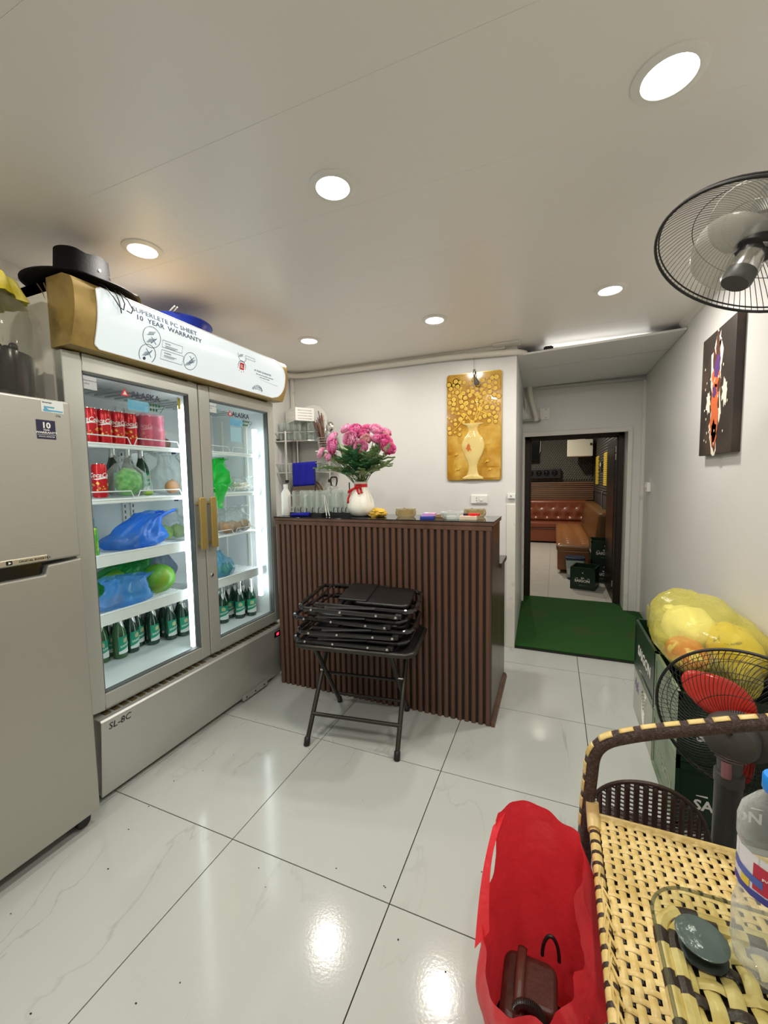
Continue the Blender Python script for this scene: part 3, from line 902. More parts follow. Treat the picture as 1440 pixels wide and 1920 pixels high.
# ================================================================= steel refrigerator
def refrigerator():
    x1, y0, y1 = -.515, -.80, -.124
    t = thing('refrigerator', 'champagne steel two-door refrigerator beside the display fridge', 'fridge', (-.82, -.46, 0))
    B().box(-1.10, x1 - .062, y0 + .004, y1 - .004, .035, 1.535).build('cabinet', mat('fridge_grey', (.20, .19, .17), .4, metal=.4), t, bev=.006)
    d = B(); d.box(x1 - .06, x1, y0, y1, 1.012, 1.549)
    up = d.build('door', M['samsung'], t, bev=.008, seg=3)
    d = B()
    poly = [(y0, .055), (y1, .055), (y1, 1.004), (y1 - .105, .998), (y1 - .115, .968), (y0, .968)]
    d.prism(poly, x1 - .06, x1, lambda y, z, x: (x, y, z))
    lo = d.build('door', M['samsung'], t, bev=.005, seg=3)
    B().box(x1 - .058, x1 - .022, y0, y1 - .112, .955, 1.013).build('grip_recess', M['gloss'], lo)
    s = B(); s.box(x1 - .012, x1 + .004, y0, y1 - .105, 1.016, 1.036); bar = s.build('trim_bar', M['brass'], up, bev=.003)
    mp = lambda y, z: plane_map((x1 + .0042, y, z), (0, 1, 0), (0, 0, 1))
    text(bar, 'lettering', 'DIGITAL INVERTER', mp(-.31, 1.0225), .0065, M['dark'], 'LEFT', wide=1.1)
    s = B(); s.prism(rrect(.008, .0065, .003), 0, .0006, mp(-.335, 1.026)); s.build('logo', M['dark'], bar)
    s = B(); s.prism([(-.002, -.004), (.005, 0), (-.002, .004)], .0008, .0012, mp(-.335, 1.026)); s.build('logo_line', M['letter'], bar)
    mp = lambda y, z: plane_map((x1 + .0004, y, z), (0, 1, 0), (0, 0, 1))
    s = B(); s.prism(rrect(.0275, .031, .001), 0, .0006, mp(-.2035, 1.447)); st = s.build('warranty_sticker', M['navy'], up)
    q = lambda z: plane_map((x1 + .0012, -.2035, z), (0, 1, 0), (0, 0, 1))
    text(st.parent, 'lettering', '10', q(1.452), .018, M['letter'], bold=.03); text(up, 'lettering', 'YEAR', q(1.443), .0055, M['letter'], bold=.01)
    text(up, 'lettering', 'WARRANTY', q(1.434), .0062, M['letter'], bold=.02, wide=1.25); text(up, 'lettering', 'DIGITAL INVERTER', q(1.422), .0038, M['letter'])
    s = B(); s.box(x1 + .0012, x1 + .0016, -.23, -.178, 1.4295, 1.4305); s.build('sticker_line', M['letter'], up)
    s = B(); s.prism([(-.033, -.02), (.033, -.02), (.033, .02), (-.033, .02)], 0, .0006, mp(-.180, 1.525)); s.build('energy_sticker', M['paper'], up)
    s = B(); s.box(x1 + .001, x1 + .0014, -.208, -.150, 1.508, 1.513); s.box(x1 + .001, x1 + .0014, -.205, -.175, 1.519, 1.524); s.prism([(-.025, -.018), (-.005, -.018), (-.025, .0)], .0007, .0012, mp(-.180, 1.525)); s.build('sticker_mark', M['blueL'], up)
    text(up, 'lettering', 'Inverter', plane_map((x1 + .0012, -.195, 1.534), (0, 1, 0), (0, 0, 1)), .006, M['ink']); text(up, 'lettering', '176', plane_map((x1 + .0004, -.165, 1.492), (0, 1, 0), (0, 0, 1)), .007, M['ink'])
    for y in (-.165, -.76):
        for x in (-.56, -1.05):
            s = B(); s.lathe([(.022, -.016), (.026, -.012), (.026, .012), (.022, .016)], 16, (x, y, .0262), (1, .15, 0)); s.box(x - .012, x + .012, y - .012, y + .012, .035, .06)
            s.build('castor', M['black'], t, smooth=True)
refrigerator()

# ================================================================= soft goods and produce
def bag_shape(b, c, r, h, seed, neck=.25, fold=.10, nz=.20, lean=(0, 0), top=.62, k=7, nu=72, nv=34, flare=.5):
    """a filled plastic bag: rounded, creased, gathered at the top"""
    c = Vector(c); sx, sy = r
    rr = random.Random(seed); ph = [rr.uniform(0, 6.28) for _ in range(4)]
    def fn(u, v):
        a = 2 * PI * u
        if v < .12: q = math.sin(v / .12 * PI / 2) * .9
        elif v < top: q = .9 + .1 * math.sin((v - .12) / (top - .12) * PI)
        else:
            s = (v - top) / (1 - top)
            q = neck + (.9 - neck) * (1 - s) ** 1.6 + (flare * neck * max(0, s - .7) / .3)
        up = max(0, (v - .3) / .7)
        q *= 1 + fold * up * math.sin(k * a + ph[0] + 3 * v) + fold * .6 * up * math.sin((2 * k + 1) * a + ph[1])
        z = (max(0, v - .06)) / .94 * h
        d = Vector((math.cos(a) * sx * q, math.sin(a) * sy * q, z))
        n = noise.noise(Vector((d.x * 13, d.y * 13, d.z * 13 + seed * 3.1)))
        n2 = noise.noise(Vector((d.x * 32, d.y * 32, d.z * 22 + seed))) * .8 + (.28 - abs(noise.noise(Vector((d.x * 19 + seed, d.y * 19, d.z * 17)))) * 1.3)
        w = min(1, v * 4)
        d.x *= 1 + nz * n * 1.4 * w + nz * .6 * n2; d.y *= 1 + nz * n * 1.4 * w + nz * .6 * n2
        d.z *= 1 + nz * .6 * n * w
        d.x += lean[0] * up * up; d.y += lean[1] * up * up
        return c + d
    b.grid(fn, nu, nv, cu=True)
    return fn(0, 1), Vector((c.x + lean[0], c.y + lean[1], c.z + h))

def plastic_bag(name, label, c, r, h, m, seed, group=None, ears=1, **k):
    t = thing(name, label, 'bag', c, group)
    b = B()
    _, top = bag_shape(b, c, r, h, seed, **k)
    b.build('film', m, t, smooth=True, ang=70)
    rr = random.Random(seed + 50)
    for e in range(ears):
        a = rr.uniform(0, 6.28) if ears > 1 else k.get('lean', (0, 1)) and math.atan2(*(k.get('lean', (0, 1))[::-1]))
        a += e * 2.6
        L = h * .32
        p = B()
        def ear(u, v, a=a):
            w = (v - .5) * (.012 + .05 * math.sin(PI * min(1, u * .9 + .1))) * (h / .2)
            f = .006 * math.sin(v * 14 + u * 3)
            d = Vector((math.cos(a), math.sin(a), 0)); s = Vector((-math.sin(a), math.cos(a), 0))
            return top + d * (L * u * .8) + s * w + Vector((0, 0, L * (u * .55 - u * u * .6) + f - .006))
        p.grid(ear, 8, 9)
        p.build('tied_handle', m, t, smooth=True)
    return t

def fruit(name, label, c, r, m, group=None, sq=(1, 1, 1), lump=.03, seed=0):
    b = B()
    b.ball(c, (r * sq[0], r * sq[1], r * sq[2]), 20, 12, lambda d: 1 + lump * noise.noise(d * 2.2 + Vector((seed, 0, 0))))
    t = thing(name, label, 'fruit', (c[0], c[1], c[2] - r * sq[2]), group)
    b.build('flesh', m, t, smooth=True)
    s = B(); s.lathe([(.004, 0), (.003, .005)], 6, (c[0], c[1], c[2] + r * sq[2] * .97)); s.build('stalk', M['stem'], t)
    return t

F = dict(
    blue=film('blue_bag_film', (.025, .21, .85), .50, .15, tint=(.40, .65, 1), edge=.4, bump=(46, 1.0)),
    blue2=film('pale_blue_bag_film', (.10, .36, .82), .40, .16, tint=(.5, .75, 1), edge=.4, bump=(46, 1.0)),
    green=film('green_bag_film', (.01, .55, .06), .6, .16, tint=(.3, 1, .35), edge=.35, bump=(46, 1.0)),
    dgreen=film('deep_green_bag_film', (.005, .28, .04), .6, .16, tint=(.3, .9, .35), edge=.35, bump=(46, 1.0)),
    clear=film('clear_bag_film', (.55, .58, .57), .13, .12, tint=(.96, .98, .98), edge=.55, bump=(46, 1.0)),
    pink=film('pink_wrap', (.75, .25, .38), .34, .15, tint=(1, .75, .8), edge=.4, bump=(22, .6)),
    yellow=film('yellow_bag_film', (.74, .68, .16), .22, .2, tint=(1, .97, .60), edge=.4, bump=(26, .9)),
)

# cans
def can_proto():
    t = thing('drink_can', 'red drink can', 'can')
    b = B(); b.lathe([(.023, 0), (.026, .004), (.0285, .010), (.0285, .128), (.024, .142)], 24); b.build('body', M['can'], t, smooth=True)
    b = B(); b.lathe([(.0243, .1415), (.025, .1445), (.023, .145), (.022, .142), (0, .142)], 24); b.build('lid', M['chrome'], t, smooth=True)
    cm = lambda z0: (lambda x, y, z: ((.0287 + z) * math.cos(x / .0287), (.0287 + z) * math.sin(x / .0287), z0 + y))
    text(t, 'lettering', 'CocaCola', cm(.086), .019, M['letter'], shear=.35, bold=.015, wide=.86)
    b = B()
    for k in range(9):
        a, w = -.032 + .064 * k / 8, .0028 * math.sin(PI * k / 8) + .0006
        b.box(0, .0004, a, a + .008, -w, w, Matrix.Translation((0, 0, 0)))
    vs = [cm(.081)(v[1], v[2] + .003 * math.sin(v[1] * 90), v[0]) for v in b.v]; b.v = [tuple(v) for v in vs]
    b.build('swash', M['letter'], t)
    b = B(); rr = random.Random(2)
    for k in range(16):
        x, y, s = rr.uniform(-.04, .04), rr.uniform(-.045, -.01), rr.uniform(.003, .0065)
        b.prism([(-s, 0), (0, -s), (s, 0), (0, s)], 0, .0004, lambda p, q, z, x=x, y=y: cm(.072)(x + p, y + q, z))
    b.build('gold_pattern', M['cang'], t)
    return t
cp = can_proto()
used = [0]
def can(x, y, z, rz, label, group=None):
    o = cp if not used[0] else copy_tree(cp)
    used[0] = 1
    o.location = (x, y, z); o.rotation_euler = (0, 0, rz)
    tag(o, label, 'can')
    if group: o['group'] = group
    elif 'group' in o: del o['group']
can(-.745, .105, 1.2075, R(-25), 'single red drink can standing on the second fridge shelf beside a clear bag')
rowname = ['front', 'second', 'third']
for r_ in range(3):
    for k in range(4):
        can(-.755 - r_ * .0585, .088 + k * .0585, 1.4375, R(-50 + 14 * k + 9 * r_), ('red drink can, top fridge shelf, %s from the door frame, %s row' % (('first', 'second', 'third', 'fourth')[k], rowname[r_])), 'loose red cans, %s row' % rowname[r_])
    for k in range(2):
        can(-.745 - r_ * .0585, .332 + k * .0585, 1.4375, R(-30 + 20 * k), 'red drink can in the pink shrink wrap, %s row, %s the loose cans' % (rowname[r_], ('next to', 'farther from')[k]), 'red cans inside the shrink wrap')
t = thing('shrink_wrap', 'crinkled pink shrink wrap around six red cans', 'plastic wrap', (-.80, .36, 1.4375))
b = B()
def wrapf(u, v):
    a = 2 * PI * u
    p = rrect(.091, .062, .03, 7)
    k = int(u * len(p)) % len(p)
    x, y = p[k]
    q = 1 + .05 * noise.noise(Vector((x * 40, y * 40, v * 9)))
    return (-.803 + x * q, .361 + y * q, 1.4385 + .150 * v)
b.grid(wrapf, 32, 10, cu=True); b.build('film', F['pink'], t, smooth=True, ang=70)
# tan can lying low at the end of that shelf
t = thing('paper_cup', 'tan printed cup behind the shrink-wrapped cans', 'cup', (-.80, .448, 1.4375))
b = B(); b.lathe([(.020, 1.4375), (.026, 1.525), (.027, 1.528)], 20, (-.80, .452, 0)); b.build('body', mat('tan_paper', (.42, .30, .10), .5, var=((.6, .45, .2), 40, .5, .6)), t, smooth=True)
fruit('onion', 'brown round onion at the end of the top fridge shelf', (-.83, .50, 1.467), .030, mat('onion_skin', (.24, .12, .10), .35), sq=(1, 1, .98))

# second shelf, bottles behind and bags in front
def bottle_proto(gm):
    t = thing('beer_bottle', 'green bottle', 'bottle')
    b = B(); b.lathe([(.026, 0), (.031, .004), (.0315, .012), (.0315, .118), (.029, .135), (.019, .165), (.0145, .185), (.0135, .222), (.015, .226), (.015, .232)], 24); b.build('glass', gm, t, smooth=True)
    b = B(); b.lathe([(.0150, .178), (.0142, .222), (.0165, .228), (.0165, .235), (.014, .240), (0, .240)], 20, fold=lambda a, h: 1 + (.0 if h > .2 else .05 * math.sin(3 * a)))
    b.build('foil_cap', M['foil'], t, smooth=True)
    b = B()
    def foil(u, v):
        a = -1.0 + 2.0 * u; z = .188 - v * .040 * (1 - abs(2 * u - 1))
        r = .0152 + (.188 - z) * .27
        return (r * math.cos(a), r * math.sin(a), z)
    b.grid(foil, 9, 6); b.build('foil_tongue', M['foil'], t, smooth=True)
    cm = lambda x, y, z: ((.0319 + z) * math.cos(x / .0319), (.0319 + z) * math.sin(x / .0319), .075 + y)
    b = B(); b.grid(lambda u, v: cm(-.034 + .068 * u, -.050 + .085 * v, 0), 13, 5); b.build('label_paper', M['greenL'], t, smooth=True)
    b = B()
    b.grid(lambda u, v: cm(-.034 + .068 * u, -.050 + v * (.012 + .022 * u), .0005), 13, 3); b.build('label_band', M['paper'], t, smooth=True)
    b = B(); b.grid(lambda u, v: cm(-.012 + .024 * u, .004 + .024 * v * (1 - .3 * abs(2 * u - 1)), .0008), 7, 4)
    b.build('emblem', mat('label_gold', (.50, .52, .28), .4), t, smooth=True)
    text(t, 'lettering', 'SAIGON', lambda x, y, z: cm(x, y - .014 + x * .2, z + .0008), .010, M['letter'], bold=.015)
    return t
bp = bottle_proto(M['bottle']); bp2 = None
bu = [0]
def bottle(x, y, z, rz, label, group, pale=False):
    o = bp if not bu[0] else copy_tree(bp)
    bu[0] = 1
    o.location = (x, y, z); o.rotation_euler = (0, 0, rz)
    tag(o, label, 'bottle', group)
    if pale:
        for ch in o.children:
            if ch.name.startswith('glass'):
                ch.data = ch.data.copy(); ch.data.materials[0] = M['bottle2']
for i, (x, y) in enumerate(((-.90, .270), (-.885, .335), (-.87, .395))):
    bottle(x, y, 1.2075, R(30), 'green bottle behind the bagged green fruit, %s from the single can' % ('first', 'second', 'third')[i], 'bottles behind the bagged green fruit')
ORD = ('first', 'second', 'third', 'fourth', 'fifth', 'sixth', 'seventh')
BOTN = ['', '', 'first with full label in front', 'half hidden behind the first', 'second with full label in front', 'half hidden behind the second', 'third with full label in front', 'half hidden behind the third', 'by the centre post', 'back row, first from the refrigerator', 'back row, second from the refrigerator', 'back row, third from the refrigerator', 'next to the centre post, rear']
spots = [(-.975, .205, 1), (-.945, .275, 1), (-.955, .345, 0), (-.995, .405, 0), (-.945, .455, 0), (-1.0, .485, 0), (-.915, .540, 0), (-.985, .56, 0), (-.895, .605, 0), (-1.01, .27, 0), (-1.02, .34, 0), (-1.02, .62, 0), (-.95, .64, 0)]
for i, (x, y, p) in enumerate(spots):
    bottle(x, y, .4055, R(-30 + (i * 47) % 50), 'dark green beer bottle, fridge floor, wide door, ' + BOTN[i] if not p else 'paler green beer bottle on the fridge floor, %s from the steel refrigerator' % ORD[i], 'bottles on the fridge floor, wide door' if not p else 'pale bottles on the fridge floor', p)
for i, (x, y, p) in enumerate([(-.83, .845, 0), (-.865, .93, 0), (-.80, .955, 0), (-.765, 1.02, 0), (-.90, .87, 0), (-.90, 1.02, 0), (-.84, 1.03, 0)]):
    bottle(x, y, .4055, R(-40 + (i * 31) % 30), 'dark green beer bottle, fridge floor, locked door, ' + ('at the handle edge', 'second, set back', 'with its label facing out', 'closest to the counter', 'hidden at the handle edge', 'rear, behind the last one', 'rear, between the labelled and last ones')[i], 'bottles on the fridge floor, narrow door')

fruit('soursop', 'large green knobbly fruit in a clear bag on the second fridge shelf', (-.745, .232, 1.272), .060, mat('soursop_skin', (.05, .40, .03), .4, var=((.25, .62, .12), 45, .42, .6)), sq=(.85, .95, 1.06), lump=.12)
plastic_bag('clear_bag', 'clear crinkled bag around the green knobbly fruit', (-.750, .225, 1.2085), (.072, .085), .185, F['clear'], 4, ears=0)
plastic_bag('clear_bag', 'clear knotted bag with one orange fruit on the second fridge shelf', (-.80, .50, 1.2085), (.085, .085), .205, F['clear'], 9, neck=.35, lean=(0, -.03), flare=1.2)
fruit('orange', 'orange fruit inside the clear knotted bag', (-.79, .50, 1.2450), .036, M['orange'])
t = thing('lemon_slice', 'small yellow-green fruit wedge at the front of the second fridge shelf', 'fruit', (-.715, .285, 1.2085))
b = B(); b.ball((-.712, .30, 1.2195), (.014, .026, .0115), 12, 8); b.build('wedge', M['lime'], t, smooth=True)

# third shelf
plastic_bag('blue_bag', 'bright blue bag bulging with oranges on the third fridge shelf', (-.785, .275, .9665), (.085, .150), .160, F['blue'], 21, neck=.42, lean=(.02, .10), fold=.14, top=.4)
for x, y, w in ((-.765, .190, 'nearest the water bottle'), (-.770, .250, 'middle front'), (-.82, .215, 'rear')):
    fruit('orange', 'orange inside the bright blue bag, ' + w, (x, y, 1.0005), .033, M['orange'], 'oranges inside the blue bag')
plastic_bag('clear_bag', 'clear bag of limes beside the bright blue bag on the third fridge shelf', (-.90, .545, .9665), (.09, .10), .15, F['clear'], 31, neck=.3, ears=1, lean=(0, .03))
for x, y, w in ((-.86, .50, 'beside the blue bag'), (-.875, .585, 'by the centre post'), (-.94, .54, 'at the rear')):
    fruit('lime', 'green lime inside the clear bag on the third fridge shelf, ' + w, (x, y, 1.0045), .037, M['lime'], 'limes in the clear bag')
t = thing('water_bottle', 'small blue-capped water bottle at the edge of the third fridge shelf', 'bottle', (-.80, .075, .9665))
b = B(); b.lathe([(.024, .967), (.028, .972), (.028, 1.02), (.026, 1.03), (.028, 1.04), (.028, 1.12), (.012, 1.155), (.011, 1.165)], 20, (-.80, .072, 0)); b.build('body', film('bottle_clear', (.55, .72, .85), .3, .1, edge=.5), t, smooth=True)
b = B(); b.lathe([(.0285, 1.075), (.0285, 1.118)], 20, (-.80, .072, 0)); b.build('label_paper', M['blueL'], t, smooth=True)
b = B(); b.lathe([(.014, 1.158), (.014, 1.178), (0, 1.178)], 16, (-.80, .072, 0)); b.build('cap', mat('blue_cap', (.02, .1, .5), .3), t, smooth=True)
t = thing('drink_can', 'slim green drink can at the edge of the third fridge shelf', 'can', (-.72, .055, .9665))
b = B(); b.lathe([(.018, .967), (.022, .972), (.022, 1.075), (.018, 1.085), (0, 1.085)], 20, (-.725, .045, 0)); b.build('body', mat('lime_can', (.10, .42, .05), .3, metal=.3, var=((.6, .65, .1), 20, .5, .6)), t, smooth=True)
b = B(); b.lathe([(.017, 1.0852), (.0185, 1.087), (.016, 1.0885), (0, 1.087)], 20, (-.725, .045, 0)); b.build('lid', M['chrome'], t, smooth=True)

# fourth shelf: green pomelos and blue bag
pm = mat('pomelo_skin', (.11, .33, .02), .35, var=((.24, .36, .03), 12, .45, .62), bump=(200, .1))
fruit('pomelo', 'large glossy green pomelo in the open end of the green bag', (-.775, .375, .7940), .072, pm, sq=(1, 1.1, 1))
fruit('pomelo', 'green pomelo half hidden under the green bag film', (-.87, .215, .7940), .072, pm, sq=(1, 1.05, 1))
fruit('pomelo', 'green pomelo at the door frame end of the fourth fridge shelf', (-.88, .055, .7860), .064, pm)
plastic_bag('green_bag', 'deep green bag wrapped over pomelos on the fourth fridge shelf', (-.90, .27, .7215), (.10, .165), .185, F['dgreen'], 41, neck=.4, lean=(.05, .06), fold=.16, ears=2)
plastic_bag('blue_bag', 'pale blue flattened bag at the front of the fourth fridge shelf', (-.745, .175, .7215), (.060, .150), .125, F['blue2'], 47, neck=.55, fold=.16, lean=(-.02, .04), top=.35, ears=0)
for x, y in ((-.735, .085), (-.75, .145)):
    fruit('red_apple', 'reddish fruit inside the pale blue flattened bag', (x, y, .7515), .029, mat('red_apple_skin', (.55, .12, .13), .4), 'red fruit in the pale blue bag')
plastic_bag('blue_bag', 'dull blue bag behind the big pomelo on the fourth fridge shelf', (-.96, .53, .7215), (.07, .09), .20, film('dull_blue_film', (.10, .16, .25), .6, .25, edge=.3, bump=(25, .7)), 52, neck=.4)

# right half
plastic_bag('green_bag', 'bright green bag hanging over the edge of the second fridge shelf', (-.745, .735, 1.2085), (.070, .105), .190, F['green'], 61, neck=.3, lean=(0, .03), fold=.16, flare=1.0)
b = B()
def flap(u, v):
    return Vector((-.664 + .006 * math.sin(u * 9) + .004 * math.sin(v * 8), .655 + .11 * u * (1 - v * .75) + .02 * v, 1.255 - .135 * v + .004 * math.sin(u * 14)))
b.grid(flap, 9, 9)
o = [q for q in bpy.data.objects if q.get('label', '').startswith('bright green bag hanging')][0]
b.build('hanging_flap', F['green'], o, smooth=True)
plastic_bag('clear_bag', 'clear bag of noodles on the second fridge shelf beside the bright green bag', (-.76, .965, 1.2085), (.06, .085), .085, F['clear'], 66, neck=.6, ears=0, top=.5)
t = thing('noodle_bundle', 'white tangled noodles in a clear bag on the second fridge shelf', 'food', (-.76, .965, 1.209))
b = B(); rr = random.Random(8)
for k in range(22):
    p = [Vector((-.76 + rr.uniform(-.03, .03), .965 + rr.uniform(-.06, .06), 1.214 + rr.uniform(0, .05))) for _ in range(5)]
    b.tube(p, .003, 5)
o = b.build('noodle', mat('noodle_white', (.82, .78, .66), .5), t, smooth=True); o['kind'] = 'stuff'
plastic_bag('clear_bag', 'clear handled bag of tan roots on the third fridge shelf', (-.75, .865, .9665), (.085, .125), .155, F['clear'], 71, neck=.28, lean=(0, .05), fold=.16, flare=1.4)
for i, (x, y, r_) in enumerate(((-.715, .790, .036), (-.725, .865, .034), (-.72, .935, .038), (-.79, .83, .036), (-.79, .91, .034))):
    fruit('tan_root', 'tan round root inside the clear handled bag, ' + ('front, by the handles', 'front, middle', 'front, by the counter side', 'rear, by the handles', 'rear, by the counter side')[i], (x, y, .9670 + r_ * .9), r_, M['potato'], 'tan roots in the clear bag', sq=(1, 1.1, .9), lump=.1, seed=i)
plastic_bag('blue_bag', 'small blue bag behind the tan roots on the third fridge shelf', (-.90, .745, .9665), (.06, .07), .17, F['blue'], 75, neck=.35)
plastic_bag('blue_bag', 'blue and green tied bag on the fourth fridge shelf of the narrow door', (-.765, .755, .7215), (.080, .095), .150, film('teal_bag_film', (.06, .30, .48), .5, .22, edge=.45, bump=(30, .8)), 81, neck=.25, lean=(0, -.02))
for x, y in ((-.735, .79), (-.75, .715)):
    fruit('lime', 'green lime inside the blue and green tied bag', (x, y, .7565), .034, M['lime'], 'limes in the tied bag')

# ---------------------------------------------------------------- on top of the fridges
def hat():
    c = Vector((-.672, .050, 2.003))
    t = thing('cowboy_hat', 'black brimmed hat lying on the end of the display fridge header', 'hat', c)
    fm = mat('black_felt', (.006, .006, .0065), .7, spec=.25, bump=(120, .2))
    b = B()
    def brim(u, v):
        a = 2 * PI * u; r = .085 + .100 * v
        z = .012
        droop = -.055 * v * v * max(0, math.cos(a - .75)) ** 2
        up = -.006 * v * max(0, -math.sin(a)) ** 2
        return c + Vector((r * 1.0 * math.cos(a), r * 1.06 * math.sin(a), z + up + (max(droop, -.012) if math.cos(a) * r > .15 else 0) + .004 * v))
    b.grid(brim, 48, 8, cu=True); b.build('brim', fm, t, smooth=True, solid=.004)
    b = B()
    def crown(u, v):
        a = 2 * PI * u
        if v < .7: q = v / .7; r, z = .090 - .008 * q, .012 + .128 * q
        else: q = (v - .7) / .3; r, z = .082 * (1 - q), .140 + .010 * q * (1 - q)
        dent = -.028 * (1 if v > .6 else 0) * math.exp(-((r * math.sin(a + .3)) / .022) ** 2) * min(1, (v - .55) * 3)
        return c + Vector((r * .9 * math.cos(a), r * 1.12 * math.sin(a), z + dent))
    b.grid(crown, 40, 24, cu=True); b.build('crown', fm, t, smooth=True, ang=60)
    b = B(); b.lathe([(.089, .014), (.0885, .034)], 40, c, fold=lambda a, h: math.hypot(.92 * math.cos(a), 1.13 * math.sin(a))); b.build('band', M['black'], t, smooth=True)
    for a in (.15, .75, 1.3):
        b = B(); p = c + Vector((.9 * .0855 * math.cos(a), 1.12 * .0855 * math.sin(a), .082)); b.lathe([(.0055, 0), (.0045, .003)], 10, p, (math.cos(a), math.sin(a), .1)); b.build('eyelet', M['chrome'], t, smooth=True)
    b = B()
    P = lambda y, z, x=-.478: (x, y - .045, z)
    b.tube([P(.055, 2.0, -.52), P(.060, 1.985, -.495), P(.075, 1.955), P(.098, 1.925), P(.112, 1.920), P(.118, 1.945), P(.115, 1.985, -.495)], .0022, 6)
    b.tube([P(.098, 1.99, -.50), P(.100, 1.95, -.484), P(.103, 1.905)], .0022, 6)
    b.tube([P(.112, 1.99, -.50), P(.135, 1.965, -.484), P(.150, 1.935), P(.142, 1.918), P(.125, 1.922)], .0022, 6)
    b.build('cord', M['black'], t, smooth=True)
hat()
t = thing('blue_basin', 'round blue plastic basin on top of the display fridge', 'basin', (-.84, .60, 1.995))
b = B(); b.lathe([(0, 1.9965), (.115, 1.9965), (.122, 2.002), (.165, 2.098), (.180, 2.104), (.182, 2.098), (.172, 2.094), (.130, 2.004), (.120, 2.0025), (0, 2.0025)][0:1] + [(.115, 1.9965), (.122, 2.002), (.165, 2.098), (.180, 2.106), (.182, 2.100), (.170, 2.092), (.128, 2.003), (0, 2.003)], 44, (-.84, .62, 0))
b.build('bowl', mat('blue_plastic', (.012, .04, .42), .3), t, smooth=True)
t = thing('chopstick_pair', 'pair of pale sticks laid across the rim of the blue basin', 'sticks', (-.80, .50, 2.105))
b = B(); b.tube([(-.66, .46, 2.112), (-.97, .60, 2.114)], [.0035, .0045], 6); b.build('stick', M['white'], t)
b = B(); b.tube([(-.66, .475, 2.112), (-.96, .63, 2.114)], [.0035, .0045], 6); b.build('stick', M['white'], t)

def jar():
    c = (-.70, -.275, 0)
    t = thing('glass_jar', 'big clear jar of dark fruit wine under a yellow cover', 'jar', (c[0], c[1], 1.549))
    b = B(); b.lathe([(.10, 1.550), (.125, 1.556), (.135, 1.58), (.135, 1.82), (.125, 1.865), (.095, 1.895), (.092, 1.915)], 40, c); b.build('glass', film('jar_glass', (.34, .35, .31), .05, .04, tint=(.92, .93, .88), edge=.38), t, smooth=True)
    dk = mat('dark_wine', (.010, .007, .008), .15)
    b = B(); b.lathe([(0, 1.556), (.122, 1.558), (.131, 1.582), (.131, 1.70), (0, 1.70)], 40, c); b.build('wine', dk, t, smooth=True)
    rr = random.Random(4)
    b = B()
    for k in range(46):
        a, r = rr.uniform(0, 6.28), .12 * math.sqrt(rr.random())
        b.ball((c[0] + r * math.cos(a), c[1] + r * math.sin(a), 1.70 + rr.uniform(0, .025)), (.013, .013, .012), 8, 6)
    o = b.build('berries', dk, t, smooth=True); o['kind'] = 'stuff'
    b = B()
    def cover(u, v):
        a = 2 * PI * u
        r = (.100 * math.sin(min(1, v / .55) * PI / 2) if v < .55 else .100 + .028 * (v - .55) / .45) * (1 + .07 * v * math.sin(9 * a) + .05 * v * math.sin(17 * a + 1))
        z = 1.965 - .05 * v ** 1.5 - .075 * max(0, v - .5) + .012 * noise.noise(Vector((math.cos(a) * 3, math.sin(a) * 3, v * 4)))
        return (c[0] + r * math.cos(a), c[1] + r * math.sin(a), z)
    b.grid(cover, 54, 14, cu=True); b.build('cover', mat('yellow_wrap', (.55, .45, .02), .35, var=((.75, .66, .15), 18, .45, .65)), t, smooth=True, ang=70)
    b = B(); b.lathe([(.137, 1.640), (.137, 1.69)], 40, c); 
    text(t, 'lettering', '100', lambda x, y, z: (c[0] + (.1355 + z) * math.cos(x / .135 - .55), c[1] + (.1355 + z) * math.sin(x / .135 - .55), 1.63 + y), .022, M['letter'], bold=.02)
jar()
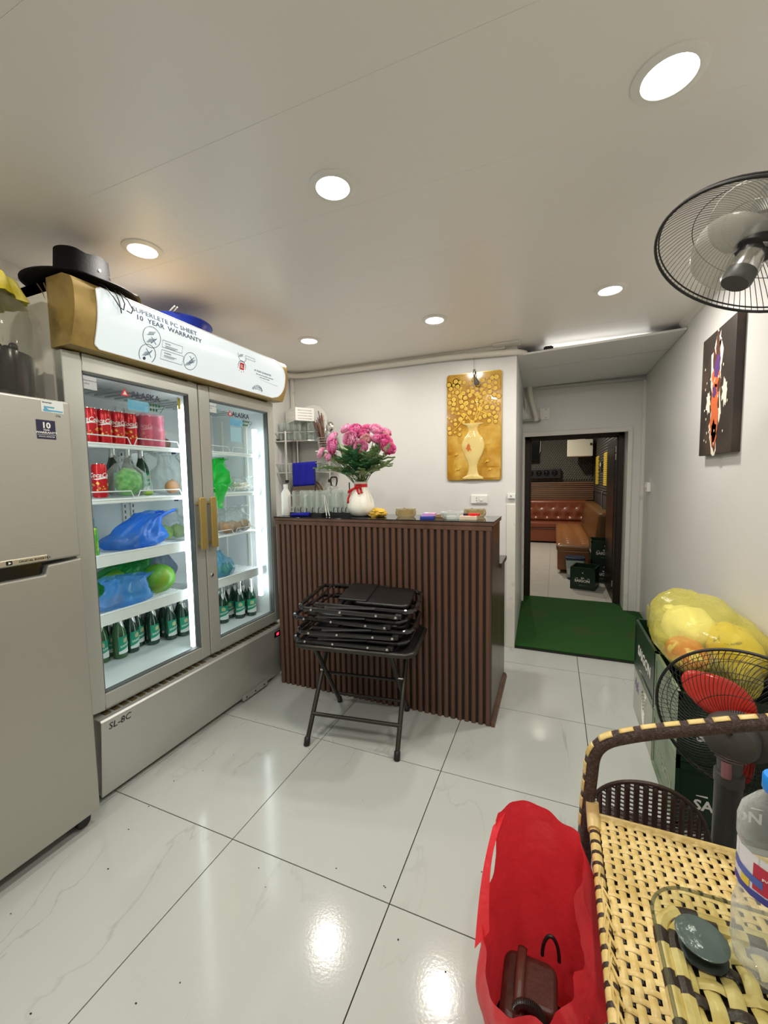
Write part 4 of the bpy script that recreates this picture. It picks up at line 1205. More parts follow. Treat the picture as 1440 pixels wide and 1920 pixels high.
# ================================================================= bar counter
def counter():
    t = thing('bar_counter', 'walnut slatted bar counter with a black glass top', 'counter', (.1, 1.29, 0))
    b = B(); b.box(-.54, .738, 1.022, 1.30, .0, 1.028); b.box(-.54, .738, 1.30, 1.575, 0, .755); b.build('carcass', M['wood2'], t)
    b = B(); b.prism([(1.003, 0), (1.31, 0), (1.31, 1.0285), (1.003, 1.0285)], .738, .757, lambda y, z, x: (x, y, z)); b.build('end_panel', M['wood2'], t, bev=.002)
    b = B(); b.box(.738, .757, 1.311, 1.578, 0, .755); b.build('end_panel', M['wood2'], t, bev=.002)
    b = B(); b.box(-.545, .765, .998, 1.318, 1.0285, 1.0445); b.build('top_board', M['wood'], t, bev=.002)
    b = B(); b.box(-.545, .766, .997, 1.320, 1.0447, 1.0505); b.build('glass_top', mat('black_glass', (.006, .006, .007), .05, spec=.7), t, bev=.0012)
    b = B(); b.box(-.545, .768, 1.321, 1.582, .755, .775); b.build('desk_top', M['wood2'], t, bev=.002)
    b = B(); b.box(-.545, .768, 1.321, 1.584, .7752, .780); b.build('desk_glass', mat('desk_black_glass', (.008, .008, .009), .06, spec=.7), t, bev=.001)
    b = B(); b.box(-.54, .757, 1.002, 1.022, 1.003, 1.028); b.build('top_rail', M['wood'], t, bev=.002)
    b = B(); b.prism([(0, 0), (.018, 0), (.014, .018), (.004, .026), (0, .026)], 1.0, 1.58, lambda x, z, y: (.757 + x, y, z)); b.build('skirting', M['wood'], t)
    # front board with rounded slats, each its own piece
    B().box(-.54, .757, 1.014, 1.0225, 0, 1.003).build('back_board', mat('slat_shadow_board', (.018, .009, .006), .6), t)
    n = 36; pitch = 1.297 / n
    b = B(); w = .0120
    pr = [(-w, 0), (-w, .007), (-w + .002, .0115), (-w + .006, .0138), (0, .0145), (w - .006, .0138), (w - .002, .0115), (w, .007), (w, 0)]
    b.prism(pr, 0, 1.003, lambda x, y, z: (x, 1.0145 - y, z))
    src = None
    for k in range(n):
        x = -.54 + pitch * (k + .5)
        if src is None:
            src = b.build('slat', M['wood'], t, smooth=True, ang=50); o = src
        else: o = inst(src, 'slat', t)
        o.location = (x - 0, 0, 0) if False else (x, 0, 0)
    for ch in t.children:
        if ch.name.startswith('slat'):
            pass
    return t
counter()

# ---------------------------------------------------------------- vase, flowers, foliage
vx, vy, vz = -.030, 1.165, 1.0507
t = thing('flower_vase', 'white fluted ceramic vase on the black counter top', 'vase', (vx, vy, vz))
b = B()
b.lathe([(.045, 0), (.060, .006), (.078, .035), (.081, .060), (.074, .095), (.056, .135), (.040, .165), (.036, .182), (.040, .196), (.043, .204), (.039, .204), (.033, .184), (.035, .165), (0, .12)], 60, (vx, vy, vz),
        fold=lambda a, h: 1 - (.07 * abs(math.sin(3.5 * a)) ** 6 * max(0, math.sin(PI * min(1, max(0, (h - .01) / .17)))) if h > .005 else 0))
b.build('body', M['cream'], t, smooth=True, ang=60)
t = thing('ribbon_bow', 'red ribbon tied in a bow around the neck of the vase', 'ribbon', (vx, vy, vz + .17))
b = B(); b.lathe([(.0395, .172), (.0385, .180), (.0395, .190)], 30, (vx, vy, vz)); b.build('band', M['ribbon'], t, smooth=True, solid=.001)
def loop_strip(pts, w, name):
    b = B(); pts = [Vector(p) for p in pts]
    def fn(u, v):
        k = u * (len(pts) - 1); i = min(int(k), len(pts) - 2); q = k - i
        p = pts[i].lerp(pts[i + 1], q)
        return p + Vector((0, -.002 * math.sin(v * PI), (v - .5) * w))
    b.grid(fn, 4 * len(pts), 4); b.build(name, M['ribbon'], t, smooth=True, solid=.001)
kx, ky, kz = vx - .005, vy - .043, vz + .172
loop_strip([(kx, ky, kz), (kx - .015, ky - .014, kz - .008), (kx - .045, ky - .018, kz - .022), (kx - .055, ky - .012, kz - .030), (kx - .035, ky - .006, kz - .018), (kx, ky, kz)], .013, 'bow_loop')
loop_strip([(kx, ky, kz), (kx + .015, ky - .014, kz), (kx + .038, ky - .016, kz + .006), (kx + .04, ky - .010, kz + .008), (kx + .02, ky - .004, kz + .003), (kx, ky, kz)], .014, 'bow_loop')
def tail(p0, p1, p2):
    b = B()
    def fn(u, v):
        p = Vector(p0) * (1 - u) ** 2 + Vector(p1) * 2 * u * (1 - u) + Vector(p2) * u * u
        return p + Vector(((v - .5) * .012, .003 * math.sin(u * 7), (v - .5) * .004))
    b.grid(fn, 9, 3); b.build('bow_tail', M['ribbon'], t, smooth=True, solid=.001)
tail((kx, ky, kz), (kx - .045, ky - .022, kz - .02), (kx - .055, ky - .014, kz - .095))
tail((kx, ky, kz), (kx + .015, ky - .03, kz - .02), (kx + .030, ky - .030, kz - .040))
tail((kx + .02, ky + .002, kz - .005), (kx + .035, ky - .014, kz - .02), (kx + .040, ky - .016, kz - .035))
b = B(); b.ball((kx, ky - .004, kz), (.009, .007, .009), 10, 8); b.build('knot', M['ribbon'], t, smooth=True)

def bloom_mesh(seed, mats, R0=.043):
    rr = random.Random(seed); b = B()
    layers = [(.24, 5, 1.15, .55), (.38, 7, 1.0, .65), (.55, 8, .84, .75), (.72, 9, .66, .82), (.88, 10, .44, .85), (1.0, 10, .18, .8)]
    for li, (rad, n, tilt, ln) in enumerate(layers):
        for k in range(n):
            a = 2 * PI * (k + .5 * (li % 2)) / n + rr.uniform(-.12, .12)
            tl = tilt + rr.uniform(-.08, .08)
            w = R0 * (.34 + .42 * rad) ; L = R0 * ln * rr.uniform(.92, 1.08)
            rs = R0 * rad * .58
            b.k = 1 if (k + li) % 2 else 0
            def fn(u, v):
                s = (u - .5) * 2
                ww = w * math.sin(PI * (.18 + .62 * v)) 
                el = tl + (1.0 - v) * .1 + .55 * (v - .35)           # curls inward at the tip
                r = rs + math.cos(el) * L * v * .8 - .10 * L * s * s
                z = math.sin(el) * L * v + R0 * .30 * (1 - rad) - .12 * L
                t_ = s * ww
                return (r * math.cos(a) - t_ * math.sin(a), r * math.sin(a) + t_ * math.cos(a), z + .06 * L * math.sin(s * 5 + k))
            b.grid(fn, 5, 5)
    b.k = 2
    b.ball((0, 0, R0 * .30), (R0 * .13, R0 * .13, R0 * .10), 8, 6)
    return b.mesh('bloom', mats, None, True, 80)
eye = mat('flower_eye', (.06, .05, .02), .7)
BL = [bloom_mesh(1, [M['pinkA'], M['pinkC'], eye]), bloom_mesh(2, [M['pinkB'], M['pinkA'], eye]), bloom_mesh(3, [M['pinkC'], M['pinkA'], eye]), bloom_mesh(4, [M['pinkD'], M['pinkC'], eye])]
fc = [(-.123, 1.568, .034, 0), (-.060, 1.556, .042, 1), (.061, 1.552, .040, 0), (-.059, 1.500, .044, 0), (-.006, 1.528, .036, 1), (-.203, 1.512, .042, 2), (-.173, 1.462, .043, 1), (.006, 1.452, .040, 0), (.138, 1.480, .041, 1), (.164, 1.440, .042, 1), (-.279, 1.430, .034, 0), (-.198, 1.404, .024, 2), (.026, 1.497, .034, 3), (.084, 1.494, .032, 2), (.111, 1.520, .026, 3), (-.24, 1.415, .022, 3), (.10, 1.545, .03, 0), (-.02, 1.575, .034, 1)]
fl_lab = ['pink flower at the upper edge of the bouquet', 'deep pink flower at the top of the bouquet', 'pink flower standing highest toward the golden picture', 'large dark-eyed pink flower facing out of the bouquet centre', 'deep pink flower tucked behind the dark-eyed one', 'pale pink flower near the hanging ladle', 'large deep pink flower above the small pale bud', 'pink flower low in the bouquet over the green leaves', 'deep pink flower on the golden-picture side, upper of two', 'deep pink flower lowest on the golden-picture side', 'pink flower reaching out farthest toward the glass rack', 'small pale pink bud below the large deep pink flower', 'faded beige flower in the middle of the bouquet', 'pale pink flower beside the faded beige one', 'small faded flower behind the golden-picture-side blooms', 'small faded bud next to the outermost pink flower', 'pink flower at the back of the bouquet near the top', 'deep pink flower at the very top back of the bouquet']
neck = Vector((vx, vy, vz + .19))
for i, (x, z, r, kind) in enumerate(fc):
    dy = [-.02, -.03, .0, -.09, -.03, -.04, -.09, -.09, -.05, -.07, -.05, -.10, -.06, -.04, .02, -.06, .07, .06][i]
    p = Vector((x + .03 * (vx - x) * .2, vy + .03 + dy, z))
    t = thing('pink_flower', fl_lab[i] + '', 'flower', p, 'flowers in the white vase')
    o = bpy.data.objects.new('bloom', BL[kind]); C.objects.link(o); o.parent = t
    d = Vector((x - vx, -.10 + dy * 1.2, .16 if i not in (3, 7, 6, 11) else .05)).normalized()
    o.rotation_euler = d.to_track_quat('Z', 'Y').to_euler(); s = r / .043 * 1.0; o.scale = (s, s, s)
    b = B(); mid = (p + neck) / 2 + Vector(((x - vx) * .12, 0, .02))
    b.tube([p - d * r * .3, p - d * r * .9, mid, neck + Vector(((x - vx) * .08, 0, -.02))], [.0028, .0024, .0022, .0022], 6); b.build('stem', M['stem'], t, smooth=True)
    b = B()
    for k in range(5):
        a = 2 * PI * k / 5; u, w, _ = frame_of(d)
        q = u * math.cos(a) + w * math.sin(a)
        b.add([p - d * r * .45, p - d * r * .3 + q * r * .35 + d.cross(q) * r * .12, p + q * r * .62 - d * r * .08, p - d * r * .3 + q * r * .35 - d.cross(q) * r * .12], [(0, 1, 2, 3)])
    b.build('sepal', M['stem'], t, solid=.0008)

def leaf_mesh(name, m, lobes):
    b = B()
    def fn(u, v):
        w = .40 * math.sin(PI * min(1, v * .92 + .06)) ** .8 * (1 + (.32 * math.sin(v * 15) if lobes else 0)) * (1 - .3 * v)
        s = (u - .5) * 2
        return (s * w * .5, v, .10 * math.sin(v * 2.6) - .10 * abs(s) * 0 + .09 * s * s + .02 * math.sin(v * 14))
    b.grid(fn, 5, 12)
    return b.mesh(name, m, None, True, 80)
LM = [leaf_mesh('leaf', M['leaf'], True), leaf_mesh('leaf', M['leaf2'], False), leaf_mesh('leaf', mat('pale_leaf', (.20, .30, .12), .55, var=((.42, .48, .28), 18, .45, .6)), True)]
rr = random.Random(15)
sp = [(-.21, 1.33, 0), (-.17, 1.38, 2), (-.13, 1.32, 2), (-.10, 1.40, 0), (-.06, 1.36, 1), (-.02, 1.40, 1), (.02, 1.34, 1), (.06, 1.39, 0), (.10, 1.36, 1), (.14, 1.34, 0), (.155, 1.39, 2), (.06, 1.30, 2), (-.04, 1.30, 1), (-.15, 1.43, 0), (.0, 1.45, 0), (.09, 1.43, 0), (-.08, 1.45, 2), (.03, 1.36, 1)]
splab = ['pale edged', 'deep green', 'broad']
sdir = lambda x: 'leaning toward the glass rack' if x < -.09 else ('leaning toward the golden picture' if x > .05 else 'rising from the middle')
for i, (x, z, kd) in enumerate(sp):
    tip = Vector((x, vy + [-.09, -.05, -.11, .03, -.10, -.11, -.11, -.06, -.08, -.02, -.06, -.10, -.10, .02, -.04, .0, -.05, .05][i], z))
    t = thing('leaf_sprig', ['mottled green leaf sprig ', 'deep green leaf sprig ', 'pale variegated leaf sprig '][kd] + sdir(x) + ', ' + ('outermost', 'second', 'third', 'fourth', 'fifth')[sorted([k for k in range(len(sp)) if sp[k][2] == kd and sdir(sp[k][0]) == sdir(x)], key=lambda k: -abs(sp[k][0] + .03)).index(i)] + ' from the bouquet edge', 'foliage', neck, ['mottled', 'deep green', 'pale'][kd] + ' sprigs ' + sdir(x))
    mid = neck.lerp(tip, .5) + Vector((0, 0, .035))
    pts = [neck.copy(), mid, tip]
    path = [neck * (1 - s) ** 2 + mid * 2 * s * (1 - s) + tip * s * s for s in [k / 6 for k in range(7)]]
    b = B(); b.tube(path, [.0024] * 5 + [.0018, .001], 5); b.build('stem', M['stem'], t, smooth=True)
    for k in range(11):
        s = .30 + .70 * (k // 2 + 1) / 6
        s = min(s, 1)
        p = neck * (1 - s) ** 2 + mid * 2 * s * (1 - s) + tip * s * s
        tg = ((mid - neck) * (1 - s) + (tip - mid) * s).normalized()
        sd = frame_of(tg)[0] * (1 if k % 2 else -1)
        d = (tg * .75 + sd * (.9 if k < 10 else 0) + Vector((rr.uniform(-.3, .3), rr.uniform(-.5, .1), rr.uniform(-.25, .35)))).normalized()
        o = bpy.data.objects.new('leaf', LM[kd]); C.objects.link(o); o.parent = t; o.location = p - neck
        o.rotation_euler = d.to_track_quat('Y', 'Z').to_euler()
        L = rr.uniform(.042, .066); L *= 1.45; o.scale = (L * (1.3 if kd == 1 else 1.15), L, L)

# ---------------------------------------------------------------- glass mugs on black draining racks
def mug_proto():
    t = thing('glass_mug', 'clear glass mug', 'mug')
    h = .135
    b = B(); b.lathe([(.040, 0), (.0405, .004), (.036, .05), (.0355, h - .014), (.033, h), (0, h), (0, h - .012), (.030, h - .014), (.0325, .05), (.037, 0), (.040, 0)], 40, fold=lambda a, hh: 1 + .055 * math.cos(10 * a) * (1 if .02 < hh < h - .01 else 0))
    b.build('bowl', M['gw'], t, smooth=True, ang=50)
    b = B(); b.tube(bend([(.034, 0, .030), (.064, 0, .030), (.064, 0, .105), (.034, 0, .105)], .02), .006, 8); b.build('handle', M['gw'], t, smooth=True)
    return t
mp_ = mug_proto(); mu = [0]
def mug(x, y, z, rz, label, group):
    o = mp_ if not mu[0] else copy_tree(mp_)
    mu[0] = 1
    o.location = (x, y, z); o.rotation_euler = (0, 0, rz); tag(o, label, 'mug', group)
def mug_rack(cx, cy, hw, hd, label, front):
    z = 1.0507
    t = thing('draining_rack', label, 'rack', (cx, cy, z))
    b = B(); b.box(cx - hw, cx + hw, cy - hd, cy + hd, z, z + .006)
    for a, c, e, f in ((-hw, hw, -hd, -hd + .006), (-hw, hw, hd - .006, hd), (-hw, -hw + .006, -hd, hd), (hw - .006, hw, -hd, hd)):
        b.box(cx + a, cx + c, cy + e, cy + f, z, z + .020)
    b.build('tray', M['black'], t, bev=.001)
    b = B()
    for k in range(6):
        y = cy - hd + .02 + (2 * hd - .04) * k / 5
        b.box(cx - hw + .006, cx + hw - .006, y - .002, y + .002, z + .014, z + .018)
    b.build('rib', M['dark'], t)
    for k in range(5):
        x = cx - hw + .03 + (2 * hw - .06) * k / 4
        b = B(); b.tube([(x, cy - hd + .012, z + .005), (x, cy - hd + .010, z + .040), (x + .004, cy - hd + .014, z + .052)], .0028, 6); b.build('prong', M['dark'], t, smooth=True)
    b = B(); b.tube([(cx + hw * .1, cy + hd * .2, z + .01), (cx + hw * .1, cy + hd * .2, z + .30 if front else z + .2)], .004, 8); b.build('post', M['dark'], t, smooth=True)
mug_rack(-.368, 1.165, .115, .085, 'black draining rack of mugs next to the display fridge', True)
mug_rack(-.150, 1.215, .085, .085, 'black draining rack of mugs next to the white vase', False)
z = 1.0507 + .019
for i in range(6):
    mug(-.452 + .0845 * (i % 3), 1.130 + .085 * (i // 3), z, R(-120 + 35 * (i % 3)), 'upturned clear glass mug, %s from fridge, %s row of the fridge-side rack' % (('first', 'second', 'third')[i % 3], ('front', 'rear')[i // 3]), 'mugs on the fridge-side rack')
for i in range(4):
    mug(-.195 + .0885 * (i % 2), 1.178 + .085 * (i // 2), z, R(-70 + 60 * (i % 2)), 'upturned clear glass mug, %s, %s row of the vase-side rack' % (('farther from the vase', 'closer to the vase')[i % 2], ('front', 'rear')[i // 2]), 'mugs on the vase-side rack')
t = thing('blue_tray_cloth', 'folded blue cloth under the mugs at the fridge end of the counter', 'cloth', (-.40, 1.065, 1.0507))
b = B(); b.grid(lambda u, v: (-.46 + .13 * u, 1.056 + .018 * v, 1.0535 + .022 * math.sin(PI * v) * (.5 + .5 * u)), 8, 6); b.build('cloth', M['towel'], t, smooth=True, solid=.004)
t = thing('lidded_jar', 'clear lidded jar with a dark loop handle behind the mugs', 'jar', (-.30, 1.275, 1.0507))
b = B(); b.lathe([(.032, 1.051), (.034, 1.056), (.034, 1.20), (.030, 1.215)], 24, (-.285, 1.29, 0)); b.build('glass', M['gw'], t, smooth=True)
b = B(); b.lathe([(.033, 1.2153), (.033, 1.228), (.012, 1.238), (0, 1.238)], 24, (-.285, 1.29, 0)); b.build('lid', M['chrome'], t, smooth=True)
b = B(); b.tube(bend([(-.303, 1.29, 1.236), (-.308, 1.29, 1.262), (-.305, 1.29, 1.286), (-.262, 1.29, 1.286), (-.26, 1.29, 1.262), (-.266, 1.29, 1.236)], .012), .005, 8); b.build('handle', M['dark'], t, smooth=True)
# small black stand-rods leaning by the rack
t = thing('metal_tongs', 'thin metal tongs leaning against the mugs near the vase', 'tongs', (-.24, 1.07, 1.0507))
for dx in (0, .02):
    b = B(); b.tube([(-.215 + dx, 1.072, 1.053), (-.240 + dx * .3, 1.088, 1.17)], [.004, .003], 6); b.build('arm', M['chrome'], t, smooth=True)
b = B(); b.ball((-.2375, 1.089, 1.172), (.007, .005, .006), 8, 6); b.build('joint', M['chrome'], t, smooth=True)

# ---------------------------------------------------------------- small things on the counter
t = thing('yellow_cloth', 'crumpled yellow cloth on the counter beside the vase', 'cloth', (.10, 1.12, 1.0507))
b = B()
def crum(d):
    n = noise.noise(d * 2.6 + Vector((3, 1, 0))); n2 = noise.noise(d * 6.0)
    return 1 + .40 * n + .22 * n2
b.ball((.103, 1.125, 1.0735), (.046, .034, .024), 36, 24, crum)
b.v = [(v[0] - (.022 if v[2] < 1.062 and v[0] < .09 else 0), v[1], max(v[2], 1.0509)) for v in b.v]
b.build('cloth', mat('mustard_cloth', (.68, .42, .05), .8, bump=(90, .5)), t, smooth=True, ang=80)
def ashtray(x, y, r, h, label, m, flare=1.0, n=28):
    t = thing('ashtray', label, 'ashtray', (x, y, 1.0507))
    z = 1.0507
    b = B(); b.lathe([(0, z), (r * .80, z), (r * .95, z + h * .25), (r, z + h * .6), (r * .97 * flare, z + h), (r * .80, z + h), (r * .74, z + h * .35), (0, z + h * .3)], n, (x, y, 0), fold=lambda a, hh: 1 + .035 * math.cos(n / 2 * a) * (1 if 0 < hh - z < h * .95 else 0))
    b.build('bowl', m, t, smooth=True, ang=30)
    b = B()
    for k in range(4):
        a = k * PI / 2 + .5
        b.ball((x + r * .88 * math.cos(a), y + r * .88 * math.sin(a), z + h + .001), (.007, .007, .0028), 8, 6)
    b.build('rest', m, t, smooth=True)
amb = film('amber_glass', (.38, .31, .18), .20, .04, tint=(.92, .86, .70), edge=.55)
ashtray(.258, 1.15, .058, .045, 'amber cut glass ashtray beside the yellow cloth', amb)
ashtray(.530, 1.13, .060, .034, 'clear glass ashtray between the matchbooks and the red lighter', M['gw'], 1.06)
ashtray(.632, 1.235, .060, .042, 'amber glass ashtray behind the red lighter', amb)
def boxy(name, label, cat, c, d, rz, m, tops=()):
    t = thing(name, label, cat, (0, 0, 0))
    b = B(); b.box(-d[0] / 2, d[0] / 2, -d[1] / 2, d[1] / 2, 0, d[2]); b.build('box', m, t, bev=.0015)
    for (nm, mm, x0, x1, y0, y1) in tops:
        b = B(); b.box(x0, x1, y0, y1, d[2], d[2] + .0006); b.build(nm, mm, t)
    t.location = c; t.rotation_euler = (0, 0, rz)
    return t
lil = mat('lilac_card', (.62, .34, .66), .5)
boxy('card_box', 'blue card box lowest of the small stack on the counter', 'box', (.405, 1.085, 1.0507), (.075, .055, .014), R(8), mat('blue_card', (.03, .06, .35), .4), (('print', lil, -.03, .03, -.02, .02),))
boxy('card_box', 'lilac card box lying on top of the blue one', 'box', (.415, 1.092, 1.0653), (.066, .05, .016), R(2), lil, (('print', M['paper'], -.028, -.005, -.018, .018), ('print', M['yel'], .0, .026, -.018, .0)))
boxy('match_box', 'small tan and black matchbox behind the lilac box', 'box', (.455, 1.165, 1.0507), (.062, .04, .018), R(-3), mat('tan_card', (.36, .26, .13), .5), (('print', M['black'], .0, .028, -.017, .017),))
boxy('cigarette_pack', 'pale printed cigarette pack lying at the end of the counter', 'box', (.628, 1.075, 1.0507), (.088, .052, .020), R(3), mat('pale_pack', (.74, .62, .46), .45), (('print', mat('pink_print', (.6, .2, .28), .5), -.04, -.012, -.02, .0), ('print', M['red'], .012, .036, -.018, -.005)))
t = boxy('lighter', 'red cigarette lighter with a black top on the pale pack', 'lighter', (.655, 1.085, 1.0714), (.058, .020, .012), R(0), M['red'])
b = B(); b.box(.655 - .055, .655 - .029, 1.077, 1.093, 1.0716, 1.0826); b.build('cap', M['black'], t, bev=.002)

# ---------------------------------------------------------------- folding table with the stack of folded chairs
def local_thing(name, label, cat, group=None): return thing(name, label, cat, (0, 0, 0), group)
tb = local_thing('folding_table', 'black folding table with crossed tube legs in front of the counter', 'table')
Zt = .487
rim = [(x, y, Zt) for x, y in rrect(.285, .185, .05, 6, .015, -.02)]
b = B(); b.tube(rim, .0125, 10, closed=True); b.build('rim', M['gun'], tb, smooth=True)
b = B(); b.prism(rrect(.276, .176, .045, 6, .015, -.02), Zt - .008, Zt + .004); b.build('tabletop', M['black'], tb)
for s in (-1, 1):
    xo, xi = s * .212 - .0, s * .190
    fo = [(s * .222, -.205, .012), (s * .214, .125, Zt - .012)]
    b = B(); b.tube(fo, .0115, 10); l = b.build('leg', M['gun'], tb, smooth=True)
    b = B(); b.lathe([(.0145, 0), (.015, .004), (.0145, .035), (.012, .038)], 12, fo[0], (0, .33, .9)); b.v = [(v[0], v[1] - .004, max(.0005, v[2] - .012)) for v in b.v]; b.build('rubber_foot', M['black'], l, smooth=True)
    ba = [(s * .196 - .010, .190, .012), (s * .190 - .010, -.150, Zt - .012)]
    b = B(); b.tube(ba, .0115, 10); l = b.build('leg', M['gun'], tb, smooth=True)
    b = B(); b.lathe([(.0145, 0), (.015, .004), (.0145, .035), (.012, .038)], 12, ba[0], (0, -.33, .9)); b.v = [(v[0], v[1] + .004, max(.0005, v[2] - .012)) for v in b.v]; b.build('rubber_foot', M['black'], l, smooth=True)
    b = B(); b.lathe([(.006, -.014), (.006, .014)], 10, (s * .205 - .005, -.018, .288), (1, 0, 0)); b.build('pivot', M['chrome'], tb)
b = B(); b.tube([(-.220, -.135, .118), (.220, -.135, .118)], .0095, 10); b.build('crossbar', M['gun'], tb, smooth=True)
b = B(); b.tube([(-.198, .024, .255), (.178, .024, .255)], .008, 10); b.build('crossbar', M['gun'], tb, smooth=True)
b = B(); b.tube([(-.203, .145, .078), (.183, .145, .078)], .008, 10); b.build('crossbar', M['gun'], tb, smooth=True)
tb.location = (.150, .772, 0); tb.rotation_euler = (0, 0, R(7.7))

def folded_chair(name, label):
    t = local_thing(name, label, 'chair', None)
    tm = mat('black_gloss_tube', (.010, .010, .010), .12, coat=.6) if 'tube' not in dl else dl['tube']; dl['tube'] = tm
    vm = mat('black_vinyl', (.006, .006, .006), .34, bump=(140, .25)) if 'vinyl' not in dl else dl['vinyl']; dl['vinyl'] = vm
    b = B(); pts = bend([(.20, -.185, .012), (-.255, -.185, .014), (-.275, -.16, .022), (-.275, .16, .022), (-.255, .185, .014), (.20, .185, .012)], .05)
    b.tube(pts, .0105, 8); b.build('back_frame', tm, t, smooth=True)
    b = B(); pts = bend([(-.20, -.158, .030), (.235, -.158, .030), (.27, -.12, .030), (.27, .12, .030), (.235, .158, .030), (-.20, .158, .030)], .05)
    b.tube(pts, .0105, 8); b.build('leg_frame', tm, t, smooth=True)
    b = B(); b.prism(rrect(.135, .135, .035, 5, .105, 0), .034, .052); b.build('seat', vm, t, bev=.006, smooth=True)
    b = B(); b.prism(rrect(.070, .130, .010, 3, -.03, 0), .050, .060); b.build('backrest', vm, t, bev=.003, smooth=True)
    for x in (-.22, -.08):
        b = B(); b.tube([(x, -.16, .03), (x, .16, .03)], .006, 6); b.build('stretcher', tm, t, smooth=True)
    for y in (-.172, .172):
        b = B(); b.tube([(-.15, y, .022), (.09, y * .97, .036)], .009, 6); b.build('link', vm, t, smooth=True)
        b = B(); b.box(.185, .215, y - .016, y + .016, .004, .024); b.build('end_cap', M['black'], t, bev=.004)
    b = B()
    for x in (-.21, -.07, .10, .19):
        for s in (-1, 1):
            y = s * (.197 if x < .3 else .17)
            b.lathe([(.0065, 0), (.0055, .003), (0, .004)], 8, (x, s * .1945, .0145), (0, s, .3))
    b.build('rivet', M['chrome'], t, smooth=True)
    return t
ch = folded_chair('folded_chair', '')
lab = ['black folding chair folded flat, lowest on the folding table', 'black folding chair folded flat, second up on the folding table', 'black folding chair folded flat, third up on the folding table', 'black folding chair folded flat, topmost of the stack with its vinyl seat showing']
pl = [(.150, .755, .4985, 7, 0, 0), (.165, .760, .546, 9, .5, -.6), (.140, .770, .597, 5.5, .6, 1.0), (.168, .775, .650, 11, 2.0, 2.4)]
for i, (x, y, z, rz, rx, ry) in enumerate(pl):
    o = ch if i == 0 else copy_tree(ch)
    o.location = (x, y, z); o.rotation_euler = (R(rx), R(ry), R(rz)); tag(o, lab[i], 'chair', 'folded chairs stacked on the table')

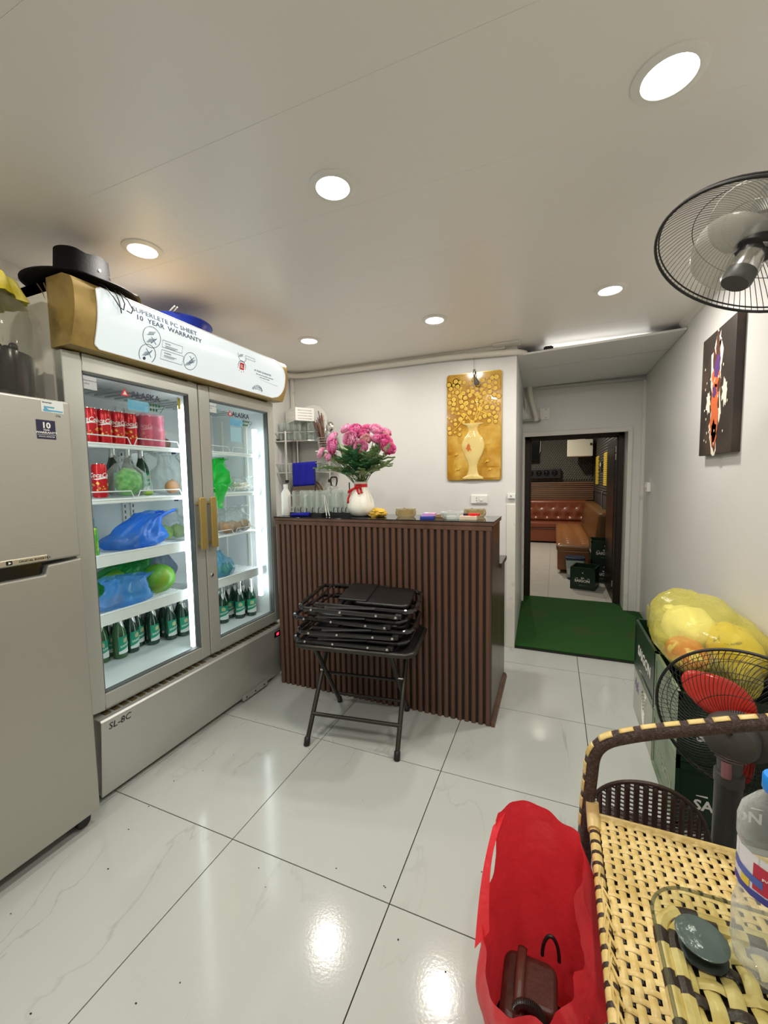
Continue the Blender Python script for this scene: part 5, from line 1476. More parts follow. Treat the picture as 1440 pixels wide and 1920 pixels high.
# ---------------------------------------------------------------- corner rack with glasses
def corner_rack():
    cx, cy = -1.125, 2.055
    rx, ry = .40, .24
    t = thing('corner_rack', 'three-tier steel corner rack full of glasses beside the fridge', 'rack', (cx, cy, 1.25))
    arc = lambda k, n=10: (cx + rx * math.cos(-PI / 2 * k / n) , cy + ry * math.sin(-PI / 2 * k / n))
    for z, nm in ((1.598, 'shelf'), (1.335, 'shelf')):
        b = B(); poly = [(cx, cy)] + [arc(k) for k in range(11)]
        b.prism(poly, z - .006, z); sh = b.build(nm, M['chrome'] if z > 1.5 else M['glass'], t)
        for dz in (.0, .07) if z > 1.5 else (.0, .075):
            b = B(); b.tube([(arc(k)[0], arc(k)[1], z + dz) for k in range(11)], .005, 8); b.build('rail', M['chrome'], sh, smooth=True)
    for k, z0, z1 in ((1.2, 1.25, 1.60), (8.5, 1.25, 1.68)):
        x, y = arc(k); b = B(); b.tube([(x, y, z0 + .02), (x, y, z1)], .011, 10); b.build('post', M['chrome'], t, smooth=True)
        b = B(); b.lathe([(.014, z0), (.014, z0 + .025)], 12, (x, y, 0)); b.build('foot_cap', M['black'], t)
    b = B(); b.tube([(cx + .06, cy - .02, 1.335), (cx + .06, cy - .02, 1.62)], .009, 10); b.build('post', M['chrome'], t, smooth=True)
    b = B(); b.box(cx - .004, cx + .002, cy - .24, cy, 1.60, 1.62); b.build('wall_rail', M['chrome'], t)
    # tumblers
    def tumbler(first=[None]):
        if first[0] is None:
            g = thing('glass_tumbler', 'clear tumbler', 'glass')
            b = B(); b.lathe([(.030, 0), (.032, .006), (.034, .078), (.0325, .078), (.030, .010), (0, .010)], 18, fold=lambda a, h: 1 + .03 * math.cos(9 * a) * (h < .06)); b.build('bowl', M['gw'], g, smooth=True)
            first[0] = g; return g
        return copy_tree(first[0])
    for i, (dx, dy) in enumerate(((.05, -.05), (.125, -.05), (.20, -.05), (.275, -.05), (.045, -.125), (.12, -.125), (.195, -.125), (.27, -.115), (.045, -.19), (.115, -.19), (.34, -.05), (.18, -.185))):
        for lv in (0, 1) if i not in (10,) else (0,):
            g = tumbler(); g.location = (cx + dx, cy - .005 + dy, 1.599 + lv * .0795)
            tag(g, ('clear tumbler, upper rack shelf, %s layer, %s from the fridge, %s row' % ('bottom' if lv == 0 else 'second', ('first', 'second', 'third', 'fourth')[i % 4], ('wall', 'middle', 'outer')[i // 4])), 'glass', 'upper rack tumblers, %s layer' % ('bottom' if lv == 0 else 'second'))
    for i, (dx, dy) in enumerate(((.12, -.05), (.195, -.05), (.27, -.05), (.34, -.05), (.12, -.125), (.195, -.125), (.27, -.12), (.045, -.19), (.115, -.195))):
        g = tumbler(); g.location = (cx + dx, cy - .005 + dy, 1.3360); tag(g, 'clear tumbler on the lower rack shelf, number %s from the fridge, %s row' % (('one', 'two', 'three', 'four')[i % 4], ('wall', 'middle', 'outer')[min(2, i // 4)]), 'glass', 'lower rack tumblers')
    # white perforated basket on top of the glasses
    bk = thing('plastic_basket', 'white perforated plastic basket on top of the rack glasses', 'basket', (cx + .16, cy - .12, 1.757))
    z0 = 1.7575
    x0, x1, y0, y1 = cx + .035, cx + .285, cy - .200, cy - .040; bk.rotation_euler = (0, 0, R(-36))
    b = B(); b.box(x0, x1, y0, y1, z0, z0 + .004); b.build('base', M['white'], bk)
    for (p, q) in (((x0, y0), (x1, y0)), ((x1, y0), (x1, y1)), ((x0, y0), (x0, y1)), ((x0, y1), (x1, y1))):
        b = B(); d = Vector((q[0] - p[0], q[1] - p[1], 0)); n = Vector((d.y, -d.x, 0)).normalized() * .0015; kk = [0]; L = d.length; d.normalize()
        def bar(s0, s1, h0, h1):
            o = Vector((p[0], p[1], 0))
            kk[0] += 1
            vs = [o + d * s + n * (e * (1 + .03 * kk[0])) + Vector((0, 0, z0 + h)) for s in (s0, s1) for e in (-1, 1) for h in (h0, h1)]
            b.add(vs, [(0, 1, 3, 2), (4, 6, 7, 5), (0, 4, 5, 1), (2, 3, 7, 6), (0, 2, 6, 4), (1, 5, 7, 3)])
        for k in range(5): bar(0, L, .0 + k * .022, .012 + k * .022)
        nn = int(L / .011)
        for k in range(nn + 1): bar(max(0, k * L / nn - .0022), min(L, k * L / nn + .0022), 0, .100)
        bar(0, .018, 0, .1); bar(L - .018, L, 0, .1); bar(0, L, .094, .104)
        b.build('side', M['white'], bk)
    tl = thing('round_tray', 'large round white tray leaning on the wall behind the chopsticks', 'lid', (-.90, 2.045, 1.60))
    b = B(); b.lathe([(0, 0), (.15, 0), (.158, .006), (.158, .010), (.15, .008), (0, .010)], 44, (-.905, 2.028, 1.757), (0, -1, .12)); b.build('disc', M['white'], tl, smooth=True)
    # blue towel over the lower rail
    tw = thing('blue_towel', 'dark blue towel hanging over the lower rack rail', 'towel', (-.91, 1.83, 1.22))
    def twf(u, v):
        k = 7.5 - u * 3.5
        x, y = arc(k)
        return (x, y - .010 - .004 * math.sin(u * 20 + v * 2), 1.417 - .195 * v + (.012 * u - .004))
    b = B(); b.grid(twf, 18, 10); b.build('front_fold', M['towel'], tw, smooth=True, solid=.005)
    b = B(); b.grid(lambda u, v: (arc(7.5 - u * 3.5)[0], arc(7.5 - u * 3.5)[1] + .010, 1.415 - .06 * v + .012 * u), 12, 4); b.build('rear_fold', M['towel'], tw, smooth=True, solid=.005)
    # chopstick holder on the rack front with its own lower ledge
    hx, hy = -.715, 1.93
    h = thing('chopstick_holder', 'small steel wire basket holding chopsticks and a ladle', 'holder', (hx, hy, 1.50))
    b = B()
    for z, w in ((1.615, .062), (1.595, .060), (1.575, .057), (1.555, .054), (1.535, .051)):
        b.tube([(hx + x, hy + y, z) for x, y in rrect(w, .045, .02, 4)], .0025, 6, closed=True)
    b.build('ring_wire', M['chrome'], h, smooth=True)
    b = B()
    for x, y in rrect(.058, .043, .02, 2):
        b.tube([(hx + x * 1.06, hy + y, 1.618), (hx + x * .84, hy + y * .84, 1.525)], .0018, 5)
    b.build('upright_wire', M['chrome'], h, smooth=True)
    b = B(); b.prism(rrect(.055, .042, .02, 4, hx, hy), 1.522, 1.527); b.build('base', M['chrome'], h)
    b = B(); b.prism(rrect(.080, .060, .01, 4, hx + .005, hy + .01), 1.500, 1.512); b.build('ledge', M['trim'], h, bev=.002)
    b = B(); b.tube([(hx + .01, hy + .065, 1.506), (hx + .01, 2.058, 1.506)], .008, 8); b.build('wall_arm', M['chrome'], h, smooth=True)
    sk = [mat('chopstick_brown', (.085, .030, .018), .45), mat('chopstick_wood', (.36, .18, .08), .5)]
    rr = random.Random(12)
    for k in range(16):
        a, c = rr.uniform(-.036, .02), rr.uniform(-.028, .028)
        tx, ty = a * 1.0 - .05 + rr.uniform(-.055, .045), c + rr.uniform(-.02, .03)
        L = rr.uniform(.20, .325)
        st = thing('chopstick', ('dark brown chopstick standing in the wire holder' if k not in (4, 9) else 'pale wooden chopstick standing in the wire holder'), 'chopstick', (hx + a, hy + c, 1.527), 'dark chopsticks in the holder' if k not in (4, 9) else 'pale chopsticks in the holder')
        p0 = Vector((hx + a, hy + c, 1.5275)); p1 = Vector((hx + tx, hy + ty, 1.5275 + L))
        b = B(); b.tube([p0, p0.lerp(p1, .65)], [.0026, .0036], 6); b.build('shaft', sk[1 if k in (4, 9) else 0], st, smooth=True)
        b = B(); b.tube([p0.lerp(p1, .65), p1], [.0038, .0042], 6); b.build('grip', sk[1 if k in (4, 9) else 0], st)
    ld = thing('ladle', 'steel ladle standing head up in the wire holder', 'ladle', (hx + .03, hy, 1.527))
    b = B(); b.tube([(hx + .02, hy, 1.528), (hx + .028, hy - .01, 1.62), (hx + .045, hy - .012, 1.66)], .004, 8); b.build('shaft', M['chrome'], ld, smooth=True)
    b = B()
    b.ball((hx + .058, hy - .012, 1.700), (.036, .030, .044), 20, 12, lambda d: 1); b.build('bowl', M['chrome'], ld, smooth=True)
    for k, (dx, dz) in enumerate(((.045, 1.66), (.012, 1.68))):
        st = thing('metal_spoon', ['short steel spoon beside the ladle in the wire holder', 'thin steel spoon between ladle and chopsticks'][k], 'spoon', (hx + dx, hy - .02, 1.527))
        b = B(); b.tube([(hx + dx * .7, hy - .022, 1.528), (hx + dx, hy - .028, dz - .03)], .003, 6); b.build('shaft', M['chrome'], st, smooth=True)
        b = B(); b.ball((hx + dx, hy - .028, dz - .01), (.012, .004, .024), 12, 8); b.build('bowl', M['chrome'], st, smooth=True)
    # plates standing behind the mugs on the counter's rear desk
    for k in range(3):
        p = thing('round_plate', ['tan round plate leaning on the wall behind the mugs, outermost of three', 'tan round plate leaning on the wall, middle of three', 'tan round plate leaning on the wall, closest to it of three'][k], 'plate', (-.97 + k * .03, 2.0, 1.0))
        b = B(); b.lathe([(0, 0), (.11, 0), (.135, .012), (.133, .015), (.11, .004), (0, .004)], 40, (-.975 + k * .022, 2.00 + k * .018, 1.137), (0, -1, .10)); b.build('disc', mat('tan_plate', (.34, .26, .18), .35), p, smooth=True)
    s = thing('wall_shelf', 'low white shelf on the back wall carrying the leaning plates', 'shelf', (-.95, 1.99, .99))
    b = B(); b.box(-1.125, -.80, 1.93, 2.058, .985, 1.0005); b.build('board', M['white'], s, bev=.002)
corner_rack()
t = thing('white_bottle', 'white plastic bottle on the counter next to the display fridge', 'bottle', (-.515, 1.085, 1.0507))
b = B(); b.lathe([(.026, 1.051), (.029, 1.056), (.029, 1.19), (.014, 1.215), (.012, 1.225)], 20, (-.513, 1.087, 0)); b.build('body', M['white'], t, smooth=True)
b = B(); b.lathe([(.014, 1.222), (.014, 1.245), (0, 1.246)], 16, (-.513, 1.087, 0)); b.build('cap', M['white'], t, smooth=True)
# ================================================================= crates, bags, fans and wicker by the right wall
def crate(name, label, x0, x1, y0, y1, z0, h, side_mat, group=None, rz=0, front='SAIGON', pivot=None, small=1.0):
    t = thing(name, label, 'crate', ((x0 + x1) / 2, (y0 + y1) / 2, z0), group)
    w = .010
    b = B(); b.box(x0 + .006, x1 - .006, y0 + .006, y1 - .006, z0 + .001, z0 + .012)
    b.box(x0 + .004, x1 - .004, y0 + .004, y0 + .004 + w, z0 + .001, z0 + h - .004); b.box(x0 + .004, x1 - .004, y1 - .004 - w, y1 - .004, z0 + .001, z0 + h - .004)
    b.box(x1 - .004 - w, x1 - .004, y0 + .01, y1 - .01, z0 + .001, z0 + h - .004)
    b.build('shell', M['crate'], t)
    b = B(); b.box(x0 + .004, x0 + .004 + w, y0 + .004, y1 - .004, z0 + .001, z0 + h - .004); b.build('side_wall', side_mat, t)
    b = B()
    for zz, hh in ((z0 + .001, .022), (z0 + h - .026, .026)):
        for a, c, e, f in ((x0, x1, y0, y0 + .012), (x0, x1, y1 - .012, y1), (x1 - .012, x1, y0, y1)):
            b.box(a, c, e, f, zz, zz + hh)
    for x in (x0, x1 - .014):
        b.box(x, x + .014, y0, y0 + .014, z0 + .001, z0 + h)
    b.build('rim', M['crate'], t)
    b = B()
    for zz, hh in ((z0 + .001, .022), (z0 + h - .026, .026)): b.box(x0, x0 + .012, y0 + .0005, y1, zz, zz + hh)
    b.box(x0 - .0002, x0 + .013, y0 + .0004, y0 + .014, z0 + .001, z0 + h); b.box(x0 - .0002, x0 + .013, y1 - .014, y1, z0 + .001, z0 + h)
    b.build('side_rim', side_mat, t)
    xm = (x0 + x1) / 2; ym = (y0 + y1) / 2
    b = B(); b.prism(rrect(.05 * small, .012, .011), 0, .001, lambda x, z, y: (xm + x, y0 + .0035 - y, z0 + h * .80 + z)); b.build('hand_hole', M['black'], t)
    b = B()
    for i in range(1, 3): b.box(x0 + .02, x1 - .02, y0 + (y1 - y0) * i / 3 - .003, y0 + (y1 - y0) * i / 3 + .003, z0 + .012, z0 + h * .7)
    for i in range(1, 3): b.box(x0 + (x1 - x0) * i / 3 - .003, x0 + (x1 - x0) * i / 3 + .003, y0 + .02, y1 - .02, z0 + .012, z0 + h * .7)
    b.build('divider', M['crate'], t)
    mp = plane_map((xm - .004, y0 + .0038, z0 + h * .34), (1, 0, 0), (0, 0, 1)); k = (x1 - x0) / .37
    text(t, 'lettering', front, mp, .042 * k, M['letter'], bold=.025, wide=1.0)
    text(t, 'lettering', 'BIA', plane_map((xm, y0 + .0038, z0 + h * .34 + .056 * k), (1, 0, 0), (0, 0, 1)), .022 * k, M['letter'], bold=.02)
    text(t, 'lettering', 'SPECIAL', plane_map((xm, y0 + .0038, z0 + h * .17), (1, 0, 0), (0, 0, 1)), .016 * k, M['crateS'], bold=.01, space=1.3)
    b = B()
    for sx in (-1, 1): b.prism([(sx * .07 * k, 0), (sx * .11 * k, .002), (sx * .11 * k, .004), (sx * .07 * k, .006)], 0, .0006, plane_map((xm, y0 + .0038, z0 + h * .34 + .056 * k), (1, 0, 0), (0, 0, 1)))
    b.prism([(-.012 * k, .014), (0, 0), (.014 * k, .018), (.006 * k, .014), (0, .022 * k), (-.004, .012)], .0012, .0018, plane_map((xm, y0 + .0030, z0 + h * .72), (1, 0, 0), (0, 0, 1)))
    b.build('emblem', M['letter'], t)
    mp = plane_map((x0 + .0035, ym, z0 + h * .36), (0, -1, 0), (0, 0, 1)); k2 = (y1 - y0) / .40
    text(t, 'lettering', front, mp, .042 * k2, M['letter'] if side_mat is M['crate'] else mat('faint_letter', (.34, .40, .30), .5), bold=.025, wide=1.15)
    if rz:
        t.rotation_euler = (0, 0, rz)
    return t
# the far pair: pale carton below, green crate above
t = thing('carton_box', 'pale grey carton with faded print under the far green crate', 'box', (1.61, 1.22, 0))
b = B(); b.box(1.452, 1.764, 1.0, 1.462, .0005, .246); b.build('box', mat('pale_carton', (.50, .51, .44), .5, var=((.42, .44, .36), 7, .4, .65)), t, bev=.004)
b = B(); b.box(1.4505, 1.453, 1.002, 1.46, .236, .243); b.box(1.4505, 1.453, 1.0, 1.008, .004, .243); b.build('edge_tape', M['crateS'], t)
vi = mat('violet_print', (.20, .17, .34), .5)
mp = plane_map((1.4518, 1.37, .165), (0, -1, 0), (0, 0, 1))
b = B()
for k in range(7):
    rr = random.Random(k); b.tube([mp(-.04 + .013 * k, .022 * math.sin(k * 1.7) - .01, .0006), mp(-.035 + .013 * k, .022 * math.sin(k * 1.7) + .016, .0006), mp(-.028 + .013 * k, .02 * math.cos(k * 2.3), .0006)], .0016, 4)
b.build('scrawl_print', vi, t)
b = B()
for k in range(5):
    r_ = .02 + .014 * k
    b.tube([mp(.20 + r_ * .9 * math.cos(R(a)), -.03 + r_ * 1.1 * math.sin(R(a)), .0006) for a in range(100 - 8 * k, 260 + 6 * k, 12)], .0016, 4)
b.build('emblem_arcs', M['letter'], t)
b = B()
for k in range(6): b.tube([mp(.13 + .008 * k, .03 - .012 * k, .0006), mp(.145 + .006 * k, .045 - .016 * k, .0006)], .003, 4)
b.build('dark_mark', mat('maroon_print', (.14, .06, .08), .5), t)
crate('beer_crate', 'dark green beer crate on the pale carton under the yellow bag', 1.45, 1.765, 1.0, 1.462, .248, .25, M['crate'])
crate('beer_crate', 'green beer crate, light painted on its side, on the floor behind the red-bladed fan', 1.45, 1.765, .63, .985, .0, .25, M['crateS'])
crate('beer_crate', 'green beer crate, light painted on its side, stacked on another behind the red-bladed fan', 1.45, 1.765, .63, .985, .252, .25, M['crateS'])

# yellow bag with things in it
t = thing('yellow_bag', 'big yellow translucent bag of packets on top of the green crates', 'bag', (1.60, 1.0, .503))
b = B()
def ybag(u, v):
    th, ph = 2 * PI * u, PI * v
    d = Vector((math.sin(ph) * math.cos(th), math.sin(ph) * math.sin(th), -math.cos(ph)))
    n = noise.noise(d * 2.0 + Vector((5, 0, 0))) * .16 + noise.noise(d * 5.5) * .06 + .018 * math.sin(11 * th + 5 * v) * v
    q = 1 + n * math.sin(ph) ** .3
    p = Vector((1.605 + .172 * d.x * q, 1.0 + .385 * d.y * q, .600 + .155 * d.z * q))
    return (min(p.x, 1.764), p.y, max(p.z, .5035))
b.grid(ybag, 64, 36, cu=True)
b.build('film', F['yellow'], t, smooth=True, ang=70)
b = B()
def yl(u, v):
    w = (v - .5) * (.03 + .05 * math.sin(PI * u))
    return Vector((1.475 - .028 * u + .03 * u * u, 1.20 + .10 * u + w, .60 - .02 * u + .05 * math.sin(PI * u) - .07 * u * u + .004 * math.sin(9 * v)))
b.grid(yl, 12, 8); b.build('loose_handle', F['yellow'], t, smooth=True)
t = thing('white_packet', 'white wrapped bundle inside the yellow bag', 'packet', (1.57, 1.08, .504))
b = B(); b.ball((1.590, 1.07, .598), (.098, .16, .090), 24, 16, lambda d: 1 + .12 * noise.noise(d * 2.2)); b.build('wrap', mat('white_film_wrap', (.80, .78, .62), .3, bump=(20, .7)), t, smooth=True)
b = B(); b.ball((1.545, 1.20, .640), (.03, .04, .02), 10, 8, lambda d: 1 + .3 * noise.noise(d * 3)); b.build('twist', mat('white_wrap_twist', (.78, .75, .60), .35), t, smooth=True)
t = thing('red_packet', 'red printed packet inside the yellow bag at the crate edge', 'packet', (1.52, .86, .504))
b = B(); b.ball((1.53, .86, .560), (.07, .12, .052), 20, 14, lambda d: 1 + .15 * noise.noise(d * 2.5)); b.build('wrap', mat('red_pack_print', (.55, .09, .05), .35, var=((.75, .62, .40), 16, .5, .58)), t, smooth=True)
t = thing('yellow_packet', 'bright yellow spotted packet inside the yellow bag by the wall', 'packet', (1.67, .86, .504))
b = B(); b.ball((1.675, .85, .600), (.075, .16, .09), 20, 14, lambda d: 1 + .15 * noise.noise(d * 2.5)); b.build('wrap', mat('yellow_pack_print', (.62, .47, .01), .35, var=((.10, .09, .02), 26, .63, .68)), t, smooth=True)

# ---------------------------------------------------------------- fans
def fan_grille(parent, c, a, Rr, depth, inner, n, wire, m, name, rings=(.55,), curl=.0):
    u, w, d = frame_of(a)
    c = Vector(c)
    def pt(s, th):       # s 0 = hub plate, 1 = rim
        r = inner + (Rr - inner) * s
        q = depth * (1 - s ** 3.2)
        t2 = th + curl * (1 - s)
        return c + (u * math.cos(t2) + w * math.sin(t2)) * r + d * q
    b = B()
    for k in range(n):
        th = 2 * PI * k / n
        b.tube([pt(s / 9, th) for s in range(10)], wire, 4)
    o = b.build(name, m, parent, smooth=True); o['kind'] = 'stuff'
    b = B()
    for s in rings:
        b.tube([pt(s, 2 * PI * k / 48) for k in range(48)], wire * 1.2, 5, closed=True)
    b.build(name.replace('grille', 'grille_ring'), m, parent, smooth=True)

def blade_mesh(c, a, r0, r1, wid, tilt, ang, sweep=.5):
    u, w, d = frame_of(a); c = Vector(c); b = B()
    def fn(p, q):
        s = (q - .5)
        r = r0 + (r1 - r0) * p
        wd = wid * (.55 + .75 * math.sin(PI * min(1, p * .75 + .12)))
        th = ang + sweep * p + s * wd / max(r, .05) * (1 if p < .97 else .9)
        rr_ = r - (.03 * (2 * s) ** 2 * p)
        return c + (u * math.cos(th) + w * math.sin(th)) * rr_ + d * (s * wd * tilt)
    b.grid(fn, 12, 9)
    return b

def wall_fan():
    c, a = Vector((1.505, .372, 1.836)), Vector((-.459, -.177, -.871)).normalized()
    Rr = .235
    t = thing('wall_fan', 'silver wall fan with smoky clear blades and black wire guard', 'fan', (1.77, .44, 1.95))
    u, w, d = frame_of(a)
    b = B(); b.tube([c + (u * math.cos(2 * PI * k / 64) + w * math.sin(2 * PI * k / 64)) * Rr for k in range(64)], .0042, 8, closed=True); b.build('guard_ring', M['dark'], t, smooth=True)
    b = B(); b.tube([c - a * .012 + (u * math.cos(2 * PI * k / 64) + w * math.sin(2 * PI * k / 64)) * (Rr - .003) for k in range(64)], .0022, 6, closed=True); b.build('guard_ring', M['dark'], t, smooth=True)
    fan_grille(t, c, -a, Rr, .075, .055, 96, .0009, M['gun'], 'rear_grille', (.25, .62), .5)
    for k in range(3):
        blade_mesh(c - a * .03, a, .035, .200, .20, .30, 2 * PI * k / 3 + .4).build('blade', M['bladeC'], t, smooth=True, solid=.0016)
    b = B(); b.lathe([(.046, -.082), (.046, -.012), (.040, -.008), (0, -.008)], 28, c, a); b.build('motor_collar', M['black'], t, smooth=True)
    b = B(); b.lathe([(.030, -.010), (.031, .02), (.034, .05), (.030, .062)], 32, c, a); b.build('spinner', M['chrome'], t, smooth=True)
    b = B(); b.lathe([(.036, .050), (.036, .076), (.031, .083), (0, .085)], 32, c, a); b.build('spinner_cap', M['fgrey'], t, smooth=True)
    b = B(); b.lathe([(.055, -.082), (.062, -.10), (.060, -.17), (.045, -.19), (0, -.192)], 28, c, a); b.build('motor', M['fgrey'], t, smooth=True)
    b = B(); b.tube([c - a * .13 + Vector((.04, 0, 0)), Vector((1.68, .42, 1.92)), Vector((1.76, .44, 1.92))], [.022, .02, .02], 12); b.build('arm', M['fgrey'], t, smooth=True)
    b = B(); b.box(1.755, 1.77, .395, .485, 1.85, 1.99); b.build('wall_bracket', M['fgrey'], t, bev=.004)
wall_fan()

def floor_fan():
    c, a = Vector((1.553, .387, .545)), Vector((-.435, -.898, -.065)).normalized()
    Rr = .22
    t = thing('floor_fan', 'grey standing fan with red blades before the green crates', 'fan', (1.585, .43, 0))
    u, w, d = frame_of(a)
    b = B(); b.tube([c + (u * math.cos(2 * PI * k / 64) + w * math.sin(2 * PI * k / 64)) * Rr for k in range(64)], .0045, 8, closed=True); b.build('guard_ring', M['black'], t, smooth=True)
    fan_grille(t, c, a, Rr, .070, .06, 84, .0008, M['dark'], 'rear_grille', (.35, .70, .88), .55)
    fan_grille(t, c, -a, Rr, .075, .04, 84, .0008, M['dark'], 'front_grille', (.35, .70, .88), -.55)
    for k in range(3):
        blade_mesh(c + a * .005, a, .04, .185, .105, .38, 2 * PI * k / 3 + 2.05, .45).build('blade', M['bladeR'], t, smooth=True, solid=.002)
    b = B(); b.lathe([(0, -.03), (.04, -.03), (.042, .03), (0, .03)], 24, c, a); b.build('hub', M['bladeR'], t, smooth=True)
    b = B(); b.lathe([(.066, .050), (.070, .058), (.068, .072), (.064, .074)], 32, c, a); b.build('motor_ring', M['fgrey'], t, smooth=True)
    cc = c + a * .065 + Vector((-.018, .008, .004))
    b = B(); b.lathe([(.058, .0), (.063, .008), (.063, .040), (.055, .058), (.030, .068), (0, .070)], 32, cc, a); b.build('motor_housing', M['fgrey'], t, smooth=True)
    b = B()
    for k in range(11):
        z = -.040 + .008 * k; hw = math.sqrt(max(0, .050 ** 2 - z * z))
        o = cc + a * .060 - Vector((0, 0, .012))
        b.tube([o - u * hw + w * z - a * .006, o + w * z + a * .004, o + u * hw + w * z - a * .006], .0018, 5)
    o = b.build('vent_rib', mat('vent_mauve', (.13, .09, .09), .5), t); o['kind'] = 'stuff'
    b = B(); b.tube([cc + a * .055 + w * .03, cc + a * .076 + w * .035], [.010, .006], 10); b.build('swing_knob', M['black'], t, smooth=True)
    n0 = cc + a * .03
    b = B(); b.tube([n0 - Vector((0, 0, .05)), n0 - Vector((0, 0, .115))], [.030, .026], 16); b.build('neck', M['fgrey'], t, smooth=True)
    b = B(); b.tube([n0 - Vector((.014, .022, .060)), n0 - Vector((.014, .026, .10))], .012, 10); b.build('tilt_latch', mat('latch_mauve', (.22, .10, .10), .4), t, smooth=True)
    x, y, zt = n0.x, n0.y, n0.z - .10
    b = B(); b.lathe([(.030, zt - .03), (.034, zt - .028), (.034, zt + .0), (.028, zt + .003)], 24, (x, y, 0)); b.build('collar', M['fgrey'], t, smooth=True)
    b = B(); b.lathe([(.0315, .04), (.0315, zt - .028)], 24, (x, y, 0)); b.build('pole', mat('pole_grey', (.045, .045, .042), .35), t, smooth=True)
    b = B(); b.lathe([(.16, 0), (.165, .006), (.160, .020), (.10, .036), (.040, .046), (.034, .07)], 40, (x + .01, y + .03, 0), fold=None); b.build('base', M['fgrey'], t, smooth=True)
floor_fan()

# ---------------------------------------------------------------- wicker chair, woven strand by strand
def strand(along, fixed, s0, s1, pitch, z, ph, wid, m, parent, amp=.0028, th=.30, name='strand'):
    n = max(4, int((s1 - s0) / pitch * 4)); pts = []
    for i in range(n + 1):
        s = s0 + (s1 - s0) * i / n
        zz = z + amp * math.sin(PI * s / pitch + ph)
        pts.append((fixed, s, zz) if along == 'y' else (s, fixed, zz))
    b = B(); b.tube(pts, wid, 6, rz=th if along == 'y' else th)
    return b.build(name, m, parent, smooth=True, ang=80)

def wrap_tube(parent, pts, r, m, m2, name, step=3):
    b = B(); b.tube(pts, r, 12); o = b.build(name, m, parent, smooth=True)
    return o

def wicker_chair():
    t = thing('wicker_chair', 'beige and dark brown woven chair beside the red bag', 'chair', (1.36, -.19, 0))
    x0, x1, y0, y1, z = 1.150, 1.60, -.44, .045, .418
    b = B(); b.box(x0 - .004, x1, y0, y1 - .004, z - .016, z - .010); b.build('seat_board', M['brownw'], t)
    p = .0195
    k = 0
    x = x0 + .008
    while x < x1:
        strand('y', x, y0, y1, p, z, PI * k, .0069, M['beige'], t, th=.30, amp=.0018); x += p; k += 1
    k = 0
    y = y1 - .008
    while y > y0:
        strand('x', y, x0, x1, p, z - .0006, PI * (k + 1) + 0, .0052, M['beige'], t, th=.30, amp=.0018); y -= p; k += 1
    # seat rails wrapped with strand: side rail with dark ticks, beige sleeve at the corner
    b = B(); b.tube([(x0 - .012, y0, z - .006), (x0 - .012, y1 - .03, z - .006)], .0115, 10); rl = b.build('side_rail', M['beige'], t, smooth=True)
    for i in range(15):
        yy = y1 - .06 - i * .029
        b = B(); b.tube([(x0 - .012, yy, z - .006), (x0 - .012, yy + .0085, z - .006)], .0121, 10); b.build('dark_binding', M['brownw'], rl, smooth=True)
    rr = random.Random(6)
    for i in range(9):
        yy = y0 + .02 + i * .03
        b = B(); b.tube([(x0 + .002, yy, z + .006), (x0 - .014 + rr.uniform(-.004, .006), yy + .035, z + .007), (x0 - .010 + rr.uniform(-.006, .006), yy + .075, z + .006)], .0022, 5); b.build('loose_strand', M['beige'], t, smooth=True)
    b = B(); b.tube([(x0 - .010, y1 + .004, z - .006), (x1, y1 + .004, z - .006)], .0105, 10); b.build('rear_rail', M['beige'], t, smooth=True)
    b = B(); b.tube(bend([(x0 - .012, y1 - .045, z - .004), (x0 - .012, y1 - .002, z + .002), (x0 - .014, y1 + .006, z + .030)], .02), .0150, 12); b.build('corner_sleeve', mat('beige_sleeve', (.62, .46, .20), .35, bump=(120, .1)), t, smooth=True)
    # arm: one bent tube, leg to rear post
    path = bend([(1.118, .072, .012), (1.124, .066, .40), (1.138, .058, .600), (1.235, .052, .652), (1.47, .05, .735), (1.60, .05, .755), (1.66, .05, .60), (1.66, .05, .012)], .075, 8)
    b = B(); b.tube(path, .0170, 14); b.build('arm_tube', mat('dark_wrap', (.040, .020, .015), .3, bump=(420, .9, (1, 1, 1)), var=((.085, .055, .05), 160, .5, .6)), t, smooth=True)
    # beige binding patches along the upper side of the tube
    L = [0]
    for p_, q in zip(path, path[1:]): L.append(L[-1] + (q - p_).length)
    def at(s):
        for i in range(len(L) - 1):
            if L[i + 1] >= s: return path[i].lerp(path[i + 1], (s - L[i]) / max(1e-9, L[i + 1] - L[i])), (path[i + 1] - path[i]).normalized()
        return path[-1], Vector((0, 0, -1))
    s = .36
    while s < 1.05:
        b = B()
        def fn(u, v, s=s):
            p_, d = at(s + .032 * u)
            up = Vector((-.75, -.15, .65)); up = (up - d * up.dot(d)).normalized(); sd = d.cross(up)
            a = (v - .5) * (1.25 if s < .62 else .85)
            return p_ + (up * math.cos(a) + sd * math.sin(a)) * .0178
        b.grid(fn, 6, 6); b.build('binding', M['beige'], t, smooth=True, solid=.0012)
        s += .048
    for sx, sy in ((1.135, -.385), (1.655, -.385)):
        b = B(); b.tube([(sx, sy, .012), (sx, sy, .405)], .0155, 12); lg = b.build('leg', M['brownw'], t, smooth=True)
        b = B(); b.lathe([(.018, 0), (.018, .02)], 12, (sx, sy, 0)); b.build('foot_cap', M['black'], lg)
    for sx, sy in ((1.118, .072), (1.66, .05)):
        b = B(); b.lathe([(.0185, 0), (.0185, .02)], 12, (sx, sy, 0)); b.build('foot_cap', M['black'], t)
    b = B(); b.tube([(1.655, -.385, .40), (1.655, -.385, .74), (1.66, .05, .74)], .0155, 12); b.build('back_tube', M['brownw'], t, smooth=True)
wicker_chair()

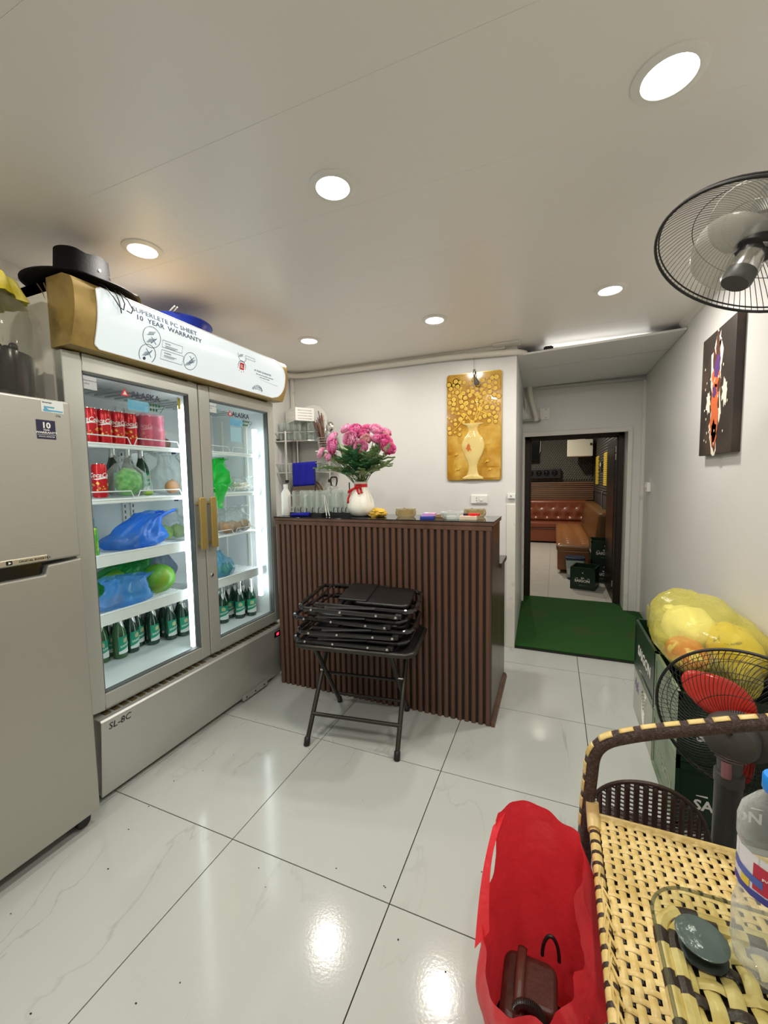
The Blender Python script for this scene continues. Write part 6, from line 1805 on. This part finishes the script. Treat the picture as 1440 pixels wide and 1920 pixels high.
def dark_stool():
    t = thing('woven_stool', 'low dark brown stool with a rounded open-weave back behind the wicker chair', 'stool', (1.285, .26, 0))
    cx, hw, zt, zb = 1.285, .148, .447, .16
    cy = .30
    def pos(s, z):      # s -1..1 across, curved back bulging toward the chair
        return Vector((cx + hw * s, .175 + .05 * s * s, z))
    def top(s): return .255 + (zt - .255) * math.sqrt(max(0, 1 - s * s))
    b = B(); b.tube([pos(math.cos(PI * k / 30), zb if False else top(math.cos(PI * k / 30))) for k in range(31)], .0055, 8); b.tube([pos(-1, .255), pos(-1, zb)], .0055, 8); b.tube([pos(1, .255), pos(1, zb)], .0055, 8); b.build('back_rim', M['brownw'], t, smooth=True)
    n = 14
    for k in range(n):
        s = -1 + 2 * (k + .5) / n
        b = B(); z1 = top(s) - .002
        d = .0066
        def fn(u, v, s=s, z1=z1):
            p = pos(s + (u - .5) * 2 * d / hw, zb + (z1 - zb) * v); p.y -= .0012 * math.sin(PI * u); return p
        b.grid(fn, 4, 10); b.build('slat', M['brownw'], t, smooth=True, solid=.0014)
    b = B()
    for k in range(38):
        z = zb + .0115 * k
        if z > zt: break
        s1 = 1 if z < .255 else math.sqrt(max(0, 1 - ((z - .255) / (zt - .255)) ** 2))
        b.tube([pos(-s1 + 2 * s1 * i / 10, z) + Vector((0, .001, 0)) for i in range(11)], .0024, 5)
    o = b.build('weave_thread', M['brownw'], t); o['kind'] = 'stuff'
    b = B(); b.prism(rrect(.135, .105, .06, 6, cx, .315), .150, .172); b.build('seat', M['brownw'], t, bev=.004)
    for sx in (-.105, .105):
        for y in (.235, .395):
            b = B(); b.tube([(cx + sx * 1.08, y, .001), (cx + sx, y, .152)], .011, 10); b.build('leg', M['brownw'], t, smooth=True)
dark_stool()

# ---------------------------------------------------------------- near wicker table with a glass plate
def wicker_table():
    z = .676
    t = thing('wicker_table', 'beige woven table with a glass plate on top in the corner', 'table', (1.45, -.72, 0))
    x0, x1, y0, y1, r = 1.160, 1.74, -1.02, -.408, .055
    b = B(); b.prism(rrect((x1 - x0) / 2 - .012, (y1 - y0) / 2 - .012, r - .01, 6, (x0 + x1) / 2, (y0 + y1) / 2), z - .030, z - .010); b.build('board', M['brownw'], t)
    p = .0215; k = 0; x = x0 + .030
    while x < x1 - .02:
        strand('y', x, y0 + .022, y1 - .022, p, z, PI * k, .0082, M['beige'], t, th=.36, amp=.003); x += p; k += 1
    k = 0; y = y1 - .030
    while y > y0 + .02:
        strand('x', y, x0 + .022, x1 - .022, p, z - .0008, PI * (k + 1), .0062, M['beige'] if k % 2 else M['brownw'], t, th=.36, amp=.003); y -= p; k += 1
    rp = [Vector((a, c, z - .002)) for a, c in rrect((x1 - x0) / 2 - .012, (y1 - y0) / 2 - .012, r - .012, 8, (x0 + x1) / 2, (y0 + y1) / 2)]
    for ring, (off, zz) in enumerate(((0, 0), (-.012, .003))):
        b = B()
        q = [Vector((v.x + (off if v.x > (x0 + x1) / 2 else -off), v.y + (off if v.y > (y0 + y1) / 2 else -off), v.z + zz)) for v in rp]
        # resample
        L = 0; dense = []
        for i in range(len(q)):
            a, c = q[i], q[(i + 1) % len(q)]; n = max(1, int((c - a).length / .006))
            dense += [a.lerp(c, j / n) for j in range(n)]
        base = B(); base.tube(dense, .0085, 8, closed=True); rim = base.build('rim', M['brownw'], t, smooth=True)
        i = ring * 3
        while i + 6 < len(dense):
            b = B(); b.tube(dense[i:i + 6], .0092, 8); b.build('binding', M['beige'], rim, smooth=True); i += 8
    if 0: b.prism([(v.x, v.y) for v in [Vector((a, c, 0)) for a, c in rrect((x1 - x0) / 2 - .004, (y1 - y0) / 2 - .004, .012, 3, (x0 + x1) / 2, (y0 + y1) / 2)]], z - .075, z - .030)
    for lx in (x0 + .12, x1 - .06):
        for ly in (y0 + .06, y1 - .10):
            b = B(); b.tube([(lx, ly, .001), (lx, ly, z - .032)], .018, 12); b.build('leg', M['brownw'], t, smooth=True)
    # glass plate on rubber suction discs
    gz = z + .0235
    g = thing('glass_plate', 'clear glass plate with rounded corners lying on the woven table', 'glass', (1.45, -.72, gz))
    b = B(); b.prism(rrect((x1 - x0) / 2 - .002, (y1 - y0) / 2 - .002, .052, 10, (x0 + x1) / 2, (y0 + y1) / 2), gz, gz + .006); b.build('plate', film('plate_glass', (.01, .012, .01), .03, .02, tint=(.95, .98, .955), edge=.08), g)
    b = B(); b.tube([(a, c, gz + .003) for a, c in rrect((x1 - x0) / 2 - .002, (y1 - y0) / 2 - .002, .052, 10, (x0 + x1) / 2, (y0 + y1) / 2)], .0022, 6, closed=True); b.build('edge', film('glass_edge', (.10, .10, .05), .45, .1, edge=.3), g, smooth=True)
    for i, (dx, dy) in enumerate(((1.212, -.468), (1.69, -.468), (1.212, -.96), (1.69, -.96))):
        d = thing('suction_disc', 'grey translucent rubber disc under the glass plate, ' + ('by the water bottle and red bag', 'by the wall, fan side', 'corner toward the viewer, bag side', 'corner toward the viewer, wall side')[i], 'disc', (dx, dy, z), 'suction discs under the glass')
        b = B(); b.lathe([(.014, z + .005), (.012, z + .012), (.026, z + .019), (.0275, z + .0222), (.026, z + .0233), (0, z + .0233)], 32, (dx, dy, 0)); b.build('cup', film('smoke_rubber', (.11, .13, .13), .80, .2, tint=(.5, .55, .52), edge=.15, bump=(90, .3)), d, smooth=True)
        b = B(); b.lathe([(.026, z + .0038), (.027, z + .0065), (.012, z + .0125)], 32, (dx, dy, 0)); b.build('foot', mat('dark_rubber', (.016, .020, .018), .35), d, smooth=True)
    return gz + .0062
gz = wicker_table()

t = thing('water_bottle', 'clear plastic water bottle with a red and blue label on the glass plate', 'bottle', (1.270, -.487, gz))
bx, by = 1.2675, -.4885
b = B(); b.lathe([(0, .006), (.012, .003), (.024, 0), (.031, .008), (.0345, .03), (.0345, .065), (.0325, .075), (.0300, .086), (.0325, .098), (.0318, .102), (.0318, .148), (.0335, .153), (.0335, .170), (.030, .186), (.020, .200), (.0125, .208), (.0120, .218)], 40, (bx, by, gz), fold=lambda a, h: 1 + (.025 * math.cos(6 * a) if h < .05 else (.012 * math.cos(12 * a) if h > .155 else 0)))
b.build('body', film('pet_plastic', (.72, .74, .72), .09, .05, tint=(.97, .985, .975), edge=.6, bump=(55, 1.0)), t, smooth=True, ang=55)
cm = lambda a0, zz: (lambda x, y, z: (bx + (.0324 + z) * math.cos(a0 + x / .0324), by + (.0324 + z) * math.sin(a0 + x / .0324), gz + zz + y))
A0 = math.atan2(-1.038 - by, 1.037 - bx)
def lab(name, m, s0, s1, z0, z1, dz=0, off=0):
    b = B(); b.grid(lambda u, v: cm(A0, 0)(s0 + (s1 - s0) * u, z0 + (z1 - z0) * v + dz * u, off), 12, 3); b.build(name, m, t, smooth=True)
lab('label_paper', mat('label_white', (.72, .70, .72), .3), -.045, .10, .102, .148)
lab('label_red', mat('label_red', (.50, .03, .06), .3), -.017, .10, .110, .140, -.006, .0003)
lab('label_blue', mat('label_navy', (.05, .05, .28), .3), -.045, .10, .100, .108, 0, .0005)
lab('label_blue', mat('label_sky', (.08, .12, .40), .3), -.045, -.008, .119, .128, -.004, .0004)
lab('label_gold', M['yel'], -.030, -.020, .108, .117, 0, .0006)
for k, wd in enumerate(('drinking', 'purified water', 'mineral', 'ozone')):
    text(t, 'lettering', wd, cm(A0 + .15, .133 - .0062 * k), .0028, M['letter'], wide=1.2)
lab('barcode', M['letter'], .012, .026, .1085, .114, 0, .0006)
b = B(); b.lathe([(.0135, .2125), (.0142, .214), (.0142, .228), (.013, .230), (0, .230)], 24, (bx, by, gz), fold=lambda a, h: 1 + .02 * math.cos(24 * a)); b.build('cap', mat('bright_blue_cap', (.01, .22, .72), .3), t, smooth=True)

# ---------------------------------------------------------------- red carrier bag with a brown leather bag in it
def red_bag():
    c = Vector((1.02, -.175, 0))
    t = thing('red_carrier_bag', 'open red plastic carrier bag on the floor beside the wicker chair', 'bag', c)
    hp = [(0, .425), (30, .445), (60, .452), (95, .462), (122, .462), (138, .440), (150, .345), (168, .310), (188, .290), (205, .275), (225, .255), (250, .250), (275, .255), (290, .285), (303, .325), (318, .355), (335, .385), (350, .415), (360, .425)]
    def top(a):
        a %= 360
        for (p, h), (q, k) in zip(hp, hp[1:]):
            if p <= a <= q:
                s = (a - p) / (q - p); s = s * s * (3 - 2 * s); return h + (k - h) * s
    def shell(u, v):
        a = 360 * u; th = R(a)
        rx, ry = .115, .130
        z = max(0, v - .12) / .88 * top(a)
        q = (v / .12) ** .5 * .92 if v < .12 else .92 + .10 * math.sin(min(1, z / .3) * PI * .6)
        e = 2.6
        cx, sy = math.cos(th), math.sin(th)
        nrm = (abs(cx) ** e + abs(sy) ** e) ** (-1 / e)
        p = Vector((cx * rx * q * nrm, sy * ry * q * nrm, z))
        fr = min(1, z / .15)
        n = noise.noise(Vector((p.x * 9, p.y * 9, p.z * 7 + 4))) * .022 + noise.noise(Vector((p.x * 26, p.y * 26, p.z * 9))) * .014
        d = Vector((cx, sy, 0))
        p += d * n * fr
        if 275 < a < 330: p += d * (.010 * math.sin((a - 275) / 55 * PI * 5) * fr * min(1, z / .3))
        w = max(0, math.cos(th + .15)) * max(0, 1 - (z / .43) ** 2) * fr
        p.x += .105 * w - .055 * max(0, math.cos(th + .75)) * min(1, z / .36) ** 2; p.y += .02 * max(0, sy) * (z / .45)
        return c + p
    nu, nv = 120, 40
    b = B(); b.grid(shell, nu, nv, cu=True)
    keep = []
    for i, f in enumerate(b.f):
        u, v = (f[0] // nv + .5) / nu, (f[0] % nv + .5) / nv
        a = u * 360
        if ((a - 313) / 5.0) ** 2 + ((v - .66) / .085) ** 2 < 1: continue
        if ((a - 66) / 1.6) ** 2 + ((v - .72) / .012) ** 2 < 1: continue
        keep.append(f)
    b.f = keep; b.m = [0] * len(keep)
    b.build('film', M['redbag'], t, smooth=True, ang=80)
    b = B()
    p0, p1 = shell(137 / 360, .97), shell(198 / 360, .96)
    def strip(u, v):
        p = p0.lerp(p1, u) + Vector((-.010, .0, .012)) * math.sin(PI * u)
        return p + Vector((.028 * (v - .5) * (1 - .3 * math.sin(PI * u)), .020 * (v - .5), .030 * (v - .5))) 
    b.grid(strip, 14, 7); b.build('handle_strip', M['redbag'], t, smooth=True)
    b = B()
    for k in range(4):     # gathered folds of the other handle
        a = 299 + 3.2 * k
        pts = [shell(a / 360, v) + Vector((math.cos(R(a)), math.sin(R(a)), 0)) * (.004 + .003 * math.sin(k * 2 + v * 6)) for v in (.50, .56, .64, .72, .80, .88)]
        b.tube(pts, [.0015, .005, .006, .006, .0045, .0015], 6)
    b.build('gathered_handle', M['redbag'], t, smooth=True)
    # contents
    l = thing('leather_bag', 'dark brown leather bag lying inside the red carrier bag', 'bag', (1.0, -.20, .02))
    b = B(); b.prism(rrect(.058, .070, .025, 6, 1.0, -.175), .012, .150, lambda x, y, z: (x + (z - .1) * .06, y, z)); b.build('body', M['brownl'], l, smooth=True, bev=.012, seg=3, ang=50)
    b = B(); b.prism(rrect(.034, .045, .015, 5, 1.025, -.18), .146, .176, lambda x, y, z: (x, y, z)); b.build('flap', M['brownl'], l, smooth=True, bev=.008, seg=3, ang=50)
    b = B(); b.grid(lambda u, v: Vector((.975 + .018 * v, -.105 - .14 * u, .156 + .016 * math.sin(PI * u) + .004 * math.sin(v * PI))), 14, 5); b.build('strap', mat('brown_strap', (.10, .045, .03), .4, bump=(90, .3)), l, smooth=True, solid=.005)
    b = B(); b.tube([(1.045 + .018 * math.cos(R(a)), -.115, .170 + .055 * math.sin(R(a))) for a in range(0, 181, 15)], .004, 8); b.build('carry_loop', M['black'], l, smooth=True)
    b = B()
    for k in range(26):
        a = R(8 + 6.2 * k); cc = Vector((1.005 + .026 * math.cos(a), -.235, .160 + .030 * math.sin(a)))
        d = Vector((math.cos(a), 0, math.sin(a)))
        b.tube([cc + (d * math.cos(q) + Vector((0, 1, 0)) * math.sin(q)) * .008 for q in [2 * PI * j / 8 for j in range(8)]], .0016, 5, closed=True)
    o = b.build('zip_coil', M['gun'], l, smooth=True); o['kind'] = 'stuff'
red_bag()
# ================================================================= the lounge seen through the open door
wf = struct('floor', B().box(-.7, 1.9, 3.46, 7.95, -.06, -.004), M['grout'])
lt = floor_mat('lounge_tile', (.62, .60, .54), (.30, .27, .22), .22)
pr = None
for i in range(5):
    for j in range(8):
        x0, y0 = -.66 + .55 * i, 3.462 + .565 * j
        x1, y1 = min(x0 + .548, 1.9), min(y0 + .562, 7.95)
        B().box(x0, x1, y0, y1, -.006, 0).build('tile', lt, wf)
struct('ceiling', B().box(-.7, 1.9, 3.3, 7.95, 2.40, 2.46), M['ceil'])
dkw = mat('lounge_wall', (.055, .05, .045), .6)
struct('wall_rear', B().box(-.7, 1.9, 7.9, 7.96, -.02, 2.42), dkw)
struct('wall_side', B().box(1.75, 1.82, 3.46, 7.95, -.02, 2.42), dkw)
struct('wall_inner', B().box(-.72, -.66, 3.4, 7.95, -.02, 2.42), dkw)
# dark inner face of the door wall
b = B(); b.box(-.7, .752, 3.462, 3.50, 0, 2.42); b.box(1.64, 1.75, 3.462, 3.50, 0, 2.42); b.box(.752, 1.64, 3.462, 3.50, 1.69, 2.42); b.box(-.7, 1.9, 3.30, 3.462, 2.2, 2.42)
struct('wall_lintel', b, dkw)
# pyramid foam on the rear and side walls
b = B()
def pyr(o, u, v, n, s, h):
    o = Vector(o)
    vs = [o - u * s, o - v * s, o + u * s, o + v * s, o + n * h]
    b.add(vs, [(0, 1, 4), (1, 2, 4), (2, 3, 4), (3, 0, 4)])
s = .034
for i in range(52):
    for j in range(36):
        x, z = -.55 + (i + .5 * (j % 2)) * 2 * s * .66, 1.215 + j * s * .98
        if x < 1.70 and z < 2.38: pyr((x, 7.898, z), Vector((.66, 0, 0)), Vector((0, 0, 1)), Vector((0, -1, 0)), s, .035)
fo = b.build('acoustic_foam', M['foam'], bpy.data.objects['wall_rear']); fo['kind'] = 'stuff'
b = B()
for i in range(34):
    for j in range(34):
        y, z = 4.45 + (i + .5 * (j % 2)) * .10, 1.0 + j * .042
        if y < 7.85 and z < 2.38: pyr((1.749, y, z), Vector((0, .05, 0)), Vector((0, 0, .042)), Vector((-1, 0, 0)), 1, .02)
fo = b.build('acoustic_foam', mat('dark_foam', (.05, .045, .038), .6), bpy.data.objects['wall_side']); fo['kind'] = 'stuff'
sl = thing('slat_dado', 'brown horizontal slat panel above the tufted sofa', 'panel', (.5, 7.88, .80))
B().box(-.65, 1.74, 7.885, 7.899, .80, 1.165).build('back_board', M['wood2'], sl)
lw = mat('lounge_slat', (.26, .14, .075), .45, var=((.17, .09, .05), 9, .4, .65, (.1, 1, 1)))
for k in range(9):
    b = B(); b.box(-.65, 1.74, 7.858, 7.886, .808 + .040 * k, .836 + .040 * k); b.build('slat', lw, sl, bev=.004)

# tufted leather corner sofa
so = thing('corner_sofa', 'tan tufted leather corner sofa in the back room', 'sofa', (1.0, 7.0, 0))
def tuft(b, o, u, v, n, L, H, nx, ny, pts, depth=.035, r=.085):
    o, u, v, n = map(Vector, (o, u, v, n))
    def fn(p, q):
        x, y = p * L, q * H
        e = min(x, L - x, y, H - y); d = -.03 * max(0, 1 - e / .04) ** 2
        for (a, c) in pts:
            k = ((x - a) ** 2 + (y - c) ** 2) / (r * r)
            d -= depth * math.exp(-k * 3)
        return o + u * x + v * y + n * d
    b.grid(fn, nx, ny)
bt = []
b = B(); b.box(-.6, 1.74, 7.335, 7.88, .03, .30); b.build('base', M['leather'], so, bev=.02)
b = B(); b.box(-.6, 1.74, 7.30, 7.70, .30, .405); b.build('seat', M['leather'], so, bev=.03, seg=3)
pts = [(.10 + .2 * k + (.1 if r_ else 0), .10 + .19 * r_) for r_ in (0, 1) for k in range(11)]
b = B(); tuft(b, (-.6, 7.60, .41), (1, 0, 0), (0, .18, 1), (0, -1, 0), 2.2, .40, 110, 22, pts); b.build('backrest', M['leather'], so, smooth=True, ang=80)
b = B(); b.box(-.6, 1.74, 7.66, 7.88, .30, .79); b.build('back_frame', M['leather'], so, bev=.02)
chm = mat('leather_button', (.10, .03, .012), .25)
for (x, z) in pts:
    b = B(); b.ball((-.6 + x, 7.60 + .18 * z + .030, .41 + z), (.016, .010, .016), 8, 6); b.build('button', chm, so, smooth=True)
tl = mat('tan_leather_light', (.27, .11, .035), .28, bump=(90, .15))
b = B(); b.box(1.085, 1.50, 4.735, 7.33, .045, .31); b.build('base', tl, so, bev=.02)
pts = [(.12 + .18 * k, .15 + .19 * j) for k in range(2) for j in range(13)]
b = B(); tuft(b, (1.07, 4.72, .395), (1, 0, 0), (0, 1, 0), (0, 0, 1), .44, 2.57, 22, 110, pts, .035, .075); b.build('seat', tl, so, smooth=True, ang=80)
b = B(); b.box(1.07, 1.51, 4.72, 7.29, .30, .372); b.build('seat_frame', tl, so, bev=.02, seg=3)
for (x, y) in pts:
    b = B(); b.ball((1.07 + x, 4.72 + y, .366), (.013, .013, .008), 8, 5); b.build('button', chm, so, smooth=True)
b = B(); b.prism([(1.50, .30), (1.56, .80), (1.74, .80), (1.74, .30)], 4.75, 7.60, lambda x, z, y: (x, y, z)); b.build('backrest', mat('tan_leather_back', (.15, .07, .02), .35, bump=(60, .2)), so, bev=.04, seg=3)
for x, y in ((1.11, 4.77), (1.45, 4.77), (-.55, 7.38)):
    b = B(); b.lathe([(.02, 0), (.025, .046)], 12, (x, y, 0)); b.build('foot', M['chrome'], so)

# wall speaker, light bar, dark screen
t = thing('wall_speaker', 'white box speaker high on the foam wall of the back room', 'speaker', (1.46, 7.6, 1.8))
b = B(); b.prism([(1.24, 7.36), (1.68, 7.42), (1.62, 7.66), (1.32, 7.66)], 1.635, 1.945); b.build('cabinet', mat('speaker_white', (.80, .78, .66), .5), t, bev=.012)
b = B(); b.box(1.628, 1.652, 7.398, 7.412, 1.835, 1.875); b.build('badge', M['black'], t)
b = B(); b.box(1.42, 1.56, 7.63, 7.90, 1.90, 2.02); b.build('bracket', M['white'], t)
t = thing('light_bar', 'black bar with four round glossy lenses on the foam wall', 'lamp', (.80, 7.8, 1.34))
b = B(); b.box(.30, 1.15, 7.77, 7.865, 1.235, 1.425); b.build('housing', M['black'], t, bev=.008)
for x in (.42, .585, .745, .885, 1.035):
    b = B(); b.ball((x, 7.775, 1.345), (.055, .040, .055), 16, 10); l = b.build('lens', M['gloss'], t, smooth=True)
    b = B(); b.lathe([(.062, 0), (.062, .012), (.054, .012)], 20, (x, 7.772, 1.345), (0, -1, 0)); b.build('lens_ring', M['dark'], l, smooth=True)
t = thing('wall_screen', 'black wall screen beside the foam at the doorway edge of the back room', 'screen', (.30, 7.8, 1.8))
b = B(); b.box(-.45, .742, 7.74, 7.80, 1.605, 2.18); b.build('screen', M['gloss'], t, bev=.006)
b = B(); b.box(.0, .3, 7.80, 7.90, 1.75, 2.0); b.build('mount', M['black'], t)
b = B(); b.tube([(.752, 7.80, 2.2), (.766, 7.82, 1.95), (.757, 7.82, 1.78), (.735, 7.81, 1.72)], .006, 6); b.build('cable', M['white'], t, smooth=True)
for k, (y, lab_) in enumerate(((7.05, 'yellow wall strip farther from the door in the back room'), (5.75, 'yellow wall strip nearer the open door leaf in the back room'))):
    t = thing('wall_strip', lab_, 'decoration', (1.735, y, 1.35))
    b = B(); b.box(1.722, 1.732, y - .20, y + .20, 1.12, 1.61); b.build('backing', M['yel'], t)
    for j in range(16):
        b = B(); b.box(1.714, 1.722, y - .21 + .01 * (j % 2), y + .20 + .012 * (j % 2), 1.125 + .0303 * j, 1.148 + .0303 * j); b.build('rung', M['yel'], t)
t = thing('wall_control', 'small grey control box between the yellow wall strips', 'control', (1.73, 6.4, 1.42))
b = B(); b.box(1.712, 1.732, 6.32, 6.48, 1.35, 1.50); b.build('box', M['fgrey'], t, bev=.004)
b = B(); b.box(1.709, 1.712, 6.35, 6.45, 1.42, 1.48); b.build('display', M['paper'], t)

# bin and crates by the sofa
t = thing('pedal_bin', 'grey pedal bin with a dark blue lid before the tan sofa', 'bin', (1.285, 4.52, 0))
b = B(); b.prism([(0, 0)] and rrect(.105, .09, .02, 4), 0.012, .235, lambda x, y, z: (1.285 + x * (.82 + .75 * z), 4.52 + y * (.82 + .75 * z), z)); b.build('body', mat('bin_grey', (.42, .50, .48), .4), t, bev=.003, smooth=True, ang=50)
b = B(); b.prism(rrect(.112, .097, .03, 5, 1.285, 4.52), .236, .272); b.build('lid', mat('bin_lid', (.02, .04, .08), .25), t, bev=.010, seg=3, smooth=True)
b = B(); b.prism(rrect(.088, .076, .02, 4, 1.285, 4.52), 0, .012); b.box(1.21, 1.27, 4.40, 4.45, .004, .016); b.build('pedal_base', M['black'], t)
b = B(); b.box(1.205, 1.225, 4.4375, 4.4385, .06, .17); b.build('sticker', M['paper'], t)
crate('beer_crate', 'dark green beer crate on the back room floor before the pedal bin', 1.245, 1.50, 3.95, 4.22, .0, .25, M['crate'], rz=R(-14), small=.7)
crate('beer_crate', 'dark green beer crate beside the sofa end, lower of two', 1.45, 1.74, 4.36, 4.68, .0, .25, M['crate'], small=.7)
crate('beer_crate', 'dark green beer crate beside the sofa end, upper of two', 1.45, 1.74, 4.36, 4.68, .2515, .25, M['crate'], small=.7)

# door: dark frame and the leaf standing open inward
fm = mat('dark_door_metal', (.028, .020, .015), .4, metal=.3)
b = B(); b.box(.752, .800, 3.44, 3.50, .0, 1.69); b.box(1.592, 1.640, 3.44, 3.50, .0, 1.69); b.box(.752, 1.640, 3.44, 3.50, 1.645, 1.69)
dr = struct('door_1', b, fm, bev=.003)
b = B(); b.box(.80, .812, 3.465, 3.49, 0, 1.645); b.box(1.580, 1.592, 3.465, 3.49, 0, 1.645); b.box(.80, 1.592, 3.465, 3.49, 1.633, 1.645); b.build('door_stop', fm, dr)
b = B(); b.box(1.586, 1.628, 3.515, 4.27, .012, 1.635); lf = b.build('door_leaf', fm, dr, bev=.002)
b = B(); b.box(1.580, 1.586, 3.60, 4.19, .12, 1.54); b.build('door_panel', mat('dark_door_panel', (.02, .016, .013), .3), lf)
b = B(); b.tube(bend([(1.586, 4.215, 1.09), (1.536, 4.215, 1.09), (1.536, 4.215, .895), (1.586, 4.215, .895)], .02), .008, 8); b.build('handle', M['chrome'], lf, smooth=True)
for z in (.20, 1.45, 1.52):
    b = B(); b.lathe([(.010, -.03), (.010, .03)], 12, (1.582, 3.508, z)); b.build('hinge', M['chrome'], dr, smooth=True)

for x, y in ((.55, 6.3), (.9, 4.6)):
    t = thing('ceiling_light', 'round downlight in the ceiling of the back room, ' + ('over the sofa' if y > 5 else 'over the bin'), 'lamp', (x, y, 2.40), 'downlights of the back room')
    b = B(); b.lathe([(.075, 2.40), (.075, 2.394), (.06, 2.390)], 28, (x, y, 0)); b.build('ring', M['white'], t, smooth=True)
    b = B(); b.lathe([(0, 2.3935), (.06, 2.3935), (.06, 2.399)], 24, (x, y, 0)); b.build('diffuser', dl['m'], t)
    L = bpy.data.lights.new('lounge_light', 'AREA'); L.shape = 'DISK'; L.size = .11; L.energy = LOUNGE_W * (1 if y > 5 else .35); L.color = (1, .92, .78)
    o = bpy.data.objects.new('lamp_glow', L); C.objects.link(o); o.parent = t; o.location = (0, 0, -.015)

# specks of dirt on the floor
b = B(); rr = random.Random(9)
for k in range(46):
    x, y = rr.uniform(-.45, 1.0), rr.uniform(-.75, 1.0)
    r_ = rr.uniform(.0012, .0032)
    b.ball((x, y, .0004), (r_ * rr.uniform(.8, 1.6), r_, .0008), 6, 4)
tag(b.build('dirt_specks', M['dark'], None), 'tiny dark specks scattered over the tiled floor', None, None, 'stuff')
